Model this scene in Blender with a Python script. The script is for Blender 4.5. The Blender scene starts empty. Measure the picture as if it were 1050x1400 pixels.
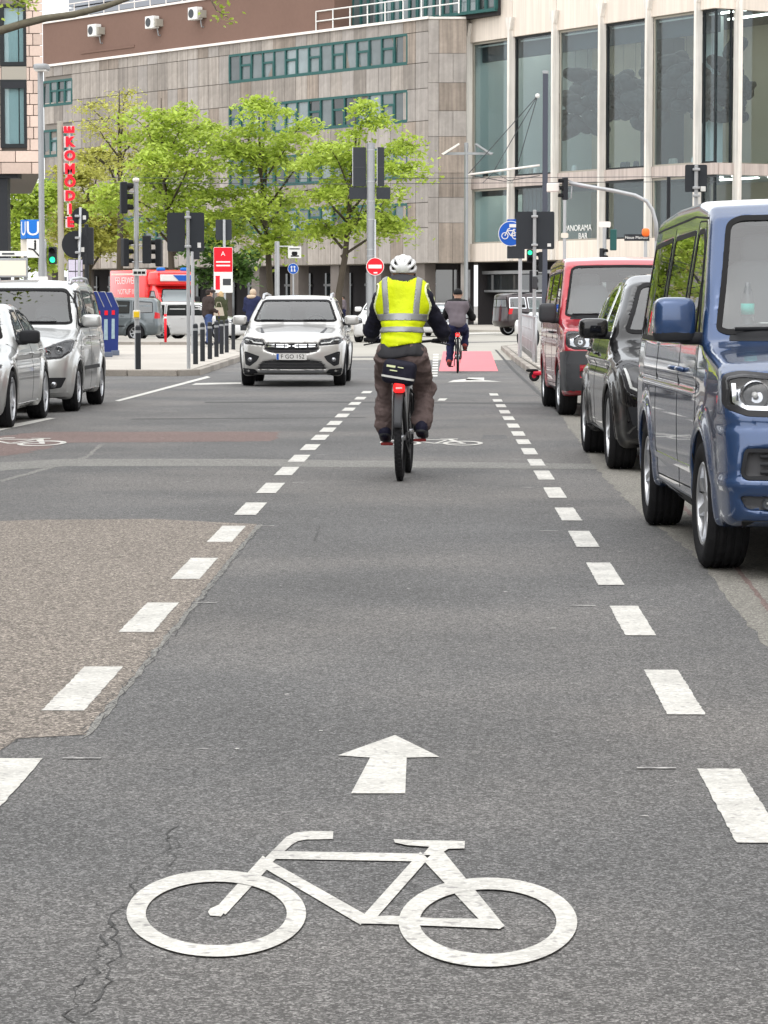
import bpy, bmesh, math, random
import numpy as np
from mathutils import Vector, Matrix
R = math.radians
pi = math.pi
random.seed(7)
np.random.seed(7)
scene = bpy.context.scene
C = scene.collection
# ------------------------------------------------------------------ camera
F, HC, VPX, VPY = 3900.0, 1.42, 605.0, 415.0          # focal length in photo pixels, eye height, street vanishing point
TH = math.atan((700 - VPY) / F)
PSI = math.atan((VPX - 525) / F * math.cos(TH))
cam_d = bpy.data.cameras.new('camera')
cam = bpy.data.objects.new('camera', cam_d)
C.objects.link(cam)
cam_d.sensor_fit = 'VERTICAL'
cam_d.sensor_height = 24.0
cam_d.lens = 24.0 * F / 1400
cam_d.clip_end = 3000
cam.location = (0, 0, HC)
cam.rotation_euler = (pi / 2 - TH, 0, PSI)
scene.camera = cam
# ------------------------------------------------------------------ light
SUN_EL, SUN_AZ = R(58), R(200)
w = bpy.data.worlds.new('World')
scene.world = w
w.use_nodes = True
nt = w.node_tree
sky = nt.nodes.new('ShaderNodeTexSky')
sky.sky_type = 'NISHITA'
sky.sun_disc = False
sky.sun_elevation = SUN_EL
sky.sun_rotation = SUN_AZ
sky.dust_density = 3.0
sky.air_density = 1.0
hs = nt.nodes.new('ShaderNodeHueSaturation')
hs.inputs['Saturation'].default_value = 0.22
nt.links.new(sky.outputs[0], hs.inputs['Color'])
bg = nt.nodes['Background']
bg.inputs[1].default_value = 0.15
cloud = nt.nodes.new('ShaderNodeMix')                   # even white cloud layer over the clear-sky light
cloud.data_type = 'RGBA'
cloud.inputs[0].default_value = 0.65
cloud.inputs[7].default_value = (4.3, 4.4, 4.5, 1)
nt.links.new(hs.outputs[0], cloud.inputs[6])
nt.links.new(cloud.outputs[2], bg.inputs[0])
sd = bpy.data.lights.new('sun', 'SUN')
sun = bpy.data.objects.new('sun', sd)
C.objects.link(sun)
sd.energy = 0.7
sd.angle = R(140)
sd.color = (1.0, 0.96, 0.9)
sdir = Vector((math.sin(SUN_AZ) * math.cos(SUN_EL), math.cos(SUN_AZ) * math.cos(SUN_EL), math.sin(SUN_EL)))
sun.rotation_euler = sdir.to_track_quat('Z', 'Y').to_euler()
vs = scene.view_settings
vs.view_transform = 'Standard'
vs.look = 'None'
vs.gamma = 1
vs.exposure = 1.45
vs.use_curve_mapping = False
# ------------------------------------------------------------------ pixels to places
CF = Vector((-math.sin(PSI) * math.cos(TH), math.cos(PSI) * math.cos(TH), -math.sin(TH)))
CR = Vector((math.cos(PSI), math.sin(PSI), 0))
CU = CR.cross(CF)
EYE = Vector((0, 0, HC))
def ray(px, py): return CF + CR * ((px - 525) / F) - CU * ((py - 700) / F)
def gp(px, py, z=0.0):                                  # where the pixel meets a level plane
    d = ray(px, py)
    return EYE + d * ((z - HC) / d.z)
def at(px, py, Y):                                      # where the pixel meets the plane at distance Y
    d = ray(px, py)
    return EYE + d * (Y / d.y)
# ------------------------------------------------------------------ objects
def link(o, parent=None):
    C.objects.link(o)
    if parent is not None: o.parent = parent
    return o
def tag(o, label=None, cat=None, group=None, kind=None):
    if label: o['label'] = label
    if cat: o['category'] = cat
    if group: o['group'] = group
    if kind: o['kind'] = kind
    return o
def thing(name, label, cat, loc=(0, 0, 0), rz=0.0, group=None):
    o = bpy.data.objects.new(name, None)
    o.empty_display_size = 0.2
    link(o)
    o.location = loc
    o.rotation_euler = (0, 0, rz)
    return tag(o, label, cat, group)
def mesh_obj(name, v, f, mat=None, parent=None, smooth=False, fm=None):
    me = bpy.data.meshes.new(name)
    me.from_pydata([tuple(p) for p in v] if not isinstance(v, np.ndarray) else v.tolist(), [], f.tolist() if isinstance(f, np.ndarray) else f)
    mats = mat if isinstance(mat, (list, tuple)) else [mat]
    for m in mats:
        if m is not None: me.materials.append(MT[m] if isinstance(m, str) else m)
    if fm is not None: me.polygons.foreach_set('material_index', np.asarray(fm, dtype=np.int32))
    if smooth is True: me.polygons.foreach_set('use_smooth', np.ones(len(me.polygons), dtype=bool))
    me.update()
    o = bpy.data.objects.new(name, me)
    link(o, parent)
    if isinstance(smooth, (int, float)) and not isinstance(smooth, bool):
        me.polygons.foreach_set('use_smooth', np.ones(len(me.polygons), dtype=bool))
        me.set_sharp_from_angle(angle=R(smooth))
    return o
def inst(name, src, parent=None, loc=None, rot=None, scale=None):
    o = bpy.data.objects.new(name, src.data)
    link(o, parent)
    if loc is not None: o.location = loc
    if rot is not None: o.rotation_euler = rot
    if scale is not None: o.scale = scale
    return o
def copy_tree(o, parent=None):
    c = o.copy()
    C.objects.link(c)
    c.parent = parent
    for ch in list(o.children): copy_tree(ch, c)
    return c
def frame(a, b):
    d = (Vector(b) - Vector(a)).normalized()
    t = Vector((0, 0, 1)) if abs(d.z) < 0.9 else Vector((1, 0, 0))
    u = d.cross(t).normalized()
    return d, u, d.cross(u)
class MB:
    def __init__(s): s.v, s.f = [], []
    def add(s, v, f):
        n = len(s.v)
        s.v += [tuple(p) for p in v]
        s.f += [tuple(i + n for i in q) for q in f]
        return s
    def box(s, lo, hi, bev=0.0, M=None):
        (x0, y0, z0), (x1, y1, z1) = lo, hi
        b = min(bev, (x1 - x0) / 2.01, (y1 - y0) / 2.01, (z1 - z0) / 2.01)
        if b <= 0:
            v = [(x, y, z) for x in (x0, x1) for y in (y0, y1) for z in (z0, z1)]
            f = [(0, 1, 3, 2), (4, 6, 7, 5), (0, 4, 5, 1), (2, 3, 7, 6), (0, 2, 6, 4), (1, 5, 7, 3)]
        else:
            bm = bmesh.new()
            vs_ = [bm.verts.new((x, y, z)) for x in (x0, x1) for y in (y0, y1) for z in (z0, z1)]
            for q in [(0, 1, 3, 2), (4, 6, 7, 5), (0, 4, 5, 1), (2, 3, 7, 6), (0, 2, 6, 4), (1, 5, 7, 3)]: bm.faces.new([vs_[i] for i in q])
            bmesh.ops.bevel(bm, geom=list(bm.edges), offset=b, segments=2, profile=0.5, affect='EDGES')
            bm.verts.index_update()
            v = [tuple(p.co) for p in bm.verts]
            f = [tuple(p.index for p in q.verts) for q in bm.faces]
            bm.free()
        if M is not None: v = [M @ Vector(p) for p in v]
        return s.add(v, f)
    def tube(s, path, r, seg=8, cap=True):
        path = [Vector(p) for p in path]
        n = len(path)
        rr = r if isinstance(r, (list, tuple)) else [r] * n
        v, f = [], []
        pu = None
        for i, p in enumerate(path):
            a, b = path[max(0, i - 1)], path[min(n - 1, i + 1)]
            d = (b - a)
            d = d.normalized() if d.length > 1e-9 else Vector((0, 0, 1))
            if pu is None: u = frame((0, 0, 0), d)[1]
            else:
                u = pu - d * pu.dot(d)
                u = u.normalized() if u.length > 1e-6 else frame((0, 0, 0), d)[1]
            pu = u
            k = d.cross(u)
            for j in range(seg):
                t = 2 * pi * j / seg
                v.append(p + (u * math.cos(t) + k * math.sin(t)) * rr[i])
        for i in range(n - 1):
            for j in range(seg):
                a = i * seg + j
                b = i * seg + (j + 1) % seg
                f.append((a, b, b + seg, a + seg))
        if cap:
            f.append(tuple(range(seg - 1, -1, -1)))
            f.append(tuple((n - 1) * seg + j for j in range(seg)))
        return s.add(v, f)
    def lathe(s, prof, seg=24, M=None, closed=False):          # prof: (r, z) about local z
        v, f = [], []
        n = len(prof)
        for (r, z) in prof:
            for j in range(seg):
                t = 2 * pi * j / seg
                v.append(Vector((r * math.cos(t), r * math.sin(t), z)))
        for i in range(n if closed else n - 1):
            for j in range(seg):
                a = i * seg + j
                b = i * seg + (j + 1) % seg
                i2 = ((i + 1) % n) * seg
                f.append((a, b, i2 + (j + 1) % seg, i2 + j))
        if not closed:
            f.append(tuple(range(seg - 1, -1, -1)))
            f.append(tuple((n - 1) * seg + j for j in range(seg)))
        if M is not None: v = [M @ p for p in v]
        return s.add(v, f)
    def prism(s, poly, lo, hi, axis='y', M=None):               # polygon extruded along an axis
        n = len(poly)
        def P(a, b, c):
            return Vector((a, c, b)) if axis == 'y' else (Vector((c, a, b)) if axis == 'x' else Vector((a, b, c)))
        v = [P(a, b, lo) for a, b in poly] + [P(a, b, hi) for a, b in poly]
        f = [tuple(range(n)), tuple(range(2 * n - 1, n - 1, -1))]
        for i in range(n): f.append((i, i + n, (i + 1) % n + n, (i + 1) % n))
        if M is not None: v = [M @ p for p in v]
        return s.add(v, f)
    def blob(s, c, size, p=0.5, nu=16, nv=10, M=None):           # superellipsoid
        v, f = [], []
        def sp(t, q): return math.copysign(abs(t) ** q, t)
        for i in range(nv + 1):
            a = -pi / 2 + pi * i / nv
            for j in range(nu):
                b = 2 * pi * j / nu
                v.append(Vector((c[0] + size[0] * sp(math.cos(a), p) * sp(math.cos(b), p), c[1] + size[1] * sp(math.cos(a), p) * sp(math.sin(b), p), c[2] + size[2] * sp(math.sin(a), p))))
        for i in range(nv):
            for j in range(nu):
                a, b = i * nu + j, i * nu + (j + 1) % nu
                f.append((a, b, b + nu, a + nu))
        if M is not None: v = [M @ q for q in v]
        return s.add(v, f)
    def build(s, name, mat, parent=None, smooth=False, fix=True):
        o = mesh_obj(name, s.v, s.f, mat, parent)
        if fix:
            bm = bmesh.new()
            bm.from_mesh(o.data)
            bmesh.ops.recalc_face_normals(bm, faces=bm.faces)
            bm.to_mesh(o.data)
            bm.free()
        if smooth is not False:
            o.data.polygons.foreach_set('use_smooth', np.ones(len(o.data.polygons), dtype=bool))
            if smooth is not True: o.data.set_sharp_from_angle(angle=R(smooth))
        return o
def text(name, s, size, mat, parent, M, extrude=0.004, align='CENTER', space=1.0, bold=0.0):
    cu = bpy.data.curves.new(name, 'FONT')
    cu.body = s
    cu.size = size
    cu.align_x = align
    cu.align_y = 'CENTER'
    cu.extrude = extrude
    cu.space_character = space
    cu.resolution_u = 3
    cu.offset = bold
    t = bpy.data.objects.new('tmp', cu)
    C.objects.link(t)
    dg = bpy.context.evaluated_depsgraph_get()
    me = bpy.data.meshes.new_from_object(t.evaluated_get(dg))
    bpy.data.objects.remove(t)
    me.name = name
    me.transform(M)
    me.materials.clear()
    me.materials.append(MT[mat])
    o = bpy.data.objects.new(name, me)
    return link(o, parent)
TXZ = Matrix(((1, 0, 0, 0), (0, 0, -1, 0), (0, 1, 0, 0), (0, 0, 0, 1)))     # text standing up, read from -y
# ------------------------------------------------------------------ materials
MT = {}
def M(name, col, rough=0.6, metal=0.0, var=0.0, vs=3.0, fine=0.0, fs=60.0, bump=0.0, bs=None, rnd=0.0, spec=0.22, coat=0.0, streak=0.0, col2=None, mixs=2.0, lo=0.45, hi=0.6, rvar=0.0, emit=0.0, world=False, sheen=0.0, stretch=None, chips=0.0, cs=80.0):
    m = bpy.data.materials.new(name)
    m.use_nodes = True
    t = m.node_tree
    b = t.nodes['Principled BSDF']
    L = t.links.new
    def val(n, i, x): n.inputs[i].default_value = x
    b.inputs['Roughness'].default_value = rough
    b.inputs['Metallic'].default_value = metal
    b.inputs['Specular IOR Level'].default_value = spec
    b.inputs['Coat Weight'].default_value = coat
    b.inputs['Coat Roughness'].default_value = 0.03
    if sheen: b.inputs['Sheen Weight'].default_value = sheen
    tc = t.nodes.new('ShaderNodeTexCoord')
    geo = t.nodes.new('ShaderNodeNewGeometry')
    co = geo.outputs['Position'] if world else tc.outputs['Object']
    if stretch:
        mp = t.nodes.new('ShaderNodeMapping')
        mp.inputs['Scale'].default_value = stretch
        L(co, mp.inputs[0])
        co = mp.outputs[0]
    def noise(sc, det=3, src=None):
        n = t.nodes.new('ShaderNodeTexNoise')
        n.inputs['Scale'].default_value = sc
        n.inputs['Detail'].default_value = det
        L(src or co, n.inputs['Vector'])
        return n.outputs['Fac']
    def math_(op, a, c):
        n = t.nodes.new('ShaderNodeMath')
        n.operation = op
        for i, x in ((0, a), (1, c)):
            if isinstance(x, (int, float)): n.inputs[i].default_value = x
            else: L(x, n.inputs[i])
        return n.outputs[0]
    def scale(colsock, fac):
        n = t.nodes.new('ShaderNodeVectorMath')
        n.operation = 'SCALE'
        L(colsock, n.inputs[0])
        L(fac, n.inputs['Scale'])
        return n.outputs[0]
    rgb = t.nodes.new('ShaderNodeRGB')
    rgb.outputs[0].default_value = (*col, 1)
    c = rgb.outputs[0]
    if col2:
        r = t.nodes.new('ShaderNodeMapRange')
        r.inputs['From Min'].default_value = lo
        r.inputs['From Max'].default_value = hi
        L(noise(mixs, 5), r.inputs[0])
        mx = t.nodes.new('ShaderNodeMix')
        mx.data_type = 'RGBA'
        L(r.outputs[0], mx.inputs[0])
        L(c, mx.inputs[6])
        mx.inputs[7].default_value = (*col2, 1)
        c = mx.outputs[2]
    def modul(n, amt): return math_('ADD', math_('MULTIPLY', math_('SUBTRACT', n, 0.5), 2 * amt), 1.0)
    if var: c = scale(c, modul(noise(vs, 4), var))
    if fine: c = scale(c, modul(noise(fs, 2), fine))
    if chips:                                                   # aggregate: every stone its own tone
        for sc_, am in ((cs, chips), (cs * 2.3, chips * 0.6)):
            vo_ = t.nodes.new('ShaderNodeTexVoronoi')
            vo_.inputs['Scale'].default_value = sc_
            L(co, vo_.inputs['Vector'])
            sp_ = t.nodes.new('ShaderNodeSeparateColor')
            L(vo_.outputs['Color'], sp_.inputs[0])
            pw = math_('POWER', sp_.outputs[0], 2.2)
            c = scale(c, math_('ADD', math_('MULTIPLY', pw, 2.0 * am), 1.0 - 0.62 * am))
    if streak:
        mp = t.nodes.new('ShaderNodeMapping')
        mp.inputs['Scale'].default_value = (5.0, 5.0, 0.22)
        oi = t.nodes.new('ShaderNodeObjectInfo')
        ad = t.nodes.new('ShaderNodeVectorMath')
        ad.operation = 'ADD'
        L(oi.outputs['Location'], ad.inputs[1])
        L(tc.outputs['Object'], ad.inputs[0])
        L(ad.outputs[0], mp.inputs[0])
        r = t.nodes.new('ShaderNodeMapRange')
        r.inputs['From Min'].default_value = 0.4
        r.inputs['From Max'].default_value = 0.62
        L(noise(1.0, 6, mp.outputs[0]), r.inputs[0])
        c = scale(c, modul(r.outputs[0], streak))
    if rnd:
        oi = t.nodes.new('ShaderNodeObjectInfo')
        c = scale(c, modul(oi.outputs['Random'], rnd))
    L(c, b.inputs['Base Color'])
    if rvar: L(math_('ADD', math_('MULTIPLY', math_('SUBTRACT', noise(vs * 2, 4), 0.5), rvar * 2), rough), b.inputs['Roughness'])
    if bump:
        bn = t.nodes.new('ShaderNodeBump')
        bn.inputs['Strength'].default_value = 1.0
        bn.inputs['Distance'].default_value = bump
        L(noise(bs or fs, 4), bn.inputs['Height'])
        L(bn.outputs[0], b.inputs['Normal'])
    if emit:
        L(c, b.inputs['Emission Color'])
        b.inputs['Emission Strength'].default_value = emit
    MT[name] = m
    return m
def glass(name, tint=(0.8, 0.86, 0.85), ior=1.5, rough=0.0, refl=1.0):
    m = bpy.data.materials.new(name)
    m.use_nodes = True
    t = m.node_tree
    t.nodes.remove(t.nodes['Principled BSDF'])
    out = t.nodes['Material Output']
    tr = t.nodes.new('ShaderNodeBsdfTransparent')
    tr.inputs[0].default_value = (*tint, 1)
    gl = t.nodes.new('ShaderNodeBsdfGlossy')
    gl.inputs['Roughness'].default_value = rough
    gl.inputs[0].default_value = (refl, refl, refl, 1)
    fr = t.nodes.new('ShaderNodeFresnel')
    geo = t.nodes.new('ShaderNodeNewGeometry')                 # thin sheet: the same mirror on both faces
    io = t.nodes.new('ShaderNodeMix')
    io.inputs[2].default_value = ior
    io.inputs[3].default_value = 1 / ior
    t.links.new(geo.outputs['Backfacing'], io.inputs[0])
    t.links.new(io.outputs[0], fr.inputs[0])
    mx = t.nodes.new('ShaderNodeMixShader')
    t.links.new(fr.outputs[0], mx.inputs[0])
    t.links.new(tr.outputs[0], mx.inputs[1])
    t.links.new(gl.outputs[0], mx.inputs[2])
    t.links.new(mx.outputs[0], out.inputs[0])
    MT[name] = m
def leafmat(name, col, trans=0.35, rnd=0.25):
    m = bpy.data.materials.new(name)
    m.use_nodes = True
    t = m.node_tree
    b = t.nodes['Principled BSDF']
    b.inputs['Roughness'].default_value = 0.6
    out = t.nodes['Material Output']
    at_ = t.nodes.new('ShaderNodeTexNoise')
    at_.inputs['Scale'].default_value = 1.3
    g = t.nodes.new('ShaderNodeNewGeometry')
    t.links.new(g.outputs['Position'], at_.inputs[0])
    mm = t.nodes.new('ShaderNodeMath')
    mm.operation = 'MULTIPLY_ADD'
    mm.inputs[1].default_value = rnd * 2
    mm.inputs[2].default_value = 1 - rnd * 1.0
    n2 = t.nodes.new('ShaderNodeMath')
    n2.operation = 'MULTIPLY_ADD'
    n2.inputs[1].default_value = 0.5
    t.links.new(g.outputs['Random Per Island'], n2.inputs[0])
    t.links.new(at_.outputs[0], n2.inputs[2])
    t.links.new(n2.outputs[0], mm.inputs[0])
    vm = t.nodes.new('ShaderNodeVectorMath')
    vm.operation = 'SCALE'
    vm.inputs[0].default_value = col
    t.links.new(mm.outputs[0], vm.inputs['Scale'])
    t.links.new(vm.outputs[0], b.inputs['Base Color'])
    tl = t.nodes.new('ShaderNodeBsdfTranslucent')
    t.links.new(vm.outputs[0], tl.inputs[0])
    mx = t.nodes.new('ShaderNodeMixShader')
    mx.inputs[0].default_value = trans
    t.links.new(b.outputs[0], mx.inputs[1])
    t.links.new(tl.outputs[0], mx.inputs[2])
    t.links.new(mx.outputs[0], out.inputs[0])
    MT[name] = m
M('asphalt', (0.122, 0.121, 0.12), 0.85, var=0.35, vs=0.6, fine=0.35, fs=22, chips=0.65, cs=150, world=True, col2=(0.138, 0.133, 0.128), mixs=0.3)
M('asphalt_old', (0.212, 0.187, 0.163), 0.9, var=0.1, vs=0.9, fine=0.3, fs=22, chips=0.75, cs=105, world=True)
M('asphalt_dark', (0.121, 0.12, 0.12), 0.88, var=0.25, vs=1.2, fine=0.3, fs=22, chips=0.55, cs=150, world=True)
M('asphalt_light', (0.2, 0.197, 0.185), 0.88, var=0.12, vs=1.1, fine=0.3, fs=22, chips=0.5, cs=130, world=True)
M('asphalt_red', (0.17, 0.125, 0.115), 0.9, var=0.15, vs=1.1, fine=0.3, fs=22, chips=0.5, cs=130, world=True)
M('gutter', (0.2, 0.192, 0.172), 0.9, var=0.2, vs=0.8, fine=0.3, fs=22, chips=0.5, cs=130, world=True)
M('crossing_road', (0.34, 0.325, 0.29), 0.85, var=0.18, vs=0.25, fine=0.2, fs=12, world=True)
M('tar', (0.058, 0.057, 0.056), 0.7, var=0.2, fine=0.2, world=True)
M('paint', (0.55, 0.54, 0.505), 0.7, var=0.35, vs=4, fine=0.2, fs=30, chips=0.12, cs=75, world=True, col2=(0.3, 0.29, 0.28), mixs=30, lo=0.56, hi=0.68)
M('paint_worn', (0.5, 0.49, 0.47), 0.8, fine=0.3, fs=60, world=True, col2=(0.24, 0.235, 0.23), mixs=20, lo=0.4, hi=0.6)
M('red_paint', (0.66, 0.17, 0.19), 0.7, var=0.12, vs=1.5, fine=0.15, fs=50, world=True)
M('paving', (0.37, 0.345, 0.31), 0.85, var=0.16, vs=0.6, fine=0.2, fs=25, rnd=0.18, world=True)
M('kerb', (0.29, 0.265, 0.235), 0.85, var=0.15, vs=2, fine=0.25, fs=40, rnd=0.16, bump=0.003, world=True)
M('ground', (0.2, 0.19, 0.18), 0.9, var=0.2, vs=0.1, world=True)
M('stone', (0.265, 0.238, 0.213), 0.8, var=0.3, vs=0.9, rnd=0.2, streak=0.13, fine=0.15, fs=5)
M('stone_plain', (0.292, 0.268, 0.248), 0.8, var=0.3, vs=0.9, fine=0.12, fs=5, rnd=0.12, streak=0.08)
M('stone_rust', (0.24, 0.203, 0.172), 0.8, var=0.3, vs=0.9, rnd=0.15, streak=0.17, fine=0.15, fs=5)
M('joint', (0.2, 0.18, 0.16), 0.9)
M('brown_render', (0.165, 0.102, 0.08), 0.85, var=0.12, vs=0.25, fine=0.06, fs=4)
M('white_trim', (0.72, 0.68, 0.64), 0.6, var=0.08)
M('cream', (0.64, 0.57, 0.5), 0.7, var=0.05, vs=0.6, streak=0.06, rnd=0.06)
M('col_stone', (0.62, 0.585, 0.54), 0.65, var=0.1, vs=1.5, streak=0.12)
M('beam_stone', (0.42, 0.36, 0.33), 0.7, var=0.1, vs=0.8, streak=0.12)
M('pink_stone', (0.52, 0.41, 0.35), 0.8, var=0.1, vs=1.2, rnd=0.13, fine=0.1, fs=12)
M('taupe', (0.3, 0.28, 0.24), 0.6)
M('green_frame', (0.022, 0.085, 0.08), 0.45)
M('black_frame', (0.015, 0.018, 0.02), 0.45)
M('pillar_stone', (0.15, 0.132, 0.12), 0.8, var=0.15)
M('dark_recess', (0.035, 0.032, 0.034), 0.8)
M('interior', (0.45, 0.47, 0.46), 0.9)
M('fill_lamp', (1.0, 0.95, 0.85), 0.5, emit=5.5)  # glow of the lamps added to brighten the foyer inside
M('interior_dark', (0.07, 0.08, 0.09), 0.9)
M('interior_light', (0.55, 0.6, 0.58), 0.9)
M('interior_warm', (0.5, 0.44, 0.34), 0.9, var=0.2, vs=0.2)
M('cloud_metal', (0.03, 0.029, 0.027), 0.6, var=0.5, vs=0.8)
M('roof_metal', (0.25, 0.27, 0.3), 0.5)
M('grey_steel', (0.3, 0.31, 0.32), 0.5, metal=0.5, var=0.1)
M('galv', (0.4, 0.41, 0.42), 0.5, metal=0.6, var=0.15, vs=3)
M('dark_grey', (0.055, 0.06, 0.066), 0.55)
M('sign_back', (0.036, 0.04, 0.046), 0.55, spec=0.1, var=0.08)
M('anthracite', (0.028, 0.03, 0.034), 0.5, spec=0.1)
M('black', (0.012, 0.012, 0.013), 0.55, spec=0.1)
M('rubber', (0.022, 0.022, 0.024), 0.85, spec=0.1, fine=0.25, fs=90, bump=0.003, bs=160)
M('black_plastic', (0.026, 0.027, 0.03), 0.55, spec=0.1, fine=0.1, fs=200)
M('grey_plastic', (0.05, 0.052, 0.057), 0.5)
M('white', (0.66, 0.66, 0.64), 0.5)
M('offwhite', (0.62, 0.58, 0.5), 0.6)
M('sign_white', (0.66, 0.66, 0.64), 0.45)
M('sign_red', (0.72, 0.012, 0.025), 0.4)
M('sign_blue', (0.012, 0.09, 0.42), 0.4)
M('u_blue', (0.01, 0.14, 0.5), 0.4)
M('neon_red', (0.85, 0.012, 0.03), 0.5)
M('lamp_green', (0.02, 0.7, 0.28), 0.3, emit=0.9)
M('lamp_orange', (0.85, 0.16, 0.03), 0.4)
M('chrome', (0.75, 0.76, 0.78), 0.12, metal=1.0)
M('alloy', (0.5, 0.51, 0.53), 0.3, metal=0.9)
M('alloy_dark', (0.06, 0.06, 0.065), 0.4, metal=0.6)
M('lamp_inner', (0.35, 0.36, 0.38), 0.18, metal=0.9)
M('lamp_dark', (0.03, 0.03, 0.033), 0.25)
M('lamp_red', (0.5, 0.01, 0.015), 0.2)
M('cabin', (0.1, 0.1, 0.105), 0.8, spec=0.1)
M('seat_cloth', (0.16, 0.165, 0.175), 0.9)
def carpaint(n, c, metal=0.35, rough=0.3): M(n, c, rough, metal=metal, spec=0.3, coat=1.0, var=0.03, vs=3, rvar=0.03)
carpaint('car_blue', (0.024, 0.06, 0.155), 0.35, 0.2)
carpaint('car_black', (0.004, 0.004, 0.005), 0.0)
MT['car_black'].node_tree.nodes['Principled BSDF'].inputs['Specular IOR Level'].default_value = 0.1
carpaint('car_red', (0.4, 0.008, 0.022), 0.1)
carpaint('car_silver', (0.5, 0.51, 0.505), 0.55, 0.32)
carpaint('car_champagne', (0.5, 0.495, 0.48), 0.45, 0.32)
carpaint('car_white', (0.62, 0.62, 0.62), 0.0)
carpaint('car_grey', (0.11, 0.13, 0.14), 0.5)
carpaint('car_maroon', (0.022, 0.012, 0.014), 0.1)
carpaint('fire_red', (0.75, 0.02, 0.02), 0.0)
glass('car_glass', (0.62, 0.68, 0.67), 1.75)
glass('screen_glass', (0.8, 0.86, 0.86), 1.95)
glass('dark_glass', (0.42, 0.46, 0.45), 1.7)
glass('lamp_cover', (0.93, 0.94, 0.95), 1.45)
glass('facade_glass', (0.74, 0.82, 0.84), 1.55)
M('opaque_glass', (0.02, 0.024, 0.026), 0.03, spec=1.0, coat=1.0)
M('opaque_screen', (0.16, 0.2, 0.21), 0.03, spec=1.0, coat=1.0)
M('office_glass', (0.1, 0.125, 0.13), 0.05, spec=0.9, rnd=0.85, var=0.5, vs=0.9)
leafmat('leaf_green', (0.33, 0.42, 0.065), 0.45, 0.42)
leafmat('leaf_young', (0.4, 0.4, 0.09), 0.4)
leafmat('leaf_dark', (0.08, 0.16, 0.03), 0.3)
M('bark', (0.075, 0.062, 0.048), 0.9, var=0.3, vs=3)
M('branch_bark', (0.15, 0.135, 0.1), 0.9, var=0.3, vs=9, bump=0.01, bs=25)
# ------------------------------------------------------------------ implicit surfaces to meshes
def smax(a, b, k):
    h = np.clip(0.5 + 0.5 * (a - b) / k, 0, 1)
    return b + (a - b) * h + k * h * (1 - h)
def smin(a, b, k): return -smax(-a, -b, k)
def sstep(a, b, x):
    t = np.clip((x - a) / (b - a), 0, 1)
    return t * t * (3 - 2 * t)
def grad(fn, P, e):
    g = np.empty_like(P)
    for i in range(3):
        d = np.zeros(3)
        d[i] = e
        g[:, i] = (fn(P + d) - fn(P - d)) / (2 * e)
    return g
def surfnet(fn, lo, hi, h, newton=3, e=None):
    lo, hi = np.array(lo, float), np.array(hi, float)
    n = np.ceil((hi - lo) / h).astype(int) + 1
    ax = [lo[i] + h * np.arange(n[i]) for i in range(3)]
    G = np.empty(n, dtype=np.float32)
    yy, zz = np.meshgrid(ax[1], ax[2], indexing='ij')
    step = max(1, int(400000 / (n[1] * n[2])))
    for i in range(0, n[0], step):
        xs = ax[0][i:i + step]
        P = np.empty((len(xs), n[1], n[2], 3))
        P[..., 0] = xs[:, None, None]
        P[..., 1] = yy
        P[..., 2] = zz
        G[i:i + step] = fn(P.reshape(-1, 3)).reshape(len(xs), n[1], n[2])
    ins = G < 0
    s = np.zeros(n - 1, dtype=np.int8)
    for a in (0, 1):
        for b in (0, 1):
            for c in (0, 1): s += ins[a:n[0] - 1 + a, b:n[1] - 1 + b, c:n[2] - 1 + c]
    act = (s > 0) & (s < 8)
    idx = -np.ones(act.shape, dtype=np.int64)
    cells = np.argwhere(act)
    idx[act] = np.arange(len(cells))
    V = lo + (cells + 0.5) * h
    e = e or h * 0.35
    V0 = V.copy()
    for _ in range(newton):
        g = grad(fn, V, e)
        d = fn(V)
        V = V - g * (d / np.maximum((g * g).sum(1), 0.05))[:, None]
        V = V0 + np.clip(V - V0, -0.75 * h, 0.75 * h)
    quads = []
    for axis in range(3):
        o = [k for k in range(3) if k != axis]
        sl0 = [slice(None)] * 3
        sl1 = [slice(None)] * 3
        sl0[axis] = slice(0, -1)
        sl1[axis] = slice(1, None)
        a, b = ins[tuple(sl0)], ins[tuple(sl1)]
        E = np.argwhere(a != b)
        E = E[(E[:, o[0]] > 0) & (E[:, o[1]] > 0) & (E[:, o[0]] < n[o[0]] - 1) & (E[:, o[1]] < n[o[1]] - 1)]
        fl = a[tuple(E.T)]
        q = []
        for (da, db) in ((-1, -1), (0, -1), (0, 0), (-1, 0)):
            c = E.copy()
            c[:, o[0]] += da
            c[:, o[1]] += db
            q.append(idx[tuple(c.T)])
        q = np.stack(q, 1)
        flip = fl if axis != 1 else ~fl
        q[~flip] = q[~flip][:, ::-1]
        quads.append(q)
    return V, np.concatenate(quads)
def seg_poly(P, poly):                                           # signed distance to a 2D polygon
    d = np.full(len(P), 1e9)
    sgn = np.zeros(len(P), dtype=bool)
    n = len(poly)
    for i in range(n):
        a, b = np.array(poly[i]), np.array(poly[(i + 1) % n])
        e = b - a
        wv = P - a
        t = np.clip((wv @ e) / max(e @ e, 1e-12), 0, 1)
        d = np.minimum(d, ((wv - t[:, None] * e) ** 2).sum(1))
        c = (a[1] <= P[:, 1]) != (b[1] <= P[:, 1])
        with np.errstate(divide='ignore', invalid='ignore'):
            xi = a[0] + (P[:, 1] - a[1]) * e[0] / (e[1] if abs(e[1]) > 1e-12 else 1e-12)
        sgn ^= c & (P[:, 0] < xi)
    return np.where(sgn, -1, 1) * np.sqrt(d)
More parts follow.
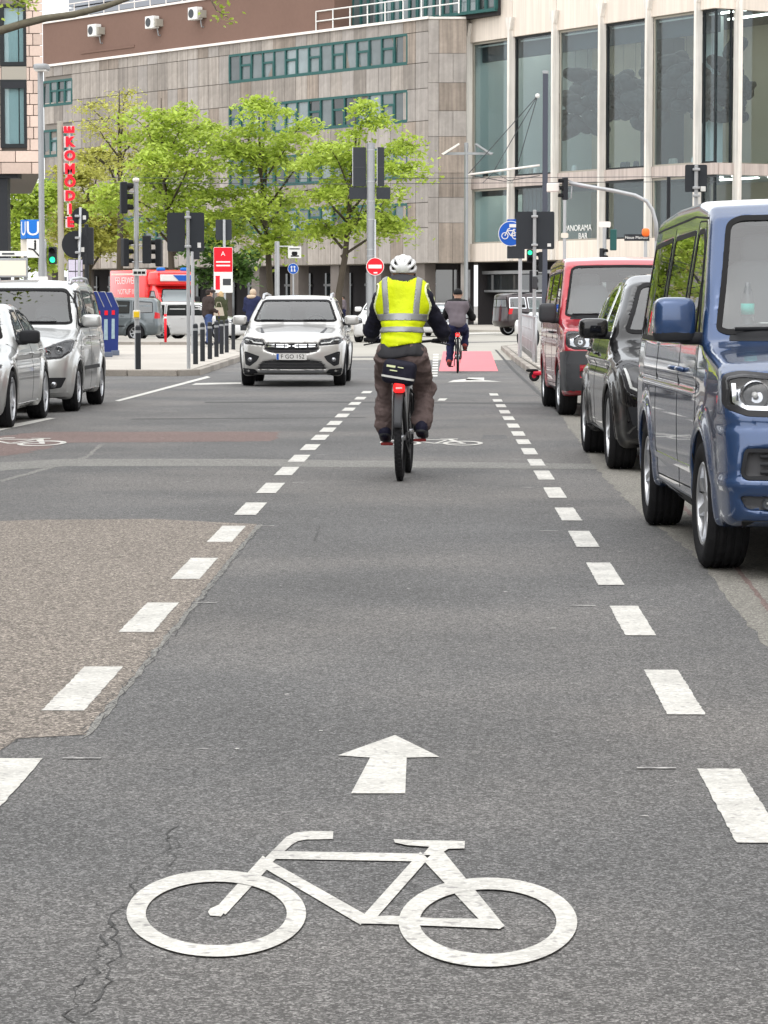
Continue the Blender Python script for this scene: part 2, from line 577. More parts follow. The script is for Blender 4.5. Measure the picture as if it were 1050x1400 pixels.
class Tab:                                                       # tabulated 2D distance, blurred so that corners are round
    def __init__(s, poly, h=0.012, blur=2, pad=0.5):
        p = np.array(poly)
        s.lo = p.min(0) - pad
        s.h = h
        n = np.ceil((p.max(0) + pad - s.lo) / h).astype(int) + 1
        g = np.stack(np.meshgrid(s.lo[0] + h * np.arange(n[0]), s.lo[1] + h * np.arange(n[1]), indexing='ij'), -1).reshape(-1, 2)
        T = seg_poly(g, poly).reshape(n)
        for _ in range(blur):
            for ax in (0, 1):
                Q = np.pad(T, [(2, 2) if k == ax else (0, 0) for k in (0, 1)], mode='edge')
                T = sum(wt * np.take(Q, np.arange(j, j + T.shape[ax]), axis=ax) for j, wt in enumerate((0.1, 0.23, 0.34, 0.23, 0.1)))
        s.T = T
        s.n = n
    def __call__(s, a, b):
        u = np.clip((a - s.lo[0]) / s.h, 0, s.n[0] - 1.001)
        v = np.clip((b - s.lo[1]) / s.h, 0, s.n[1] - 1.001)
        i, j = u.astype(int), v.astype(int)
        fu, fv = u - i, v - j
        T = s.T
        return (T[i, j] * (1 - fu) + T[i + 1, j] * fu) * (1 - fv) + (T[i, j + 1] * (1 - fu) + T[i + 1, j + 1] * fu) * fv
class Cur:                                                       # smoothed 1D curve
    def __init__(s, pts, blur=6, h=0.01, pad=0.6):
        x = [p[0] for p in pts]
        s.x = np.arange(min(x) - pad, max(x) + pad, h)
        y = np.interp(s.x, x, [p[1] for p in pts])
        k = np.ones(2 * blur + 1) / (2 * blur + 1)
        for _ in range(2):
            y = np.convolve(np.pad(y, blur, mode='edge'), k, 'valid')
        s.y = y
        s.d = np.gradient(y, h)
    def __call__(s, x): return np.interp(x, s.x, s.y)
    def der(s, x): return np.interp(x, s.x, s.d)
def round_poly(pts, r, n=4):
    out = []
    m = len(pts)
    for i in range(m):
        p, a, b = Vector(pts[i]), Vector(pts[i - 1]), Vector(pts[(i + 1) % m])
        da, db = (a - p), (b - p)
        k = min(r, da.length * 0.45, db.length * 0.45)
        s, e = p + da.normalized() * k, p + db.normalized() * k
        for j in range(n + 1):
            t = j / n
            q = s * (1 - t) ** 2 + p * 2 * t * (1 - t) + e * t * t
            out.append((q.x, q.y))
    return out
def area2(p): return sum(p[i][0] * p[(i + 1) % len(p)][1] - p[(i + 1) % len(p)][0] * p[i][1] for i in range(len(p))) / 2
def offset_poly(pts, d):                                         # d > 0 shrinks
    if area2(pts) < 0: pts = pts[::-1]
    m = len(pts)
    out = []
    for i in range(m):
        p, a, b = Vector(pts[i]), Vector(pts[i - 1]), Vector(pts[(i + 1) % m])
        e1, e2 = (p - a).normalized(), (b - p).normalized()
        n1, n2 = Vector((-e1.y, e1.x)), Vector((-e2.y, e2.x))
        nn = n1 + n2
        nn = nn / max(nn.length_squared / 2, 0.35)
        q = p + nn * d
        out.append((q.x, q.y))
    return out
def dens(pts, step=0.05, closed=True):
    out = []
    m = len(pts)
    for i in range(m if closed else m - 1):
        a, b = Vector(pts[i]), Vector(pts[(i + 1) % m])
        k = max(1, int(math.ceil((b - a).length / step)))
        for j in range(k): out.append(tuple(a.lerp(b, j / k)))
    if not closed: out.append(tuple(pts[-1]))
    return out
def cutpoly(poly, cell):
    bm = bmesh.new()
    f = bm.faces.new([bm.verts.new((p[0], p[1], 0)) for p in poly])
    xs, ys = [p[0] for p in poly], [p[1] for p in poly]
    for ax, v in ((0, xs), (1, ys)):
        n = int((max(v) - min(v)) / cell)
        for k in range(1, n + 1):
            c = [0, 0, 0]
            c[ax] = min(v) + (max(v) - min(v)) * k / (n + 1)
            nn = [0, 0, 0]
            nn[ax] = 1
            bmesh.ops.bisect_plane(bm, geom=list(bm.verts) + list(bm.edges) + list(bm.faces), plane_co=c, plane_no=nn)
    bmesh.ops.triangulate(bm, faces=[q for q in bm.faces if len(q.verts) > 4])
    bm.verts.index_update()
    v = [(p.co.x, p.co.y) for p in bm.verts]
    fc = [tuple(p.index for p in q.verts) for q in bm.faces]
    be = [tuple(p.index for p in e.verts) for e in bm.edges if len(e.link_faces) == 1]
    bm.free()
    return v, fc, be
def capsule(P, a, b, ra, rb):
    a, b = np.array(a, float), np.array(b, float)
    e = b - a
    wv = P - a
    t = np.clip((wv @ e) / max(e @ e, 1e-9), 0, 1)
    return np.sqrt(((wv - t[:, None] * e) ** 2).sum(1)) - (ra + (rb - ra) * t)
def ellip(P, c, r):
    q = (P - np.array(c)) / np.array(r)
    k = np.sqrt((q * q).sum(1))
    return (k - 1) * min(r)
def wob(P, f, seed=0):                                           # cheap smooth noise for folds
    rs = np.random.RandomState(seed)
    out = 0
    for i in range(5):
        k = rs.normal(size=3) * f
        out = out + np.sin(P @ k + rs.rand() * 6.28) / 5
    return out
# ------------------------------------------------------------------ ground, roads, pavements
def sheet(name, pts, z, mat, parent=None, kind='structure'):
    if parent is not None: z *= 0.4
    o = mesh_obj(name, [(p[0], p[1], z) for p in pts], [tuple(range(len(pts)))], mat, parent)
    if area2([(p[0], p[1]) for p in pts]) < 0: o.data.flip_normals()
    if parent is None: o['kind'] = kind
    return o
sheet('ground', [(-900, -300), (900, -300), (900, 1500), (-900, 1500)], -0.06, 'ground')
road = sheet('road', [(-120, -40), (120, -40), (120, 260), (-120, 260)], 0.0, 'asphalt')
def px_poly(pts, z=0.0): return [tuple(gp(x, y, z))[:2] for x, y in pts]
def patch(name, pxs, z, mat, parent=road): return sheet(name, px_poly(pxs, z), z, mat, parent)
def jag(pts, amp, step=0.12, seed=1):                       # ragged edge for patches and cracks, metres
    rs = random.Random(seed)
    return [(x + rs.uniform(-amp, amp), y + rs.uniform(-amp, amp)) for x, y in dens(pts, step)]
def patch_r(name, pxs, z, mat, amp=0.006, seed=1, step=0.12): return sheet(name, jag(px_poly(pxs, z), amp, step, seed), z, mat, road)
patch_r('asphalt_patch', [(-160, 716), (60, 710), (210, 709), (352, 716), (118, 1003), (24, 1008), (-60, 1060), (-330, 1062)], 0.004, 'asphalt_old', 0.008, 3)
patch_r('seam_strip', [(-40, 634), (90, 627), (330, 627), (560, 630), (820, 634), (824, 641), (560, 639), (330, 637), (90, 637), (-40, 646)], 0.0035, 'asphalt_light', 0.012, 5)
patch_r('asphalt_patch', [(-80, 605), (55, 590), (385, 590), (372, 603), (90, 605), (40, 618), (-80, 635)], 0.003, 'asphalt_red', 0.05, 6)
patch_r('seam_strip', [(280, 549), (420, 548), (800, 551), (800, 553.2), (420, 550), (280, 551)], 0.004, 'tar', 0.008, 8)
patch_r('asphalt_patch', [(660, 594), (692, 594), (694, 600), (658, 600)], 0.003, 'asphalt_dark', 0.01, 9)
patch_r('seam_strip', [(180, 572), (500, 570), (500, 571.2), (180, 573.5)], 0.003, 'tar', 0.008, 10)
patch_r('seam_strip', [(0, 656), (62, 639), (118, 623), (136, 607), (142, 607), (121, 625), (66, 641), (0, 659)], 0.0045, 'asphalt_light', 0.012, 11)
patch_r('seam_strip', [(352, 716), (358, 716), (124, 1004), (108, 1009), (118, 1000)], 0.0052, 'asphalt_light', 0.01, 15)
# lighter strip of the parking bays, ragged towards the lane
patch_r('parking_strip', [(1300, 1250), (1050, 885), (955, 762), (862, 690), (815, 640), (790, 600), (762, 562), (735, 530), (720, 512), (900, 512), (1500, 1000)], 0.004, 'gutter', 0.02, 12, 0.2)
patch_r('seam_strip', [(1120, 960), (1072, 862), (980, 745), (868, 622), (803, 560), (806, 560), (873, 622), (986, 745), (1080, 862), (1132, 960)], 0.0055, 'asphalt_red', 0.008, 13)
patch_r('seam_strip', [(760, 562), (700, 506), (676, 478), (679, 478), (705, 506), (766, 562)], 0.004, 'tar', 0.012, 14)
# crossing street beyond the lane
sheet('crossing_street', [(-120, 72), (3, 72), (3, 92), (120, 95), (120, 162), (-120, 250)], 0.0008, 'crossing_road')
patch('crossing_road_joint', [(300, 488), (520, 487), (520, 489), (300, 490)], 0.006, 'asphalt')
patch('crossing_road_joint', [(600, 468), (720, 466), (720, 467), (600, 469.2)], 0.008, 'asphalt')
patch('crossing_road_joint', [(200, 459), (720, 456), (720, 457), (200, 460.2)], 0.008, 'asphalt_light')
patch('tram_rail', [(440, 452.5), (720, 450.5), (720, 451), (440, 453)], 0.01, 'tar')
# red cycle surface
patch('red_cycle_surface', [(606, 480), (671, 480), (681, 507), (600, 507)], 0.008, 'red_paint')
# ---- painted markings: every stroke lies on the road
def lane_x(side, Y):
    if side > 0: return float(np.interp(Y, [5, 8.7, 15, 28, 46], [0.775, 0.778, 0.79, 0.77, 0.735]))
    return float(np.interp(Y, [5, 9, 18, 27, 36, 47], [-1.243, -1.247, -1.254, -1.236, -1.195, -1.13]))
RD = [(1051, 1152), (916, 977), (828.6, 869), (769.5, 800), (726.2, 748), (694.3, 712), (666.7, 681), (643.8, 656), (628, 637), (613, 621.5), (601, 607.5), (590, 596), (579.5, 585), (569.5, 574.5), (561, 565.5), (553, 557), (546, 549.4), (538, 541)]
LD = [(1040, 1120), (913.6, 974), (825.6, 866), (764, 793), (720, 742), (688, 705), (661, 675), (639, 650.5), (622.5, 632), (608, 616), (595, 602), (585, 591), (576, 581.5), (566, 571), (557.7, 562), (550, 554), (543, 546.5), (535, 538)]
for side, L_ in ((1, RD), (-1, LD)):
    for k, (y0, y1) in enumerate(L_):
        Ya, Yb = gp(VPX, y0).y, gp(VPX, y1).y
        wd = 0.132 if side > 0 else -0.15
        a0, b0 = lane_x(side, Ya), lane_x(side, Yb)
        pts = jag([(b0, Yb), (b0 + wd, Yb), (a0 + wd, Ya), (a0, Ya)], 0.0025, 0.04, k)
        sheet('lane_dash', pts, 0.009, 'paint', road)
        if k < 9 and k % 2 == 0:                                           # worn ghost of an older line
            rs = random.Random(k * 7 + side)
            sheet('worn_line', [(b0 - 0.06 * side, Ya), (b0 - 0.06 * side - 0.12 * side, Ya), (b0 - 0.18 * side, Ya + 0.025), (b0 - 0.06 * side, Ya + 0.025)], 0.0088, 'paint_worn', road)
for k in range(9):                                           # block dashes beside the red surface
    y0 = 484 + k * 3.6
    sheet('block_mark', px_poly([(592.5 - k * 0.25, y0), (600 - k * 0.2, y0), (599.6 - k * 0.2, y0 + 2.1), (592.0 - k * 0.25, y0 + 2.1)], 0.0), 0.009, 'paint', road)
for pxs in ([(157, 548), (163, 549), (288, 516), (283, 514.5)], [(0, 583), (0, 589), (76, 572), (66, 571.5)], [(268, 524), (330, 523), (330, 525), (262, 526.5)], [(620, 520), (640, 518), (686, 522), (640, 522), (612, 523)], [(640, 516.5), (662, 516.5), (662, 520), (636, 520)], [(601, 545), (612, 545), (608, 548), (598, 548)], [(640, 455), (720, 452), (720, 454), (640, 457)]):
    sheet('painted_line', px_poly(pxs), 0.0095, 'paint', road)
def strokes(mb, tr, polys, rings):
    for pl in polys:
        q = px_poly([tr(x, y) for x, y in pl])
        if area2(q) < 0: q = q[::-1]
        mb.add([(x, y, 0) for x, y in q], [tuple(range(len(q)))])
    for (cx, cy, ro, so, ri, si, dy) in rings:
        n = 56
        v = []
        for j in range(n):
            t = 2 * pi * j / n
            v.append(tr(cx + ro * math.cos(t), cy + so * math.sin(t)))
        for j in range(n):
            t = 2 * pi * j / n
            v.append(tr(cx + ri * math.cos(t), cy + dy + si * math.sin(t)))
        q = px_poly(v)
        mb.add([(x, y, 0) for x, y in q], [(j, j + n, (j + 1) % n + n, (j + 1) % n) for j in range(n)])
def thick(a, b, wa, wb):
    a, b = Vector(a), Vector(b)
    d = (b - a).normalized()
    n = Vector((-d.y, d.x))
    return [tuple(a + n * wa), tuple(b + n * wb), tuple(b - n * wb), tuple(a - n * wa)]
Z = lambda x, y: (100 + x / 1.4, 980 + y / 1.4)             # drawing units of the symbol
BIKE_POLYS = [
    [(498, 221), (497, 236), (446, 237), (430, 240), (417, 248), (405, 259), (372, 289), (340, 300), (395, 245), (408, 232), (424, 224), (445, 221)],
    thick((372, 276), (283, 374), 12, 11), [(283, 385), (262, 383), (258, 376), (262, 370), (284, 360), (296, 368)],
    thick((386, 267), (668, 272), 7.5, 7.5), thick((362, 280), (556, 392), 9, 11), thick((672, 268), (562, 392), 10, 11),
    [(540, 386), (545, 399), (600, 400), (818, 409), (824, 400), (800, 390), (690, 389), (610, 384)],
    [(690, 262), (710, 262), (826, 404), (815, 410), (786, 400), (770, 384), (672, 280)],
    [(613, 237), (640, 239), (750, 241), (749, 255), (718, 256), (700, 268), (668, 268), (682, 252), (640, 249), (616, 244)]]
BIKE_RINGS = [(274, 380, 172, 83, 135, 61, 0), (794, 397, 171, 85.5, 131, 62, -1)]
mb = MB()
strokes(mb, Z, BIKE_POLYS, BIKE_RINGS)
for k, (x, y, z) in enumerate(mb.v): mb.v[k] = (x, y, 0)
def flat_mark(name, mb, z, mat, label=None):
    # every stroke a little above the last so that crossing strokes do not fight
    o = mesh_obj(name, mb.v, mb.f, mat, road)
    bm = bmesh.new()
    bm.from_mesh(o.data)
    seen = 0
    bm.verts.ensure_lookup_table()
    isl = {}
    for v in bm.verts:
        if v in isl: continue
        st = [v]
        isl[v] = seen
        while st:
            q = st.pop()
            for e in q.link_edges:
                ov = e.other_vert(q)
                if ov not in isl:
                    isl[ov] = seen
                    st.append(ov)
        seen += 1
    for v, k in isl.items(): v.co.z = z * 0.4 + 0.0002 * k
    for f in bm.faces:
        if f.normal.z < 0: f.normal_flip()
    bm.normal_update()
    for f in bm.faces:
        if f.normal.z < 0: f.normal_flip()
    bm.to_mesh(o.data)
    bm.free()
    if label: o['label'] = label
    return o
flat_mark('bicycle_marking', mb, 0.008, 'paint', 'white painted bicycle symbol filling the near end of the lane')
mb = MB()
strokes(mb, lambda x, y: (x, y), [[(540, 1006), (601, 1036), (556, 1037), (554, 1086), (480, 1086), (506, 1037), (462, 1034)]], [])
flat_mark('arrow_marking', mb, 0.008, 'paint', 'white painted arrow ahead of the near bicycle symbol')
# the symbol again further up the lane, and in the left lane (same drawing moved over the ground)
def moved_symbol(name, px0, px1, label, k=1.0, mirror=False):
    mb = MB()
    strokes(mb, Z, BIKE_POLYS, BIKE_RINGS)
    c = Vector((gp(480, 1250).x, gp(480, 1250).y, 0))
    t = gp(px0, px1)
    mb.v = [((p[0] - c.x) * k + t.x, (p[1] - c.y) * k + t.y, 0) for p in mb.v]
    flat_mark(name, mb, 0.008, 'paint', label)
moved_symbol('bicycle_marking', 590, 606, 'white bicycle symbol under the yellow-vested cyclist')
moved_symbol('bicycle_marking', 10, 606, 'white bicycle symbol at the left picture edge by the silver cars', 1.15)
# cracks
for k, pl in enumerate(([(92, 1400), (104, 1352), (128, 1330), (142, 1290), (150, 1260), (172, 1232), (196, 1190), (222, 1168), (240, 1130)], [(196, 1190), (240, 1182), (236, 1150)], [(120, 1395), (150, 1330), (158, 1290), (150, 1262)], [(430, 742), (436, 716), (352, 717)], [(352, 726), (300, 790), (262, 838), (214, 894), (168, 948), (120, 1004)], [(346, 728), (290, 795), (205, 893), (112, 1003)], [(80, 1008), (24, 1010), (-40, 1050)], [(150, 1240), (130, 1236), (120, 1215)])):
    g = dens(px_poly(pl), 0.05, False)
    rs = random.Random(k)
    L1, L2 = [], []
    for i, (x, y) in enumerate(g):
        x += rs.uniform(-0.016, 0.016)
        y += rs.uniform(-0.02, 0.02)
        wd = rs.choice((0.0006, 0.001, 0.002, 0.0032))
        L1.append((x - wd, y))
        L2.append((x + wd, y))
    n = len(L1)
    mesh_obj('crack', [(x, y, 0.0022) for x, y in L1 + L2], [(i, i + n, i + n + 1, i + 1) for i in range(n - 1)], 'tar', road)
# specks of litter and worn paint chips on the asphalt
mb = MB()
rs = random.Random(5)
for i in range(150):
    y = rs.uniform(6, 34)
    x = rs.uniform(-3.2, 1.3)
    if x < -1.2 and y < 18.5: continue
    s = rs.uniform(0.006, 0.024)
    a = rs.uniform(0, 3)
    mb.add([(x + s * math.cos(a + t) * (1 if q % 2 else 0.5), y + s * 0.9 * math.sin(a + t) * (1 if q % 2 else 0.5), 0.0024) for q, t in enumerate((0, 1.3, 2.7, 4.2, 5.3))], [(0, 1, 2, 3, 4)])
tag(mb.build('paint_specks', 'paint_worn', road, fix=False), kind='stuff')
# ---- pavements with kerb stones
KH = 0.12
kerb_src = {}
def kerb_run(a, b, parent, inset=0.14, n=None, z1=KH + 0.006):
    a, b = Vector((*a, 0)), Vector((*b, 0))
    L_ = (b - a).length
    n = n or max(1, round(L_ / 1.0))
    l = L_ / n
    key = (round(l, 3), inset)
    ang = math.atan2(b.y - a.y, b.x - a.x)
    for k in range(n):
        p = a.lerp(b, (k + 0.5) / n)
        if key not in kerb_src:
            o = MB().box((-l / 2 + 0.006, -inset / 2, -0.05), (l / 2 - 0.006, inset / 2, z1), 0.018).build('kerb_stone', 'kerb', parent)
            kerb_src[key] = o
            o.location, o.rotation_euler = p, (0, 0, ang)
        else: inst('kerb_stone', kerb_src[key], parent, p, (0, 0, ang))
def pavement(name, pts, mat='paving', h=KH):
    if area2(pts) < 0: pts = pts[::-1]
    o = MB().prism(pts, -0.05, h, 'z').build(name, mat)
    o['kind'] = 'structure'
    return o
plaza = pavement('pavement', [(-4.98, 56.1), (-5.2, 74.5), (-5.9, 80), (-8, 90), (-60, 92), (-60, 60), (-15, 56.3)])
for a, b in (((-15, 56.1), (-5.2, 55.9)), ((-5.2, 55.9), (-4.86, 56.4)), ((-4.86, 56.4), (-5.1, 74.5)), ((-5.1, 74.5), (-5.85, 80)), ((-5.85, 80), (-8, 90))): kerb_run(a, b, plaza)
walk_l = pavement('pavement', [(-7.2, -20), (-7.2, 50), (-9.0, 54), (-15, 56.0), (-40, 56.0), (-40, -20)])
kerb_run((-7.12, 20), (-7.12, 50), walk_l)
isl = pavement('pavement', [(-15.5, 97), (-8.6, 97), (-7.5, 101), (-9, 106), (-17, 106)])
kerb_run((-15.5, 96.9), (-8.6, 96.9), isl)
walk_r = pavement('pavement', [(3.75, -20), (3.75, 54.6), (1.98, 54.9), (1.92, 70), (1.95, 88), (2.6, 92.5), (40, 96), (40, -20)])
kr = [(3.9, 54.5), (2.05, 54.6), (1.83, 55.6), (1.82, 72), (1.87, 88), (2.5, 92.6), (4.5, 93.2)]
for a, b in zip(kr[:-1], kr[1:]): kerb_run(a, b, walk_r)
kerb_run((3.68, 6), (3.68, 54), walk_r)
ps = None
for i in range(3):
    for j in range(26):
        x, y = 1.97 + 0.48 * i, 55.2 + 1.25 * j + (0.6 if i % 2 else 0)
        if ps is None:
            ps = MB().box((0.008, 0.01, 0), (0.472, 1.24, 0.006), 0.002).build('paving_slab', 'paving', walk_r)
            ps.location = (x, y, KH)
        else: inst('paving_slab', ps, walk_r, (x, y, KH))
far_walk = pavement('pavement', [(-60, 150), (-20, 146), (-2, 143), (18, 136), (60, 120), (60, 260), (-60, 260)], 'paving')
# ------------------------------------------------------------------ buildings
class Facade:                                                 # a wall plane: s runs along it to the right, z up, local +y goes into the wall
    def __init__(s, px, Y, ang):
        p = at(px, VPY, Y)
        s.O = Vector((p.x, p.y, 0))
        s.ang = ang
        s.u = Vector((math.cos(ang), math.sin(ang), 0))
        s.n = Vector((math.sin(ang), -math.cos(ang), 0))
    def sz(s, px, py):
        d = ray(px, py)
        t = (s.O - EYE).dot(s.n) / d.dot(s.n)
        p = EYE + d * t
        return (p - s.O).dot(s.u), p.z
GRP = None
# ---- the stone office block
A1 = -math.pi / 2 + R(38.9)
fs = Facade(585, 175, A1)
stone = thing('office_building', 'long brown-grey stone office block with green window bands behind the trees', 'building', fs.O, fs.ang)
s0 = fs.sz(58, 99)[0]
ztop = fs.sz(585, 26)[1]
zbot = fs.sz(500, 361)[1]
rows = []                                                     # window bands (s0, s1, z0, z1, panes)
def band(tl, tr, bt, n):
    a, zt = fs.sz(*tl)
    b, _ = fs.sz(*tr)
    _, zb = fs.sz(tr[0], bt)
    rows.append((a, b, zb, fs.sz(*tr)[1], n))
band((313, 75), (556, 46), 88, 15)
band((313, 145), (556, 123), 167, 15)
band((313, 216), (556, 201), 244, 15)
band((313, 289), (556, 278), 312, 15)
band((58, 113), (98, 107), 142, 4)
band((58, 179), (98, 175), 212, 4)
band((58, 247), (98, 243), 280, 4)
band((130, 300), (300, 292), 325, 10)
core = MB()
core.prism([(s0, 0.12), (0, 0.12), (0.0, 9), (s0, 9)], zbot + 0.05, ztop - 0.05, 'z')
core.build('wall_core', 'joint', stone)
# slabs between the bands: each its own piece
W_ = 1.25
ncol = int(-s0 / W_)
zs = [zbot]
for r in sorted(rows[:4], key=lambda r: r[2]): zs += [r[2], r[3]]
zs.append(ztop)
slab_src = {}
rs = random.Random(11)
for k in range(ncol):
    a = -(k + 1) * W_
    b = a + W_
    for i in range(len(zs) - 1):
        za, zb = zs[i], zs[i + 1]
        mid = ((a + b) / 2, (za + zb) / 2)
        if any(r[0] - 0.1 < mid[0] < r[1] + 0.1 and r[2] - 0.05 < mid[1] < r[3] + 0.05 for r in rows): continue
        h = zb - za
        key = round(h, 2)
        # stained plates mostly to the left, plainer ones near the corner
        pr = 0.12 if a > -6 else 0.7
        mt = 'stone' if rs.random() < pr else ('stone_plain' if rs.random() < (0.8 if a > -16 else 0.65) else 'stone_rust')
        key = (key, mt)
        loc = ((a + b) / 2, 0.12 - rs.uniform(0, 0.012), (za + zb) / 2)
        if key not in slab_src:
            o = MB().box((-W_ / 2 + 0.02, -0.1, -h / 2 + 0.02), (W_ / 2 - 0.02, 0.0, h / 2 - 0.02)).build('stone_slab', mt, stone)
            o.location = loc
            slab_src[key] = o
        else: inst('stone_slab', slab_src[key], stone, loc)
def window_band(parent, r, y0=0.0, fr='green_frame', gl='office_glass', fw=0.13, sub=True, seed=0):
    a, b, z0, z1, n = r
    d = (b - a) / n
    mbf = MB()
    mbf.box((a - 0.02, y0 - 0.12, z0 - 0.03), (b + 0.02, y0 + 0.1, z0 + 0.16))
    mbf.box((a - 0.02, y0 - 0.12, z1 - 0.14), (b + 0.02, y0 + 0.1, z1 + 0.02))
    rs = random.Random(seed)
    for k in range(n + 1): mbf.box((a + k * d - fw / 2, y0 - 0.115, z0 + 0.1), (a + k * d + fw / 2, y0 + 0.1, z1 - 0.1))
    for k in range(n):
        if sub and (k % 2 or rs.random() < 0.15):
            zz = z0 + (z1 - z0) * 0.58
            mbf.box((a + k * d + fw / 2, y0 - 0.1, zz - 0.07), (a + (k + 1) * d - fw / 2, y0 + 0.1, zz + 0.07))
            mbf.box((a + k * d + fw / 2, y0 - 0.13, z0 + 0.16), (a + k * d + fw / 2 + 0.06, y0, zz))
            mbf.box((a + (k + 1) * d - fw / 2 - 0.06, y0 - 0.13, z0 + 0.16), (a + (k + 1) * d - fw / 2, y0, zz))
    f = mbf.build('window_frame', fr, parent)
    src = None
    for k in range(n):
        loc = (a + (k + 0.5) * d, y0 - 0.02 + rs.uniform(-0.01, 0.01), (z0 + z1) / 2)
        rot = (rs.uniform(-0.03, 0.03), 0, rs.uniform(-0.03, 0.03))
        if src is None:
            src = MB().box((-d / 2 + 0.02, 0, -(z1 - z0) / 2 + 0.02), (d / 2 - 0.02, 0.02, (z1 - z0) / 2 - 0.02)).build('pane', gl, f)
            src.location, src.rotation_euler = loc, rot
        else: inst('pane', src, f, loc, rot)
    return f
for i, r in enumerate(rows): window_band(stone, r, 0.12, seed=i)
MB().box((s0, -0.12, ztop), (0.1, 0.3, ztop + 0.16)).build('coping', 'white_trim', stone)
# brown attic wall
sb = fs.sz(456, 40)[0]
zb_top = fs.sz(58, 33)[1]
MB().box((s0, 0.06, ztop + 0.16), (sb, 6, zb_top)).build('attic_wall', 'brown_render', stone)
MB().box((s0, -0.06, zb_top), (sb, 0.4, zb_top + 0.14)).build('coping', 'white_trim', stone)
for px, py in ((136, 42), (215, 31), (274, 19)):
    s_, z_ = fs.sz(px, py)
    ac = MB().box((s_ - 0.62, -0.62, z_ - 0.42), (s_ + 0.42, -0.1, z_ + 0.42), 0.04).build('air_conditioner', 'white', stone)
    MB().lathe([(0.0, 0), (0.3, 0), (0.3, 0.03), (0.0, 0.03)], 20, Matrix.Translation((s_ - 0.2, -0.62, z_)) @ Matrix.Rotation(pi / 2, 4, 'X')).build('fan_grille', 'dark_grey', ac)
    MB().box((s_ + 0.43, -0.5, z_ - 0.3), (s_ + 0.66, 0.05, z_ + 0.2)).build('pipe_box', 'taupe', ac)
    MB().tube([(s_ + 0.3, -0.2, z_ - 0.42), (s_ + 0.3, -0.1, z_ - 0.9), (s_ + 0.3, 0.05, z_ - 0.9)], 0.05, 6).build('bracket', 'grey_steel', ac)
MB().box((fs.sz(110, 75)[0], 0.0, fs.sz(110, 74)[1]), (fs.sz(183, 63)[0], 0.055, fs.sz(183, 63)[1] + 0.06)).build('trim', 'brown_render', stone)
# roof railing along the attic, striped roof house behind it
mr = MB()
for k in range(24):
    s_ = s0 + k * 2.0
    if s_ > sb: break
    mr.tube([(s_, 0.3, zb_top + 0.1), (s_, 0.3, zb_top + 1.2)], 0.035, 6)
for dz in (0.65, 1.2): mr.tube([(s0, 0.3, zb_top + dz), (sb, 0.3, zb_top + dz)], 0.035, 6)
mr.build('roof_railing', 'white_trim', stone)
for k in range(7): MB().box((s0 - 2, 3.5, zb_top + 0.1 + k * 0.75), (sb - 8, 9, zb_top + 0.75 + k * 0.75)).build('roof_cladding_strip', 'roof_metal', stone)
# glazed top storey right of the brown wall
zst = fs.sz(560, 30)[1]
window_band(stone, (sb, 4.5, ztop + 0.25, ztop + 4.4, 17), 1.6, seed=9)
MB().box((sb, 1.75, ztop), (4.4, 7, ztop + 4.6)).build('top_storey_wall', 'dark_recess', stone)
mr = MB()
sr0, sr1 = fs.sz(433, 40)[0], 3.0
for k in range(9):
    s_ = sr0 + (sr1 - sr0) * k / 8
    mr.tube([(s_, -0.05, ztop + 0.1), (s_, -0.05, ztop + 1.35)], 0.05, 6)
for dz in (0.72, 1.35): mr.tube([(sr0, -0.05, ztop + dz), (sr1, -0.05, ztop + dz)], 0.045, 6)
mr.build('terrace_railing', 'white', stone)
# ground floor: recessed shop front behind pillars
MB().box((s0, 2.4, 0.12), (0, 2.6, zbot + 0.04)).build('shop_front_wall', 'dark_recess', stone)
MB().box((s0, 0.3, zbot - 0.02), (0, 8, zbot + 0.045)).build('soffit', 'taupe', stone)
for k in range(11):
    s_ = -1.2 - k * 4.4
    MB().box((s_ - 0.45, 0.35, 0.1), (s_ + 0.45, 1.2, zbot)).build('pillar', 'pillar_stone', stone)
    MB().box((s_ - 3.6, 2.25, 0.5), (s_ - 0.8, 2.38, zbot - 0.5), 0.0).build('shop_window', 'opaque_glass', stone)
    MB().box((s_ - 3.7, 2.2, 2.55), (s_ - 0.7, 2.3, 2.7)).build('shop_transom', 'grey_steel', stone)
# angled end wall of stone plates
ew = thing('stone_corner_wing', 'flat stone end wall with rust stains between office block and glass foyer', 'building', fs.O, 0.0)
ws = 52 * 175 / F
MB().prism([(0.01, 0.1), (ws, 0.1), (ws, 7), (3.5, 7)], zbot + 0.05, ztop - 0.02, 'z').build('wall_core', 'joint', ew)
zr = [zbot, zbot + (ztop - zbot) * 0.165, zbot + (ztop - zbot) * 0.27, zbot + (ztop - zbot) * 0.37, zbot + (ztop - zbot) * 0.52, zbot + (ztop - zbot) * 0.625, zbot + (ztop - zbot) * 0.74, zbot + (ztop - zbot) * 0.86, ztop]
for i in range(len(zr) - 1):
    xs = [0.0, ws * 0.28, ws] if i % 2 else [0.0, ws * 0.28, ws * 0.65, ws]
    for j in range(len(xs) - 1):
        m_ = 'stone_plain' if j == 0 or (i in (1, 4, 6)) else 'stone_rust'
        MB().box((xs[j] + 0.012, 0.0 + 0.004 * ((i + j) % 3), zr[i] + 0.012), (xs[j + 1] - 0.012, 0.1, zr[i + 1] - 0.012)).build('stone_slab', m_, ew)
MB().box((-0.05, -0.06, ztop), (ws, 0.4, ztop + 0.13)).build('coping', 'white_trim', ew)
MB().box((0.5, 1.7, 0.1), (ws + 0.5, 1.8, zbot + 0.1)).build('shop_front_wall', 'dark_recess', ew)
MB().box((0.0, 0.3, zbot - 0.02), (ws, 6, zbot + 0.045)).build('soffit', 'taupe', ew)
MB().box((ws * 0.86, 0.2, 0.1), (ws - 0.02, 1.0, zbot)).build('pillar', 'stone_plain', ew)
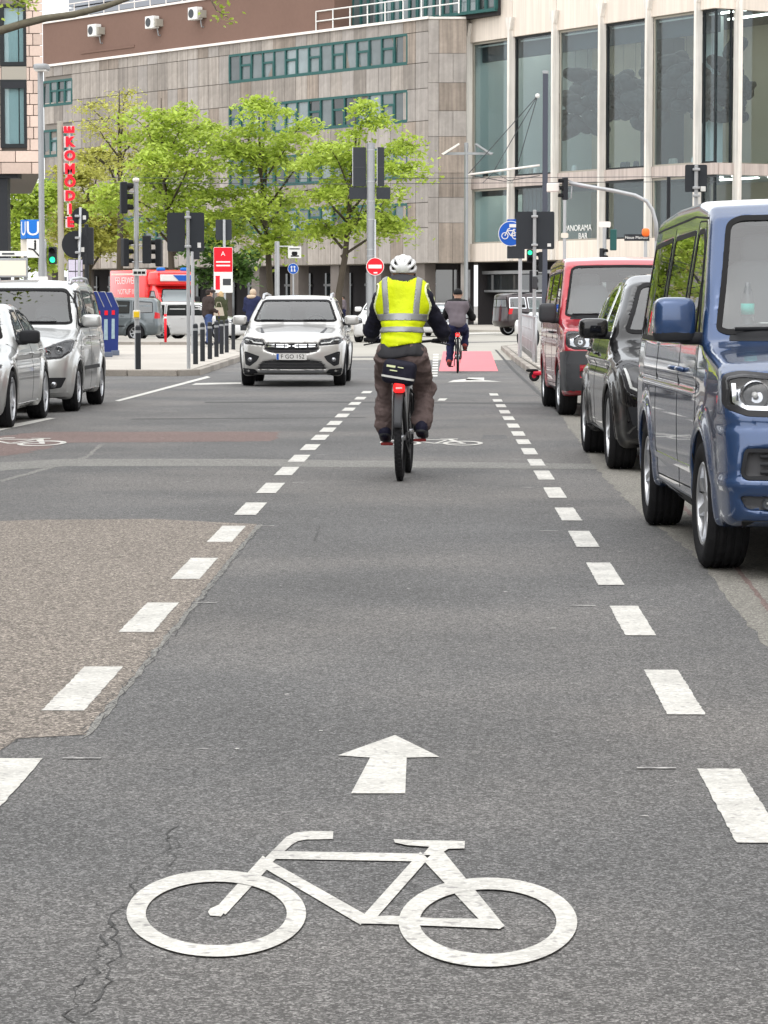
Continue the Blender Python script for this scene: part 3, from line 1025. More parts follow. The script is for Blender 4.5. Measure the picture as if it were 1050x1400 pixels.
for k in range(3): MB().box((-0.6 + k * 1.1, 1.62, 0.5), (0.4 + k * 1.1, 1.68, zbot - 0.4)).build('shop_window', 'opaque_glass', ew)
# ---- the glass foyer building
A2 = -math.pi / 2 + R(32.4)
fg = Facade(641, 176, A2)
foy = thing('foyer_building', 'glass-fronted foyer building with pale slender columns and cream bands', 'building', fg.O, fg.ang)
colpx = [644, 702, 762, 826, 890, 957]
cs = [fg.sz(x, 200)[0] for x in colpx]
sc_ = fg.sz(978, 200)[0]
zt1 = fg.sz(826, 33)[1]; zt0 = zt1 + 2.35
zm1, zm0 = fg.sz(826, 232.6)[1], fg.sz(826, 247.7)[1]
zl1, zl0 = fg.sz(826, 327.6)[1], fg.sz(826, 354)[1]
DP = 9.0
def slabbox(name, lo, hi, mat, parent=foy, bev=0): return MB().box(lo, hi, bev).build(name, mat, parent)
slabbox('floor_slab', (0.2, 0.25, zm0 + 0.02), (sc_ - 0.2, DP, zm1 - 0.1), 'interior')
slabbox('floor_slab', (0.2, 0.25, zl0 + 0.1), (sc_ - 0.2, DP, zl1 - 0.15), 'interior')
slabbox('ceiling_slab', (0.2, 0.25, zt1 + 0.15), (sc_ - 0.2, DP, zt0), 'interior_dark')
slabbox('lamp_shield', (0.3, 0.75, zt1 - 1.15), (sc_ - 0.9, 1.0, zt1 + 0.14), 'interior_dark')  # added beams: hide the added lamps behind and darken the pane tops
slabbox('lamp_shield', (0.3, 0.75, zm0 - 0.42), (sc_ - 0.9, 1.0, zm0 + 0.01), 'interior_dark')
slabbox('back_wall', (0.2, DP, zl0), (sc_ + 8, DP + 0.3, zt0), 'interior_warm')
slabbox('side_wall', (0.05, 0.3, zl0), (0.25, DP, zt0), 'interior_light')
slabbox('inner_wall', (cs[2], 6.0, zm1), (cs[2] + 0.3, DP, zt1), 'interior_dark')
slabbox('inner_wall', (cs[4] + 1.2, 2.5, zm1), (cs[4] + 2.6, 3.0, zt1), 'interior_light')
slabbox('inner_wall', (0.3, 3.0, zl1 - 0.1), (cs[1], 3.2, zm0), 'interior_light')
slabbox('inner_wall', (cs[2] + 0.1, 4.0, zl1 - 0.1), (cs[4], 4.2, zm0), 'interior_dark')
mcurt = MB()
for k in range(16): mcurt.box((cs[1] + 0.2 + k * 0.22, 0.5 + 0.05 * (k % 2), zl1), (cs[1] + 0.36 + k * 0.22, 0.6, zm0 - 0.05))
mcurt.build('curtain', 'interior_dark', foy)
for i in range(len(cs)):
    a = cs[i]
    b = cs[i + 1] if i + 1 < len(cs) else sc_
    if a is cs[0]: a = cs[0]
    slabbox('pane', (a + 0.12, 0.1, zm1 + 0.05), (b - (0.12 if i < 5 else 0.02), 0.13, zt1 - 0.02), 'facade_glass')
    slabbox('pane', (a + 0.12, 0.1, zl1 + 0.05), (b - (0.12 if i < 5 else 0.02), 0.13, zm0 - 0.04), 'facade_glass')
    mfr = MB()
    for (za, zb) in ((zm1, zt1), (zl1, zm0)):
        mfr.box((a + 0.12, 0.04, za), (b - 0.1, 0.2, za + 0.1))
        mfr.box((a + 0.12, 0.04, zb - 0.14), (b - 0.1, 0.2, zb - 0.02))
        mfr.box((a + 0.12, 0.05, za + 0.1), (a + 0.24, 0.19, zb - 0.14))
        mfr.box((b - 0.22, 0.05, za + 0.1), (b - 0.1, 0.19, zb - 0.14))
    mfr.build('window_frame', 'black_frame' if i % 2 else 'taupe', foy)
    mlt = MB().box((a + 0.3, 0.3, zt1 - 0.3), (b - 0.3, 0.42, zt1 - 0.22)).build('light_strip', 'white_trim', foy)
    for yy_ in (2.4, 4.9):  # added glowing bars that light the rooms behind the glass
        MB().box((a + 0.5, yy_, zt1 + 0.06), (b - 0.5, yy_ + 0.25, zt1 + 0.14)).build('fill_lamp', 'fill_lamp', foy)
        if yy_ < 5: MB().box((a + 0.5, yy_ - 0.6, zm0 - 0.06), (b - 0.5, yy_ - 0.4, zm0 + 0.01)).build('fill_lamp', 'fill_lamp', foy)
    slabbox('fascia_panel', (a + 0.02, -0.12, zt1), (b - 0.02, 0.25, zt0 + 2), 'cream', bev=0.02)
    slabbox('beam_panel', (a + 0.02, -0.05, zm0), (b - 0.02, 0.24, zm1), 'beam_stone')
    slabbox('parapet_panel', (a + 0.02, -0.1, zl0), (b - 0.02, 0.25, zl1), 'cream', bev=0.02)
    # railing clutter along the inner window sill
    rs = random.Random(i)
    if i < 5:
        for q in range(3):
            x_ = rs.uniform(a + 0.4, b - 0.4)
            MB().blob((x_, 0.7, zm1 + 0.22), (0.16, 0.16, 0.24), 0.7, 8, 6).build('sill_lamp', rs.choice(('taupe', 'white_trim', 'dark_grey')), foy)
for i, a in enumerate(cs):
    m_ = MB()
    m_.box((a - 0.1, -0.42, zl0), (a + 0.1, 0.05, zt1 + 0.9), 0.03)
    m_.prism([(a - 0.13, zt1 + 0.4), (a + 0.13, zt1 + 0.4), (a + 0.34, zt1 + 1.15), (a - 0.34, zt1 + 1.15)], -0.4, -0.1, 'y')
    m_.build('column', 'col_stone', foy)
# return face round the corner
MB().box((0, 0, 0), (0.1, 0.1, 0.1))
def ret(name, d0, d1, o0, o1, z0, z1, mat):                   # box on the face that turns away at the corner
    return MB().box((sc_ - o1, d0, z0), (sc_ - o0, d1, z1)).build(name, mat, foy)
# the right face runs along local +y from the corner
dr = [0.0, 1.35, 4.7, 8.4]
for i in range(3):
    ret('pane', dr[i] + 0.06, dr[i + 1] - 0.06, 0.1, 0.13, zm1 + 0.05, zt1 - 0.02, 'facade_glass')
    ret('pane', dr[i] + 0.06, dr[i + 1] - 0.06, 0.1, 0.13, zl1 + 0.05, zm0 - 0.04, 'facade_glass')
    ret('fascia_panel', dr[i] + (0.26 if i == 0 else 0.02), dr[i + 1] - 0.02, -0.12, 0.25, zt1, zt0 + 2, 'cream')
    ret('beam_panel', dr[i] + (0.25 if i == 0 else 0.02), dr[i + 1] - 0.02, -0.05, 0.24, zm0, zm1, 'beam_stone')
    ret('parapet_panel', dr[i] + (0.26 if i == 0 else 0.02), dr[i + 1] - 0.02, -0.1, 0.25, zl0, zl1, 'cream')
    if i: ret('column', dr[i] - 0.13, dr[i] + 0.13, -0.42, 0.05, zl0, zt1 + 0.9, 'col_stone')
    ret('window_frame', dr[i + 1] - 0.3, dr[i + 1] - 0.2, 0.05, 0.19, zm1, zt1, 'black_frame')
# ground floor of the foyer
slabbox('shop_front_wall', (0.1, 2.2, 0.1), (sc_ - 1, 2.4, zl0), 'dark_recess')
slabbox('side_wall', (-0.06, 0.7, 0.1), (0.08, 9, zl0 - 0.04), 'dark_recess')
slabbox('soffit', (0.1, 0.3, zl0 - 0.03), (sc_ - 0.1, DP, zl0 + 0.1 - 0.01), 'taupe')
slabbox('awning_box', (0.1, 0.9, zl0 - 0.75), (sc_ - 0.5, 1.2, zl0 - 0.55), 'galv')
slabbox('shop_window', (0.3, 1.15, zl0 - 1.75), (cs[1] + 1.5, 1.2, zl0 - 0.8), 'opaque_glass')
slabbox('shop_transom', (0.1, 1.05, zl0 - 1.85), (cs[1] + 1.6, 1.14, zl0 - 1.72), 'galv')
for k in range(7):
    slabbox('shop_window', (0.3 + k * 3.3, 2.05, 0.35), (3.3 + k * 3.3, 2.15, zl0 - 1.9), 'opaque_glass')
    slabbox('shop_mullion', (3.35 + k * 3.3, 1.9, 0.1), (3.55 + k * 3.3, 2.15, zl0 - 0.8), 'grey_steel')
slabbox('drain_pipe', (-0.25, -0.3, 0.1), (-0.1, -0.1, zt1 + 1), 'grey_steel')
slabbox('edge_column', (-0.08, -0.25, zl0), (0.1, 0.3, zt0 + 2), 'cream')
# lettering on the first-floor glazing
s_, z_ = fg.sz(789, 312)
text('lettering', 'PANORAMA', 0.5, 'sign_white', foy, Matrix.Translation((s_, 0.05, z_)) @ TXZ, 0.01)
s_, z_ = fg.sz(796, 323)
text('lettering', 'BAR', 0.5, 'sign_white', foy, Matrix.Translation((s_, 0.05, z_)) @ TXZ, 0.01)
# ---- hanging mobile of dark lumpy shells behind the panes
cl = thing('hanging_sculpture', 'dark cloud-like hanging sculpture inside the glass foyer', 'sculpture', fg.O, fg.ang)
rs = random.Random(3)
zc = zm1 + (zt1 - zm1) * 0.52
src = []
for k in range(4):
    m_ = MB()
    m_.blob((0, 0, 0), (0.62, 0.45, 0.34), 0.85, 10, 7)
    m_.blob((0.3, -0.18, 0.12), (0.4, 0.35, 0.28), 0.9, 9, 6)
    m_.blob((-0.34, -0.12, -0.1), (0.38, 0.34, 0.26), 0.9, 9, 6)
    src.append(m_)
pro = [m_.build('shell_cluster', 'cloud_metal', cl, True) for m_ in src]
used = [False] * 4
for k in range(150):
    s_ = rs.uniform(cs[1] + 2.6, sc_ - 0.8)
    env = 1.25 + 0.9 * math.sin((s_ - cs[1]) * 0.42) ** 2
    z_ = zc + rs.gauss(0, 0.5) * env + 0.35 * math.sin(s_ * 1.1)
    z_ = min(max(z_, zc - 1.75), zc + 2.1)
    q = k % 4
    loc = (s_, rs.uniform(1.3, 3.6), z_)
    rot = (rs.uniform(-0.4, 0.4), rs.uniform(-0.5, 0.5), rs.uniform(0, 6))
    sc3 = (rs.uniform(0.7, 1.35),) * 3
    if not used[q]:
        used[q] = True
        pro[q].location, pro[q].rotation_euler, pro[q].scale = loc, rot, sc3
    else: inst('shell_cluster', pro[q], cl, loc, rot, sc3)
mw = MB()
for k in range(14):
    s_ = cs[1] + 3 + k * (sc_ - cs[1] - 4) / 13
    mw.tube([(s_, 2.4, zc), (s_, 2.4, zt1 + 0.15)], 0.012, 4)
mw.build('hanging_wire', 'dark_grey', cl)
# ---- left corner building on an arcade
YL = 95.0
xr = at(59, 200, YL).x
lb = thing('corner_building', 'pale pink stone building at the left edge with tall dark-framed windows', 'building', (xr, YL, 0), 0.0)
zbL = at(30, 237, YL).z
k_ = YL / F
MB().prism([(-14, 0.13), (-0.1, 0.13), (-3.0, 18), (-14, 18)], zbL + 0.02, 16, 'z').build('wall_core', 'joint', lb)
def lx(px): return at(px, VPY, YL).x - xr
def lz(py): return at(0, py, YL).z
wins = [(7, 38, 8, 88), (7, 38, 111, 200)]
blocks = []
rowy = [-30, -12, 4, 15, 30, 46, 62, 77, 92, 110, 128, 143, 158, 174, 190, 206, 222, 238]
rs = random.Random(2)
for i in range(len(rowy) - 1):
    y0, y1 = rowy[i], rowy[i + 1]
    inwin = y0 < 203
    xs = [lx(61), lx(48 if i % 2 else 43), lx(38.5)] if inwin else ([lx(61), lx(23), lx(-40)] if i % 2 else [lx(61), lx(45), lx(3), lx(-50)])
    for a, b in zip(xs[1:], xs[:-1]): blocks.append((a, b, lz(y1), lz(y0)))
    if inwin: blocks.append((lx(-40), lx(4.5), lz(y1), lz(y0)))
for a, b, z0, z1 in blocks:
    if b - a < 0.05: continue
    MB().box((a + 0.012, 0.0, z0 + 0.012), (b - 0.012, 0.125, z1 - 0.012), 0.008).build('stone_block', 'pink_stone', lb)
for (x0, x1, y0, y1) in wins:
    a, b, z0, z1 = lx(x0), lx(x1), lz(y1), lz(y0)
    m_ = MB()
    for lo, hi in (((a - 0.1, -0.02, z0 - 0.05), (a + 0.04, 0.1, z1 + 0.05)), ((b - 0.07, -0.02, z0 - 0.05), (b + 0.02, 0.1, z1 + 0.05)), ((a + 0.04, -0.02, z1 - 0.06), (b - 0.07, 0.1, z1 + 0.05)), ((a + 0.04, -0.02, z0 - 0.05), (b - 0.07, 0.1, z0 + 0.08))): m_.box(lo, hi)
    wf = m_.build('window_frame', 'black_frame', lb)
    MB().box((a + 0.02, 0.05, z0), (b - 0.04, 0.08, z1)).build('pane', 'facade_glass', wf)
    MB().box((a + 0.5, 0.09, z0), (a + 0.53, 0.12, z1)).build('mullion', 'black_frame', wf)
    MB().box((a, 0.11, z0), (b, 0.128, z1)).build('curtain', 'interior_light', wf)
MB().box((lx(5), -0.01, lz(111)), (lx(39), 0.1, lz(91))).build('spandrel_panel', 'taupe', lb)
MB().box((lx(6), -0.03, lz(121)), (lx(37), -0.012, lz(112))).build('blind_box', 'anthracite', lb)
MB().box((-14, 0.2, zbL - 0.14), (lx(25), 1.0, zbL + 0.01)).build('awning', 'anthracite', lb)
MB().box((lx(-30), 0.3, 0.12), (lx(10), 0.9, zbL - 0.14)).build('arcade_pillar', 'anthracite', lb)
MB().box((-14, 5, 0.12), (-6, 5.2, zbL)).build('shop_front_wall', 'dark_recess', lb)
# ---- street fronts beside the camera (outside the picture, they shade and mirror in the paintwork)
def street_front(label, x, y0, y1, side, mat, h=15):
    b = thing('street_building', label, 'building', (x, y0, 0), 0.0)
    L_ = y1 - y0
    MB().box((min(0, side * 8), 0, 0.0), (max(0, side * 8), L_, h)).build('wall', mat, b)
    n = int(L_ / 4)
    for i in range(n):
        for f_ in range(4):
            z0 = 0.8 + f_ * 3.6
            o = MB().box((-0.05, 1.0 + i * 4, z0), (0.05, 3.2 + i * 4, z0 + 2.1)).build('window', 'opaque_glass', b)
            MB().box((-0.12, 0.9 + i * 4, z0 - 0.14), (0.12, 3.3 + i * 4, z0)).build('sill', 'white_trim', o)
street_front('stone street building along the left pavement, out of frame', -13.5, -18, 48, -1, 'stone_plain')
street_front('render street building along the right pavement, out of frame', 9.5, -18, 52, 1, 'cream')
# ------------------------------------------------------------------ vehicles
# body space: x = 0 at the front bumper and grows to the rear, y to the vehicle's right, z up
class Body:
    def __init__(s, sil, plan, sect, W, bow=0.1, crown=0.05, r=0.07, arches=(), flare=0.012, belt=1.0, blur=3, extra=None):
        s.W, s.bow, s.crown, s.r, s.arches, s.flare, s.belt, s.extra = W, bow, crown, r, arches, flare, belt, extra
        s.L = max(p[0] for p in sil)
        s.H = max(p[1] for p in sil)
        s.zmin = min(p[1] for p in sil)
        s.tab = Tab(sil, 0.014, blur)
        s.plan = Cur([(x, k * W) for x, k in plan], 5)
        s.sect = Cur(sect, 4)
        s.cuts = []
        s.bowz = 0.6
        s.cav = None
    def f0(s, P):
        x, y, z = P[:, 0], P[:, 1], P[:, 2]
        ay = np.abs(y)
        yn = ay / s.W
        sg = 1 - 2 * sstep(0.25, 0.75, x / s.L)
        S = s.tab(x - s.bow * sg * yn ** 2.2 * (1 - s.bowz * sstep(0.62, 0.78, z / s.H) * (sg > 0)), z + s.crown * yn ** 2 * sstep(0.45, 0.9, z))
        w, k = s.plan(x), s.sect(z)
        g = (ay - w * k) / np.sqrt(1 + (s.plan.der(x) * k) ** 2 + (w * s.sect.der(z)) ** 2)
        f = smax(S, g, s.r)
        for (ax, az, ar) in s.arches:
            d = np.sqrt((x - ax) ** 2 + (z - az) ** 2)
            f = f - s.flare * np.exp(-((d - ar - 0.03) / 0.055) ** 2) * sstep(s.W * 0.6, s.W * 0.85, ay)
        if s.extra is not None: f = f + s.extra(x, y, z)
        return f
    def cut(s, view, poly, depth): s.cuts.append((view, Tab(poly, 0.012, 0, 0.2), depth))
    def f1(s, P):
        f = s.f0(P)
        o = f
        x, ay, z = P[:, 0], np.abs(P[:, 1]), P[:, 2]
        if s.cav is not None:
            x0, x1, z0 = s.cav
            c = np.maximum(np.maximum(f + 0.065, z0 - z), np.maximum(x0 - x, x - x1))
            o = np.maximum(o, -c)
        for (v, tb, d) in s.cuts:
            if v == 'side': m = np.maximum(tb(x, z), s.W * 0.45 - ay)
            elif v == 'front': m = np.maximum(tb(ay, z), x - s.L * 0.45)
            else: m = np.maximum(tb(ay, z), s.L * 0.6 - x)
            o = smax(o, -np.maximum(m, -(f + d)), 0.022 if d < 0.15 else 0.005)
        for (ax, az, ar) in s.arches:
            d = np.sqrt((x - ax) ** 2 + (z - az) ** 2)
            o = smax(o, -np.maximum(d - ar, s.W - 0.34 - ay), 0.022)
        return o
    def mesh(s, h, mats, parent):
        V, Q = surfnet(s.f1, (-0.16, -s.W - 0.12, s.zmin - 0.1), (s.L + 0.16, s.W + 0.12, s.H + 0.12), h)
        cen = V[Q].mean(1)
        fm = (s.f0(cen) < -0.028).astype(int)
        return mesh_obj('body', V, Q, mats, parent, True, fm)
    def solve(s, view, a, b):
        a, b = np.asarray(a, float), np.asarray(b, float)
        n = len(a)
        if view == 'side': st, en, ax = s.W + 0.15, 0.1, 1
        elif view == 'front': st, en, ax = -0.2, s.L * 0.5, 0
        elif view == 'rear': st, en, ax = s.L + 0.2, s.L * 0.5, 0
        else: st, en, ax = s.H + 0.2, 0.3, 2
        def P(t):
            q = np.empty((n, 3))
            if ax == 1: q[:, 0], q[:, 1], q[:, 2] = a, t, b
            elif ax == 0: q[:, 0], q[:, 1], q[:, 2] = t, a, b
            else: q[:, 0], q[:, 1], q[:, 2] = a, b, t
            return q
        K = 90
        lo = np.full(n, st)
        hi = np.full(n, en)
        done = np.zeros(n, bool)
        prev = np.full(n, st)
        for k in range(1, K + 1):
            t = np.full(n, st + (en - st) * k / K)
            ins = (s.f0(P(t)) < 0) & ~done
            lo[ins], hi[ins] = prev[ins], t[ins]
            done |= ins
            prev = t
        for _ in range(18):
            m = (lo + hi) / 2
            i = s.f0(P(m)) < 0
            hi = np.where(i, m, hi)
            lo = np.where(i, lo, m)
        q = P(hi)
        g = grad(s.f0, q, 0.012)
        return q, g / np.maximum(np.linalg.norm(g, axis=1), 1e-6)[:, None]
    def panel(s, name, mat, parent, poly, view, off=0.004, skirt=0.012, cell=0.07, mirror=False, smooth=True):
        v, f, be = cutpoly(dens(poly, 0.06), cell)
        q, n = s.solve(view, [p[0] for p in v], [p[1] for p in v])
        o = q + n * off
        k = len(v)
        V = np.concatenate([o, q + n * (off - skirt)])
        Fc = list(f) + [(a, b, b + k, a + k) for a, b in be]
        if mirror: V[:, 1] *= -1
        m = MB()
        m.v, m.f = [tuple(p) for p in V], Fc
        return m.build(name, mat, parent, 40 if smooth else False)
    def strip(s, name, mat, parent, path, width, view, off=0.003, mirror=False, closed=False, skirt=0.01, ends=True):
        path = dens(path, 0.05, closed)
        n = len(path)
        A, B = [], []
        for i in range(n):
            a = Vector(path[i - 1] if (i or closed) else path[0])
            b = Vector(path[(i + 1) % n] if (closed or i < n - 1) else path[-1])
            d = (b - a).normalized()
            nn = Vector((-d.y, d.x)) * width / 2
            A.append(tuple(Vector(path[i]) + nn))
            B.append(tuple(Vector(path[i]) - nn))
        pts = A + B
        q, nr = s.solve(view, [p[0] for p in pts], [p[1] for p in pts])
        V = np.concatenate([q + nr * off, q + nr * (off - skirt)])
        m2 = 2 * n
        Fc = []
        for i in range(n if closed else n - 1):
            j = (i + 1) % n
            Fc += [(i, j, j + n, i + n), (i, i + m2, j + m2, j), (i + n, j + n, j + n + m2, i + n + m2)]
        if mirror: V[:, 1] *= -1
        m = MB()
        m.v, m.f = [tuple(p) for p in V], Fc
        return m.build(name, mat, parent, 40)
    def window(s, name, parent, poly, view, mat='car_glass', seal=0.03, mirror=False, sealmat='black'):
        if area2(poly) < 0: poly = poly[::-1]
        g = s.panel(name, mat, parent, poly, view, 0.001, 0.004, 0.12, mirror)
        s.strip('window_seal', sealmat, g, offset_poly(poly, seal / 2), seal, view, 0.004, mirror, True)
        return g
TYRES = {}
def wheel(parent, x, y, z, r, width, side, style='five', mat='alloy', rimr=0.66, steer=0.0, fine=False):
    # local: axle along y, outside at +y for side = 1
    key = (round(r, 3), round(width, 3), style, mat, fine)
    if key not in TYRES:
        root = bpy.data.objects.new('wheel', None)
        link(root, parent)
        n = 96 if fine else 36
        hw = width / 2
        prof = [(r * rimr, -hw * 0.8), (r * rimr * 1.06, -hw * 0.92), (r * 0.86, -hw * 1.02), (r * 0.95, -hw * 0.93), (r * 0.985, -hw * 0.78)]
        gr = [-0.5, 0.0, 0.5] if not fine else [-0.56, -0.2, 0.2, 0.56]
        for g in gr: prof += [(r, hw * (g - 0.09)), (r * 0.972, hw * (g - 0.07)), (r * 0.972, hw * (g + 0.07)), (r, hw * (g + 0.09))]
        prof += [(a, -b) for a, b in prof[4::-1]]
        m = MB()
        Mx = Matrix.Rotation(-pi / 2, 4, 'X')
        m.lathe(prof, n, Mx, True)
        if fine:                                            # shoulder blocks: every third row of tread cut back
            k = len(prof)
            for i in range(k):
                if prof[i][0] > r * 0.94:
                    for j in range(n):
                        if j % 4 == (0 if i < k / 2 else 2):
                            v = Vector(m.v[i * n + j])
                            f_ = 0.982
                            m.v[i * n + j] = (v.x * f_, v.y, v.z * f_)
        m.build('tyre', 'rubber', root, 50)
        rr = r * rimr
        m = MB()
        m.lathe([(rr * 1.03, hw * 0.86), (rr * 1.0, hw * 0.9), (rr * 0.93, hw * 0.86), (rr * 0.9, hw * 0.5), (rr * 0.88, -hw * 0.7), (rr * 1.0, -hw * 0.7)], 32, Mx, True)
        m.lathe([(0.0, hw * 0.72), (rr * 0.2, hw * 0.72), (rr * 0.24, hw * 0.6), (rr * 0.24, hw * 0.2), (0.0, hw * 0.2)], 20, Mx)
        ns = {'five': 5, 'ten': 10, 'multi': 7, 'steel': 8}[style]
        for k in range(ns):
            t = 2 * pi * k / ns + 0.3
            Mr = Matrix.Rotation(t, 4, 'Y')
            ws = {'five': 0.2, 'ten': 0.09, 'multi': 0.15, 'steel': 0.26}[style] * rr
            m.add([Mr @ Vector(p) for p in ((rr * 0.15, hw * 0.7, -ws * 0.8), (rr * 0.95, hw * 0.82, -ws * 0.55), (rr * 0.95, hw * 0.82, ws * 0.55), (rr * 0.15, hw * 0.7, ws * 0.8), (rr * 0.15, hw * 0.45, -ws * 0.9), (rr * 0.95, hw * 0.4, -ws * 0.7), (rr * 0.95, hw * 0.4, ws * 0.7), (rr * 0.15, hw * 0.45, ws * 0.9))],
                  [(0, 1, 2, 3), (4, 7, 6, 5), (0, 4, 5, 1), (1, 5, 6, 2), (2, 6, 7, 3), (3, 7, 4, 0)])
        m.build('rim', mat, root, 35)
        m = MB()
        m.lathe([(rr * 0.88, hw * 0.1), (0.0, hw * 0.1), (0.0, -hw * 0.1), (rr * 0.88, -hw * 0.1)], 28, Mx)
        m.build('brake_disc', 'alloy_dark', root, 35)
        TYRES[key] = root
    else: root = copy_tree(TYRES[key], parent)
    root.location = (x, y, z)
    root.rotation_euler = (0, 0, (0 if side > 0 else pi) + steer)
    return root
def arch_lip(B, parent, ax, az, ar, mat, rad=0.014, a0=-0.2, a1=pi + 0.2, zmin=None):
    zmin = zmin if zmin is not None else B.zmin + 0.02
    th = [a0 + (a1 - a0) * i / 40 for i in range(41)]
    pts = [(ax + ar * math.cos(t), az + ar * math.sin(t)) for t in th]
    pts = [p for p in pts if p[1] > zmin]
    q, n = B.solve('side', [p[0] for p in pts], [p[1] for p in pts])
    for sgn in (1, -1):
        m = MB()
        m.tube([(p[0], (p[1] - 0.008) * sgn, p[2]) for p in q], rad, 8)
        m.build('wheel_arch_trim', mat, parent, True)
def seats(parent, xs, W, zb, zh, mat='seat_cloth', head=True, back=0.62):
    for (x, n) in xs:
        for k in range(n):
            y = (k - (n - 1) / 2) * (W * 0.98 if n == 2 else W * 0.62)
            m = MB()
            m.blob((x + 0.18, y, zb + back / 2), (0.1, 0.25, back / 2 + 0.05), 0.4, 14, 8, None)
            m.blob((x - 0.1, y, zb), (0.3, 0.25, 0.1), 0.45, 14, 6)
            o = m.build('seat', mat, parent, True)
            if head:
                m = MB()
                m.blob((x + 0.26, y, zh), (0.06, 0.14, 0.1), 0.5, 12, 6)
                m.build('headrest', mat, o, True)
def steering(parent, x, y, z, r=0.19):
    m = MB()
    Mx = Matrix.Translation((x, y, z)) @ Matrix.Rotation(R(65), 4, 'Y')
    n = 28
    m.tube([Mx @ Vector((r * math.cos(2 * pi * k / n), r * math.sin(2 * pi * k / n), 0)) for k in range(n + 1)], 0.016, 6)
    m.tube([Mx @ Vector((0, -r, 0)), Mx @ Vector((0, r, 0))], 0.014, 6)
    m.tube([Mx @ Vector((0, 0, 0)), Mx @ Vector((-0.05, 0, -0.3))], 0.03, 6)
    m.build('steering_wheel', 'black_plastic', parent, True)
def reflector(parent, x, y, z, r, mat='lamp_inner', depth=0.05):
    Mx = Matrix.Translation((x, y, z)) @ Matrix.Rotation(-pi / 2, 4, 'Y')
    m = MB()
    m.lathe([(r, 0.0), (r * 0.92, 0.004), (r * 0.8, -depth * 0.4), (r * 0.45, -depth * 0.85), (0.001, -depth), (0.001, -depth - 0.01), (r, -depth - 0.01)], 22, Mx, True)
    o = m.build('reflector', mat, parent, 40)
    m = MB()
    m.blob((x + depth * 0.5, y, z), (r * 0.3, r * 0.22, r * 0.22), 1.0, 10, 6)
    m.build('bulb', 'white', o, True)
    return o
def mirror_pair(parent, x, W, z, size, mat, arm_mat='black_plastic', arm_z=-0.09, lowmat=None):
    for sgn in (1, -1):
        m = MB()
        cx, cy = x, sgn * (W + size[1] * 1.1)
        m.blob((cx, cy, z), size, 0.45, 24, 14)
        n = len(m.v)
        # flat rear face carries the glass
        m.v = [(min(p[0], x + size[0] * 0.55), p[1], p[2]) for p in m.v]
        o = m.build('mirror', mat, parent, 50)
        g = MB().blob((x + size[0] * 0.56, cy, z), (0.006, size[1] * 0.86, size[2] * 0.82), 0.5, 14, 8).build('mirror_glass', 'chrome', o, True)
        m = MB()
        m.blob((x, sgn * (W - 0.02 + size[1] * 0.3), z + arm_z), (size[0] * 0.8, size[1] * 0.85, 0.035), 0.5, 12, 6)
        m.build('mirror_arm', arm_mat, o, True)
        if lowmat:
            m = MB()
            m.blob((cx, cy, z - size[2] * 0.62), (size[0] * 1.01, size[1] * 1.01, size[2] * 0.36), 0.5, 16, 6)
            m.v = [(min(p[0], x + size[0] * 0.5), p[1], p[2]) for p in m.v]
            m.build('mirror_base', lowmat, o, 50)
def plate(parent, x, z, s, slope=0.0):
    m = MB()
    m.box((-0.006, -0.26, -0.055), (0.004, 0.26, 0.055), 0.003)
    o = m.build('number_plate', 'sign_white', parent)
    o.location = (x, 0, z)
    Mt = Matrix(((0, 0, -1, -0.007), (-1, 0, 0, 0), (0, 1, 0, 0), (0, 0, 0, 1)))
    if s: text('plate_text', s, 0.1, 'black', o, Mt @ Matrix.Translation((0.02, 0, 0)), 0.001)
    MB().box((-0.008, 0.215, -0.05), (-0.004, 0.255, 0.05)).build('plate_band', 'sign_blue', o)
    return o
def place(root, X, Y, heading):            # heading: angle of the body's x axis (front to rear) in the world
    root.location = (X, Y, 0)
    root.rotation_euler = (0, 0, heading)
MR = (False, True)
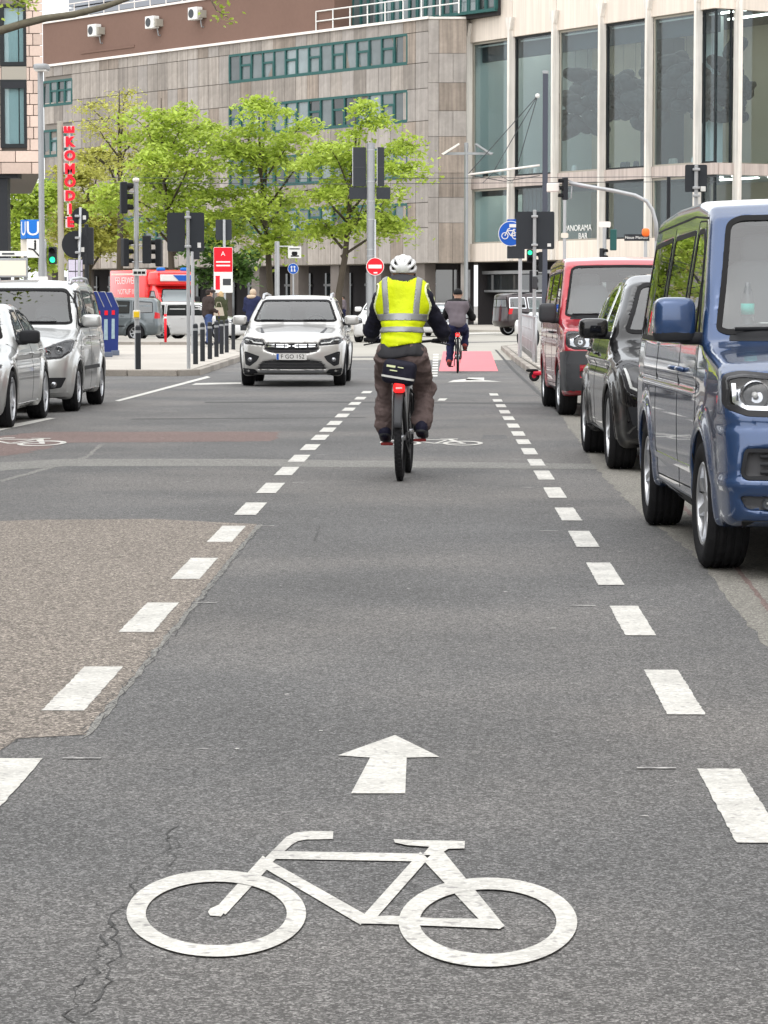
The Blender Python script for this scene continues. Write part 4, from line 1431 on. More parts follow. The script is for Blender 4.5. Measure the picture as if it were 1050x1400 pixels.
# ---------------------------------------------------------------- panel vans (near blue one and red one)
def make_van(name, label, paint, kind, h, fine):
    v = thing(name, label, 'van')
    new = kind == 'new'
    FA, RA, RW = 0.93, 3.95, 0.345
    sil = [(0.16, 0.27), (0.04, 0.31), (0.0, 0.42), (0.0, 0.62), (0.03, 0.83), (0.075, 1.03), (0.14, 1.085), (0.32, 1.14), (0.80, 1.21), (0.93, 1.245), (1.30, 1.61), (1.62, 1.925), (1.78, 1.99), (2.3, 2.035), (3.6, 2.03), (4.7, 1.985), (4.82, 1.90), (4.88, 1.3), (4.92, 0.9), (4.92, 0.42), (4.85, 0.3)]
    plan = [(-0.1, 0.82), (0.0, 0.885), (0.05, 0.925), (0.13, 0.955), (0.3, 0.98), (0.8, 0.995), (1.3, 1.0), (4.2, 1.0), (4.7, 0.985), (4.92, 0.95)]
    sect = [(0.25, 0.955), (0.36, 0.975), (0.55, 0.995), (0.8, 1.0), (1.0, 0.993), (1.2, 0.972), (1.5, 0.925), (1.85, 0.865), (2.0, 0.84)]
    W = 0.95
    def extra(x, y, z):
        side = sstep(0.6, 0.85, np.abs(y)) * sstep(0.35, 0.6, x)
        e = 0.010 * np.exp(-((z - 0.965) / 0.02) ** 2) * side * sstep(1.0, 1.4, x)                  # waist groove
        e = e + 0.006 * np.exp(-((z - 0.47) / 0.05) ** 2) * side
        fr = sstep(0.5, 0.2, x)
        e = e - 0.016 * np.exp(-((z - (0.50 if new else 0.66)) / 0.03) ** 2) * fr * (1 if new else 0)
        e = e + 0.009 * np.exp(-((z - 0.80) / 0.022) ** 2) * fr                                      # bumper joint
        return e
    B = Body(sil, plan, sect, W, 0.13, 0.035, 0.05, [(FA, RW, 0.405), (RA, RW, 0.405)], 0.02, 1.2, 2, extra)
    wsf = round_poly([(-0.85, 1.275), (-0.80, 1.25), (0.0, 1.262), (0.80, 1.25), (0.85, 1.275), (0.735, 1.87), (0.66, 1.91), (0.0, 1.92), (-0.66, 1.91), (-0.735, 1.87)], 0.05)
    ws = wsf
    quarter = round_poly([(1.03, 1.215), (1.26, 1.2), (1.33, 1.6), (1.30, 1.6)], 0.02)
    front_w = round_poly([(1.27, 1.205), (2.06, 1.19), (2.10, 1.84), (1.82, 1.845), (1.70, 1.76)], 0.05)
    slide_w = round_poly([(2.20, 1.19), (3.30, 1.185), (3.32, 1.83), (2.24, 1.845)], 0.06)
    rear_w = round_poly([(3.44, 1.185), (4.58, 1.19), (4.55, 1.80), (3.46, 1.83)], 0.06)
    B.cav = (0.95, 4.7, 0.95)
    tg = round_poly([(-0.7, 1.2), (0.7, 1.2), (0.62, 1.75), (-0.62, 1.75)], 0.06)
    B.cut('rear', offset_poly(tg, 0.016), 0.25)
    B.cut('front', offset_poly(ws, 0.018), 0.2)
    for p in (front_w, slide_w, rear_w): B.cut('side', offset_poly(p, 0.016), 0.2)
    # lamps and openings: front view (y, z)
    if new:
        hl = round_poly([(0.50, 0.855), (0.80, 0.862), (0.905, 0.90), (0.90, 1.045), (0.82, 1.06), (0.50, 1.03)], 0.025)
        intake = round_poly([(-0.81, 0.535), (0.81, 0.535), (0.83, 0.56), (0.81, 0.675), (-0.81, 0.675), (-0.83, 0.56)], 0.02)
        fog = round_poly([(0.50, 0.365), (0.80, 0.372), (0.84, 0.44), (0.52, 0.435)], 0.02)
        grill = round_poly([(-0.49, 0.90), (0.49, 0.90), (0.49, 1.0), (-0.49, 1.0)], 0.02)
    else:
        hl = round_poly([(0.44, 0.86), (0.80, 0.865), (0.885, 0.90), (0.88, 1.055), (0.78, 1.06), (0.44, 1.02)], 0.03)
        intake = round_poly([(-0.5, 0.5), (0.5, 0.5), (0.5, 0.66), (-0.5, 0.66)], 0.03)
        fog = round_poly([(0.58, 0.50), (0.72, 0.50), (0.73, 0.58), (0.58, 0.58)], 0.03)
        grill = round_poly([(-0.43, 0.87), (0.43, 0.87), (0.43, 1.0), (-0.43, 1.0)], 0.02)
    B.cut('front', hl, 0.075)
    B.cut('front', [p for p in intake if p[0] > -9], 0.05)
    B.cut('front', fog, 0.04)
    B.cut('front', grill, 0.04)
    bd = B.mesh(h, [paint, 'cabin'], v)
    B.window('rear_window', v, tg, 'rear', 'dark_glass', 0.03)
    MB().blob((1.72, 0.0, 1.80), (0.02, 0.12, 0.035), 0.5, 12, 6).build('rear_view_mirror', 'black_plastic', v, True)
    for s_ in (-1, 1): MB().blob((1.72, s_ * 0.42, 1.87), (0.08, 0.2, 0.012), 0.5, 12, 6).build('sun_visor', 'seat_cloth', v, True)
    wsn = B.window('windscreen', v, wsf, 'front', 'screen_glass', 0.03)
    q, n = B.solve('front', [0.75, 0.4, 0.0, -0.3], [1.262, 1.255, 1.258, 1.256])
    m = MB()
    for (a, b) in ((0, 2), (2, 3)):
        m.tube([q[a] + n[a] * 0.03, (q[a] + q[b]) / 2 + n[a] * 0.04, q[b] + n[b] * 0.028], 0.012, 6)
    m.build('wiper', 'black_plastic', v, True)
    cowl = B.panel('cowl', 'black_plastic', v, round_poly([(-0.79, 1.218), (0.79, 1.218), (0.78, 1.25), (-0.78, 1.25)], 0.01), 'front', 0.002)
    for mi in MR:
        B.window('door_window', v, front_w, 'side', 'car_glass', 0.03, mi)
        B.window('side_window', v, slide_w, 'side', 'dark_glass', 0.03, mi)
        B.window('side_window', v, rear_w, 'side', 'dark_glass', 0.03, mi)
        B.strip('quarter_bar', 'black', v, [(1.50, 1.2), (1.545, 1.55)], 0.03, 'side', 0.006, mi)
        # panel joints
        for path in ([(1.24, 0.5), (1.22, 0.9), (1.26, 1.2), (1.68, 1.78), (1.82, 1.885), (2.12, 1.89)], [(2.13, 0.36), (2.135, 1.0), (2.15, 1.89)], [(3.36, 0.36), (3.37, 1.0), (3.38, 1.88)], [(1.0, 0.40), (3.36, 0.37)], [(4.66, 0.5), (4.68, 1.2), (4.62, 1.82)]):
            B.strip('panel_joint', 'black', v, path, 0.009, 'side', 0.0015, mi, skirt=0.004)
        B.strip('sill_trim', 'black_plastic', v, [(1.40, 0.315), (3.46, 0.31)], 0.05, 'side', 0.008, mi)
        B.strip('roof_gutter', 'black', v, [(1.75, 1.90), (2.4, 1.925), (4.6, 1.885)], 0.012, 'side', 0.003, mi)
        B.strip('side_moulding', paint, v, [(1.42, 0.50), (3.42, 0.49)], 0.035, 'side', 0.008, mi)
        for xx in (1.92, 2.28):
            qq, nn = B.solve('side', [xx - 0.09, xx, xx + 0.09], [1.045, 1.05, 1.045])
            m = MB()
            sg = -1 if mi else 1
            m.tube([(p[0], sg * (p[1] + d), p[2]) for p, d in zip(qq, (0.004, 0.035, 0.004))], 0.014, 8)
            m.build('door_handle', paint if new else 'black_plastic', v, True)
        # headlamp: bowls, chrome rib and clear cover
        lc = B.panel('headlight', 'lamp_cover', v, hl, 'front', 0.002, 0.004, 0.06, mi)
        B.panel('lamp_plate', 'lamp_inner', lc, offset_poly(hl, 0.018), 'front', -0.055, 0.004, 0.06, mi)
        B.strip('lamp_rim', 'lamp_dark', lc, offset_poly(hl, 0.0), 0.03, 'front', 0.003, mi, True)
        sg = -1 if mi else 1
        ya = [0.60, 0.76] if new else [0.55, 0.73]
        for yc, rr in zip(ya, (0.062, 0.075) if new else (0.065, 0.075)):
            qq, nn = B.solve('front', [yc], [0.955])
            reflector(lc, qq[0][0] + 0.012, sg * yc, 0.955 if new else 0.95, rr)
        if new:
            B.strip('lamp_bar', 'chrome', lc, [(0.53, 0.885), (0.80, 0.892), (0.87, 0.925), (0.868, 1.02)], 0.022, 'front', -0.01, mi)
        fg_ = B.panel('fog_lamp', 'lamp_cover', v, fog, 'front', -0.004, 0.004, 0.06, mi)
        for yc in ((0.60, 0.70) if new else (0.65,)):
            zc_ = 0.405 if new else 0.54
            qq, nn = B.solve('front', [yc], [zc_])
            reflector(fg_, qq[0][0] + 0.01, sg * yc, zc_, 0.03 if new else 0.04, depth=0.02)
        m = MB()
        qq, nn = B.solve('side', [1.33], [1.25])
    # slats in the openings
    for k, z in enumerate((0.565, 0.605, 0.645) if new else (0.54, 0.58, 0.62)):
        yy = [-0.74 + 1.48 * i / 10 for i in range(11)] if new else [-0.48 + 0.96 * i / 10 for i in range(11)]
        qq, nn = B.solve('front', yy, [z] * 11)
        m = MB()
        m.tube([(p[0] + 0.018, p[1], p[2]) for p in qq], 0.012, 6)
        m.build('grille_slat', 'grey_plastic' if new else 'black_plastic', v, True)
    for z in (0.925, 0.965):
        yy = [-0.42 + 0.84 * i / 8 for i in range(9)]
        qq, nn = B.solve('front', yy, [z] * 9)
        m = MB()
        m.tube([(p[0] + 0.012, p[1], p[2]) for p in qq], 0.011, 6)
        m.build('grille_slat', 'chrome' if new else 'black_plastic', v, True)
    if new:
        B.panel('bumper_lip', 'black_plastic', v, round_poly([(-0.8, 0.265), (0.8, 0.265), (0.83, 0.315), (-0.83, 0.315)], 0.015), 'front', 0.006, 0.02)
        B.strip('intake_frame', 'black_plastic', v, offset_poly(intake, 0.0), 0.02, 'front', 0.004, False, True)
    else:
        bump = round_poly([(-0.90, 0.36), (0.90, 0.36), (0.935, 0.6), (0.91, 0.835), (-0.91, 0.835), (-0.935, 0.6)], 0.04)
        hole = intake
        # unpainted bumper: lower band, upper band and two cheeks around the intake
        B.panel('bumper', 'grey_plastic', v, round_poly([(-0.89, 0.66), (0.89, 0.66), (0.915, 0.83), (-0.915, 0.83)], 0.02), 'front', 0.012, 0.03)
        B.panel('bumper', 'grey_plastic', v, round_poly([(-0.86, 0.34), (0.86, 0.34), (0.89, 0.495), (-0.89, 0.495)], 0.02), 'front', 0.012, 0.03)
        for a, b in ((-0.89, -0.73), (-0.58, -0.5), (0.5, 0.58), (0.73, 0.89)):
            B.panel('bumper', 'grey_plastic', v, [(a, 0.495), (b, 0.495), (b, 0.66), (a, 0.66)], 'front', 0.012, 0.03)
        for mi in MR: B.panel('bumper_corner', 'grey_plastic', v, [(0.12, 0.33), (0.50, 0.33), (0.49, 0.56), (0.60, 0.80), (0.14, 0.83)], 'side', 0.01, 0.03, mirror=mi)
        B.panel('bonnet_stripe', paint, v, [(0.30, -0.04), (0.82, -0.04), (0.82, 0.04), (0.30, 0.04)], 'top', 0.006)
    mirror_pair(v, 1.30, 0.93, 1.33 if new else 1.30, (0.11, 0.115, 0.125), paint if new else 'grey_plastic', 'black_plastic', -0.1, 'black_plastic' if new else None)
    for ax in (FA, RA):
        arch_lip(B, v, ax, RW, 0.405, paint, 0.011)
        for sgn in (1, -1): wheel(v, ax, sgn * (W - 0.115), RW, RW, 0.225, sgn, 'multi' if new else 'steel', 'alloy', 0.64, 0.03 if ax == FA else 0, fine)
    seats(v, [(1.75, 2), (2.9, 2), (3.8, 2)], 0.95, 1.0, 1.72)
    steering(v, 1.42, -0.42, 1.2)
    dash = MB().blob((1.25, 0, 1.16), (0.3, 0.82, 0.15), 0.4, 20, 8).build('dashboard', 'black_plastic', v, True)
    if new:
        bt = MB()
        bt.lathe([(0.0, 0), (0.034, 0), (0.036, 0.06), (0.036, 0.13), (0.03, 0.17), (0.014, 0.2), (0.014, 0.225), (0.0, 0.225)], 14, Matrix.Translation((1.24, 0.66, 1.31)))
        o = bt.build('water_bottle', 'lamp_cover', v, True)
        MB().lathe([(0.037, 0.0), (0.0375, 0.06), (0.036, 0.06), (0.036, 0.0)], 14, Matrix.Translation((1.24, 0.66, 1.36)), True).build('bottle_label', 'lamp_green2', o, True)
        MB().box((1.15, 0.40, 1.312), (1.34, 0.60, 1.318)).build('paper_sheet', 'white', v)
    return v
M('lamp_green2', (0.05, 0.42, 0.36), 0.5)
van = make_van('delivery_van', 'large dark blue van nearest on the right with chrome headlight', 'car_blue', 'new', 0.02, True)
place(van, 0, 0, 0)
def put_by_wheel(root, X, Y, fa, W, yaw, side=1):
    # right-hand front tyre (our left) stands at ground point X, Y; the vehicle faces the camera
    a = pi / 2 + yaw
    lx_, ly_ = fa, W
    wx = lx_ * math.cos(a) - ly_ * side * math.sin(a)
    wy = lx_ * math.sin(a) + ly_ * side * math.cos(a)
    place(root, X - wx, Y - wy, a)
put_by_wheel(van, 1.385, 15.35, 0.93, 0.95, R(1.5))
rvan = make_van('delivery_van', 'red van parked with unpainted grey bumper, behind the black car', 'car_red', 'old', 0.034, False)
put_by_wheel(rvan, 1.47, 36.5, 0.93, 0.95, R(1.6))
# ---------------------------------------------------------------- passenger cars
def make_car(name, label, paint, S, h, cat='car', detail=2, glassy=True):
    v = thing(name, label, cat)
    W, FA, RA, RW = S['W'], S['fa'], S['ra'], S['rw']
    ar = RW + S.get('gap', 0.05)
    B = Body(S['sil'], S['plan'], S['sect'], W, S.get('bow', 0.22), S.get('crown', 0.05), S.get('r', 0.09), [(FA, RW, ar), (RA, RW, ar)], S.get('flare', 0.018), 1.0, 3, S.get('extra'))
    op = detail >= 2
    ws = round_poly(S['ws'], 0.04)
    full = round_poly([(-y, z) for y, z in reversed(S['ws']) if y > 0] + [(y, z) for y, z in S['ws'] if y > 0], 0.04)
    sw = [round_poly(p, 0.035) for p in S['side']]
    if op:
        B.cav = S['cav']
        B.cut('front', offset_poly(full, 0.018), 0.2)
        for p in sw: B.cut('side', offset_poly(p, 0.014), 0.2)
        B.cut('front', round_poly(S['lamp'], 0.02), 0.06)
        for p in S.get('grilles', ()): B.cut('front', p, 0.04)
    B.mesh(h, [paint, 'cabin'], v)
    B.window('windscreen', v, full, 'front', 'screen_glass' if op else 'opaque_screen', 0.035)
    if S.get('rear'): B.window('rear_window', v, round_poly([(-y, z) for y, z in reversed(S['rear'])] + list(S['rear']), 0.04), 'rear', 'opaque_glass', 0.03)
    for mi in MR:
        sg = -1 if mi else 1
        for p in sw: B.window('side_window', v, p, 'side', 'car_glass' if op else 'opaque_glass', 0.025, mi, S.get('seal', 'black'))
        for path in S.get('joints', ()): B.strip('panel_joint', 'black', v, path, 0.008 if op else 0.016, 'side', 0.0015, mi, skirt=0.004)
        if S.get('rub'): B.strip('rubbing_strip', 'black_plastic', v, S['rub'], 0.05, 'side', 0.008, mi)
        if S.get('sill'): B.strip('sill_trim', S.get('sillmat', 'black_plastic'), v, S['sill'], 0.11 if S.get('sillw') else 0.06, 'side', 0.006, mi)
        for xx, zz in S.get('handles', ()):
            qq, nn = B.solve('side', [xx - 0.08, xx, xx + 0.08], [zz] * 3)
            m = MB()
            m.tube([(p[0], sg * (p[1] + d), p[2]) for p, d in zip(qq, (0.004, 0.03, 0.004))], 0.014, 6)
            m.build('door_handle', paint, v, True)
        lp = round_poly(S['lamp'], 0.02)
        lc = B.panel('headlight', 'lamp_cover' if op else 'lamp_inner', v, lp, 'front', 0.003, 0.006, 0.06, mi)
        B.strip('lamp_rim', 'lamp_dark', lc, offset_poly(lp, 0.0), 0.024, 'front', 0.004, mi, True)
        if op:
            for (yc, zc_, rr) in S['bulbs']:
                qq, nn = B.solve('front', [yc], [zc_])
                reflector(lc, qq[0][0] + 0.012, sg * yc, zc_, rr, depth=0.04)
            if S.get('drl'): B.strip('running_light', 'white', lc, S['drl'], 0.02, 'front', -0.004, mi)
        for p in S.get('fogs', ()):
            fo = B.panel('fog_lamp_surround', 'black_plastic', v, round_poly(p, 0.02), 'front', 0.004, 0.01, 0.06, mi)
            c = (sum(q[0] for q in p) / len(p), sum(q[1] for q in p) / len(p))
            qq, nn = B.solve('front', [c[0]], [c[1] - 0.02])
            MB().blob((qq[0][0] - 0.004, sg * c[0], c[1] - 0.02), (0.02, 0.045, 0.04), 0.9, 12, 6).build('fog_lamp', 'lamp_inner', fo, True)
        if S.get('tail'): B.panel('tail_light', 'lamp_red', v, round_poly(S['tail'], 0.02), 'rear', 0.006, 0.01, 0.06, mi)
        if S.get('tail_side'): B.panel('tail_light', 'lamp_red', v, round_poly(S['tail_side'], 0.02), 'side', 0.006, 0.01, 0.06, mi)
        if S.get('rails'):
            qq, nn = B.solve('top', [p[0] for p in S['rails']], [p[1] for p in S['rails']])
            m = MB()
            pts = [(p[0], sg * p[1], p[2] + (0.055 if 0 < i < len(qq) - 1 else 0.0)) for i, p in enumerate(qq)]
            m.tube(pts, 0.022, 8)
            m.build('roof_rail', S.get('railmat', 'black_plastic'), v, True)
    for p in S.get('grilles', ()):
        ys = [q[0] for q in p]
        zz = [q[1] for q in p]
        n = S.get('slats', 3)
        for k in range(n):
            z = min(zz) + (max(zz) - min(zz)) * (k + 0.5) / n
            yy = [min(ys) * 0.96 + (max(ys) - min(ys)) * 0.96 * i / 12 for i in range(13)]
            qq, nn = B.solve('front', yy, [z] * 13)
            m = MB()
            m.tube([(q_[0] + 0.01, q_[1], q_[2]) for q_ in qq], 0.009, 6)
            m.build('grille_slat', S.get('slatmat', 'black_plastic'), v, True)
    for nm, mt, p in S.get('front_trim', ()): B.panel(nm, mt, v, p, 'front', 0.007, 0.015, 0.08)
    for nm, mt, p, mir in S.get('front_trim2', ()):
        for mi in MR: B.panel(nm, mt, v, p, 'front', 0.007, 0.015, 0.08, mi)
    if S.get('mirror'):
        x, z, sz = S['mirror']
        qq, nn = B.solve('side', [x], [z - 0.08])
        mirror_pair(v, x, qq[0][1], z, sz, S.get('mirmat', paint), 'black_plastic', -0.06)
    if S.get('plate'): plate(v, *S['plate'])
    for ax in (FA, RA):
        if S.get('lip', True): arch_lip(B, v, ax, RW, ar, S.get('lipmat', paint), S.get('liprad', 0.012))
        for sgn in (1, -1): wheel(v, ax, sgn * (W - 0.105), RW, RW, S.get('tw', 0.205), sgn, S.get('style', 'five'), S.get('rimmat', 'alloy'), S.get('rim', 0.66), 0, False)
    if op:
        seats(v, S['seats'], W * 0.85, S['sz'], S['sh'])
        steering(v, S['seats'][0][0] - 0.42, -0.36, S['sz'] + 0.33, 0.18)
        q, n = B.solve('front', [0.6, 0.2, -0.15, -0.55], [S['ws'][0][1] + 0.02] * 4)
        m = MB()
        m.tube([q[0] + n[0] * 0.02, q[1] + n[1] * 0.02], 0.01, 6)
        m.tube([q[2] + n[2] * 0.02, q[3] + n[3] * 0.02], 0.01, 6)
        m.build('wiper', 'black_plastic', v, True)
    return v, B
PLAN = [(-0.1, 0.60), (0.0, 0.72), (0.1, 0.84), (0.25, 0.92), (0.5, 0.97), (0.9, 0.995), (1.4, 1.0), (3.2, 1.0), (3.8, 0.98), (4.2, 0.93), (4.5, 0.85), (4.7, 0.8)]
def shoulder(z0, x0=1.0, amp=0.012):
    def e(x, y, z):
        side = sstep(0.55, 0.78, np.abs(y)) * sstep(x0, x0 + 0.5, x)
        return amp * np.exp(-((z - z0 + 0.06) / 0.035) ** 2) * side - amp * 0.8 * np.exp(-((z - z0) / 0.03) ** 2) * side
    return e
# crossover coming towards us, champagne silver
JOG = dict(W=0.90, fa=0.85, ra=3.5, rw=0.325, gap=0.055, flare=0.03,
    sil=[(0.2, 0.2), (0.06, 0.24), (0.0, 0.36), (0.0, 0.6), (0.03, 0.75), (0.10, 0.86), (0.25, 0.93), (0.6, 0.985), (1.05, 1.055), (1.14, 1.085), (1.5, 1.33), (1.86, 1.51), (2.2, 1.565), (3.2, 1.575), (4.1, 1.52), (4.3, 1.35), (4.4, 1.0), (4.45, 0.6), (4.4, 0.32), (4.2, 0.24)],
    plan=PLAN, sect=[(0.2, 0.95), (0.35, 0.985), (0.6, 1.0), (0.85, 0.99), (1.0, 0.955), (1.1, 0.92), (1.3, 0.83), (1.5, 0.735), (1.6, 0.69)],
    extra=shoulder(0.92), cav=(1.12, 4.2, 0.82),
    ws=[(0.0, 1.10), (0.68, 1.10), (0.735, 1.125), (0.60, 1.46), (0.54, 1.49), (0.0, 1.505)],
    side=[[(1.36, 1.06), (2.30, 1.07), (2.34, 1.46), (1.95, 1.45), (1.7, 1.32)], [(2.42, 1.07), (3.30, 1.09), (3.30, 1.455), (2.44, 1.47)], [(3.40, 1.10), (4.0, 1.15), (3.95, 1.40), (3.42, 1.45)]],
    lamp=[(0.46, 0.715), (0.80, 0.74), (0.85, 0.80), (0.80, 0.835), (0.50, 0.79)], bulbs=[(0.56, 0.76, 0.035), (0.70, 0.785, 0.04)], drl=[(0.50, 0.745), (0.66, 0.762), (0.70, 0.80), (0.83, 0.812)],
    grilles=[round_poly([(-0.47, 0.63), (-0.30, 0.575), (0.30, 0.575), (0.47, 0.63), (0.44, 0.735), (-0.44, 0.735)], 0.02), round_poly([(-0.6, 0.30), (0.6, 0.30), (0.50, 0.425), (0.30, 0.46), (-0.30, 0.46), (-0.50, 0.425)], 0.02)],
    slats=3, fogs=[[(0.55, 0.52), (0.78, 0.60), (0.82, 0.60), (0.80, 0.38), (0.72, 0.35), (0.60, 0.44)]],
    front_trim=[('skid_plate', 'alloy', round_poly([(-0.52, 0.245), (0.52, 0.245), (0.56, 0.285), (-0.56, 0.285)], 0.01)), ('lower_bumper', 'black_plastic', round_poly([(-0.82, 0.20), (0.82, 0.20), (0.84, 0.238), (-0.84, 0.238)], 0.01))],
    front_trim2=[('lower_bumper', 'black_plastic', round_poly([(0.58, 0.242), (0.84, 0.242), (0.85, 0.32), (0.64, 0.30)], 0.02), 1), ('grille_bar', 'chrome', [(0.13, 0.672), (0.26, 0.672), (0.26, 0.694), (0.13, 0.694)], 1), ('grille_bar', 'chrome', [(0.29, 0.676), (0.41, 0.68), (0.40, 0.698), (0.29, 0.696)], 1), ('grille_bar', 'chrome', [(0.13, 0.71), (0.26, 0.71), (0.26, 0.724), (0.13, 0.724)], 1), ('grille_bar', 'chrome', [(0.29, 0.71), (0.41, 0.714), (0.41, 0.726), (0.29, 0.726)], 1),
                 ('grille_emblem', 'chrome', [(0.015, 0.69), (0.035, 0.69), (0.07, 0.668), (0.115, 0.668), (0.115, 0.684), (0.08, 0.684), (0.055, 0.697), (0.08, 0.71), (0.115, 0.71), (0.115, 0.726), (0.07, 0.726), (0.035, 0.704), (0.015, 0.704)], 1),
                 ('bonnet_crease', 'grey_plastic', [(0.48, 0.92), (0.54, 0.92), (0.58, 0.99), (0.56, 1.0)], 1)],
    joints=[[(1.18, 0.35), (1.2, 0.75), (1.28, 1.03)], [(2.38, 0.3), (2.39, 1.0)], [(3.2, 0.6), (3.35, 1.0)]], sill=[(1.25, 0.27), (3.1, 0.27)], sillw=1, handles=[(2.2, 0.93), (3.15, 0.94)],
    rails=[(1.95, 0.60), (2.15, 0.60), (3.0, 0.60), (3.75, 0.58), (3.95, 0.57)], railmat='alloy', mirror=(1.46, 1.13, (0.09, 0.125, 0.085)), lipmat='black_plastic', liprad=0.035, tw=0.205, style='five', rim=0.62,
    seats=[(2.1, 2), (3.0, 3)], sz=0.72, sh=1.27, plate=(-0.02, 0.515, 'F GO 152'))
jog, JB = make_car('crossover_car', 'champagne silver crossover with roof rails driving towards the cyclist', 'car_champagne', JOG, 0.03)
jog_x = (400 - VPX) / F * 49.0
place(jog, jog_x, 48.7, pi / 2)
# small silver people carrier parked left
CAD = dict(W=0.895, fa=0.86, ra=3.4, rw=0.32, flare=0.028, bow=0.2,
    sil=[(0.2, 0.19), (0.06, 0.23), (0.0, 0.34), (0.0, 0.58), (0.04, 0.74), (0.14, 0.86), (0.35, 0.95), (0.75, 1.05), (0.98, 1.11), (1.3, 1.36), (1.66, 1.62), (1.86, 1.70), (2.3, 1.745), (3.6, 1.75), (4.15, 1.72), (4.28, 1.6), (4.36, 1.1), (4.4, 0.6), (4.36, 0.3), (4.2, 0.22)],
    plan=PLAN, sect=[(0.2, 0.95), (0.35, 0.985), (0.6, 1.0), (0.9, 0.99), (1.1, 0.955), (1.4, 0.885), (1.65, 0.80), (1.8, 0.75)],
    extra=shoulder(0.98, 1.2, 0.008), cav=(1.05, 4.15, 0.85),
    ws=[(0.0, 1.145), (0.70, 1.14), (0.765, 1.165), (0.66, 1.58), (0.59, 1.625), (0.0, 1.64)],
    side=[[(1.25, 1.12), (2.12, 1.10), (2.16, 1.58), (1.78, 1.60), (1.55, 1.47)], [(2.26, 1.10), (3.18, 1.10), (3.18, 1.585), (2.28, 1.60)], [(3.30, 1.10), (4.08, 1.13), (4.05, 1.56), (3.32, 1.59)]],
    lamp=[(0.42, 0.70), (0.74, 0.72), (0.835, 0.80), (0.84, 0.93), (0.76, 0.93), (0.50, 0.82), (0.42, 0.77)], bulbs=[(0.56, 0.77, 0.05), (0.70, 0.81, 0.055)],
    grilles=[round_poly([(-0.42, 0.62), (0.42, 0.62), (0.44, 0.72), (-0.44, 0.72)], 0.02), round_poly([(-0.5, 0.30), (0.5, 0.30), (0.5, 0.44), (-0.5, 0.44)], 0.02)],
    fogs=[[(0.52, 0.30), (0.74, 0.33), (0.80, 0.46), (0.54, 0.46)]], front_trim=[('lower_lip', 'car_silver', round_poly([(-0.8, 0.215), (0.8, 0.215), (0.82, 0.27), (-0.82, 0.27)], 0.015))],
    joints=[[(1.12, 0.3), (1.14, 0.8), (1.2, 1.1), (1.68, 1.6)], [(2.2, 0.28), (2.22, 1.62)], [(3.23, 0.28), (3.25, 1.62)]], rub=[(1.27, 0.56), (3.0, 0.56)], sill=[(1.25, 0.235), (3.0, 0.235)], sillmat='car_silver',
    handles=[(2.0, 0.98), (2.45, 0.98)], rails=[(1.95, 0.63), (2.1, 0.63), (3.0, 0.63), (3.8, 0.62), (4.0, 0.62)], railmat='alloy', mirror=(1.38, 1.19, (0.09, 0.13, 0.085)), style='multi', rim=0.64,
    seats=[(2.0, 2), (2.95, 3)], sz=0.75, sh=1.35)
cad, _ = make_car('people_carrier', 'silver boxy people carrier parked behind the silver saloon on the left', 'car_silver', CAD, 0.03)
put_by_wheel(cad, -4.80, 37.7, 0.86, 0.895, 0.0, -1)
# note: side -1 puts the left-hand tyres at the given point (the right-hand side in the picture)
SAL = dict(W=0.90, fa=0.88, ra=3.6, rw=0.33, flare=0.026, bow=0.28,
    sil=[(0.25, 0.17), (0.06, 0.2), (0.0, 0.32), (0.0, 0.52), (0.04, 0.64), (0.16, 0.73), (0.5, 0.82), (1.1, 0.93), (1.3, 0.98), (1.65, 1.20), (2.05, 1.38), (2.5, 1.435), (3.0, 1.43), (3.5, 1.33), (3.95, 1.12), (4.1, 1.05), (4.5, 1.0), (4.6, 0.9), (4.62, 0.6), (4.55, 0.28), (4.4, 0.2)],
    plan=PLAN, sect=[(0.17, 0.94), (0.3, 0.98), (0.55, 1.0), (0.8, 0.985), (0.92, 0.95), (1.1, 0.87), (1.3, 0.76), (1.45, 0.68)],
    extra=shoulder(0.82, 0.9, 0.014), cav=(1.35, 4.0, 0.72),
    ws=[(0.0, 1.01), (0.64, 1.0), (0.70, 1.02), (0.57, 1.33), (0.5, 1.36), (0.0, 1.375)],
    side=[[(1.62, 0.965), (2.52, 0.97), (2.55, 1.345), (2.28, 1.345), (1.95, 1.20)], [(2.63, 0.97), (3.42, 1.0), (3.34, 1.27), (2.9, 1.345), (2.64, 1.345)], [(3.50, 1.01), (3.86, 1.06), (3.44, 1.245)]],
    lamp=[(0.44, 0.60), (0.78, 0.63), (0.83, 0.72), (0.5, 0.68)], bulbs=[(0.55, 0.635, 0.03), (0.68, 0.66, 0.035)],
    grilles=[round_poly([(-0.35, 0.42), (0.35, 0.42), (0.38, 0.62), (-0.38, 0.62)], 0.02)], fogs=[[(0.5, 0.28), (0.74, 0.30), (0.78, 0.42), (0.52, 0.42)]],
    joints=[[(1.3, 0.28), (1.32, 0.7), (1.45, 0.95)], [(2.58, 0.28), (2.59, 0.95)], [(3.2, 0.6), (3.4, 0.98)]], sill=[(1.3, 0.22), (3.2, 0.22)], sillmat='car_silver', handles=[(2.4, 0.83), (3.3, 0.86)], seal='black',
    mirror=(1.74, 1.03, (0.085, 0.12, 0.08)), mirmat='black_plastic', style='five', rim=0.74, rimmat='alloy', tw=0.225, seats=[(2.3, 2), (3.2, 3)], sz=0.55, sh=1.08, rear=[(0.62, 1.06), (0.48, 1.28)], tail_side=[(4.25, 0.8), (4.5, 0.82), (4.5, 0.93), (4.3, 0.94)])
sal, _ = make_car('saloon_car', 'silver saloon with black mirror at the left picture edge', 'car_silver', SAL, 0.03)
put_by_wheel(sal, -4.92, 32.6, 0.88, 0.90, 0.0, -1)
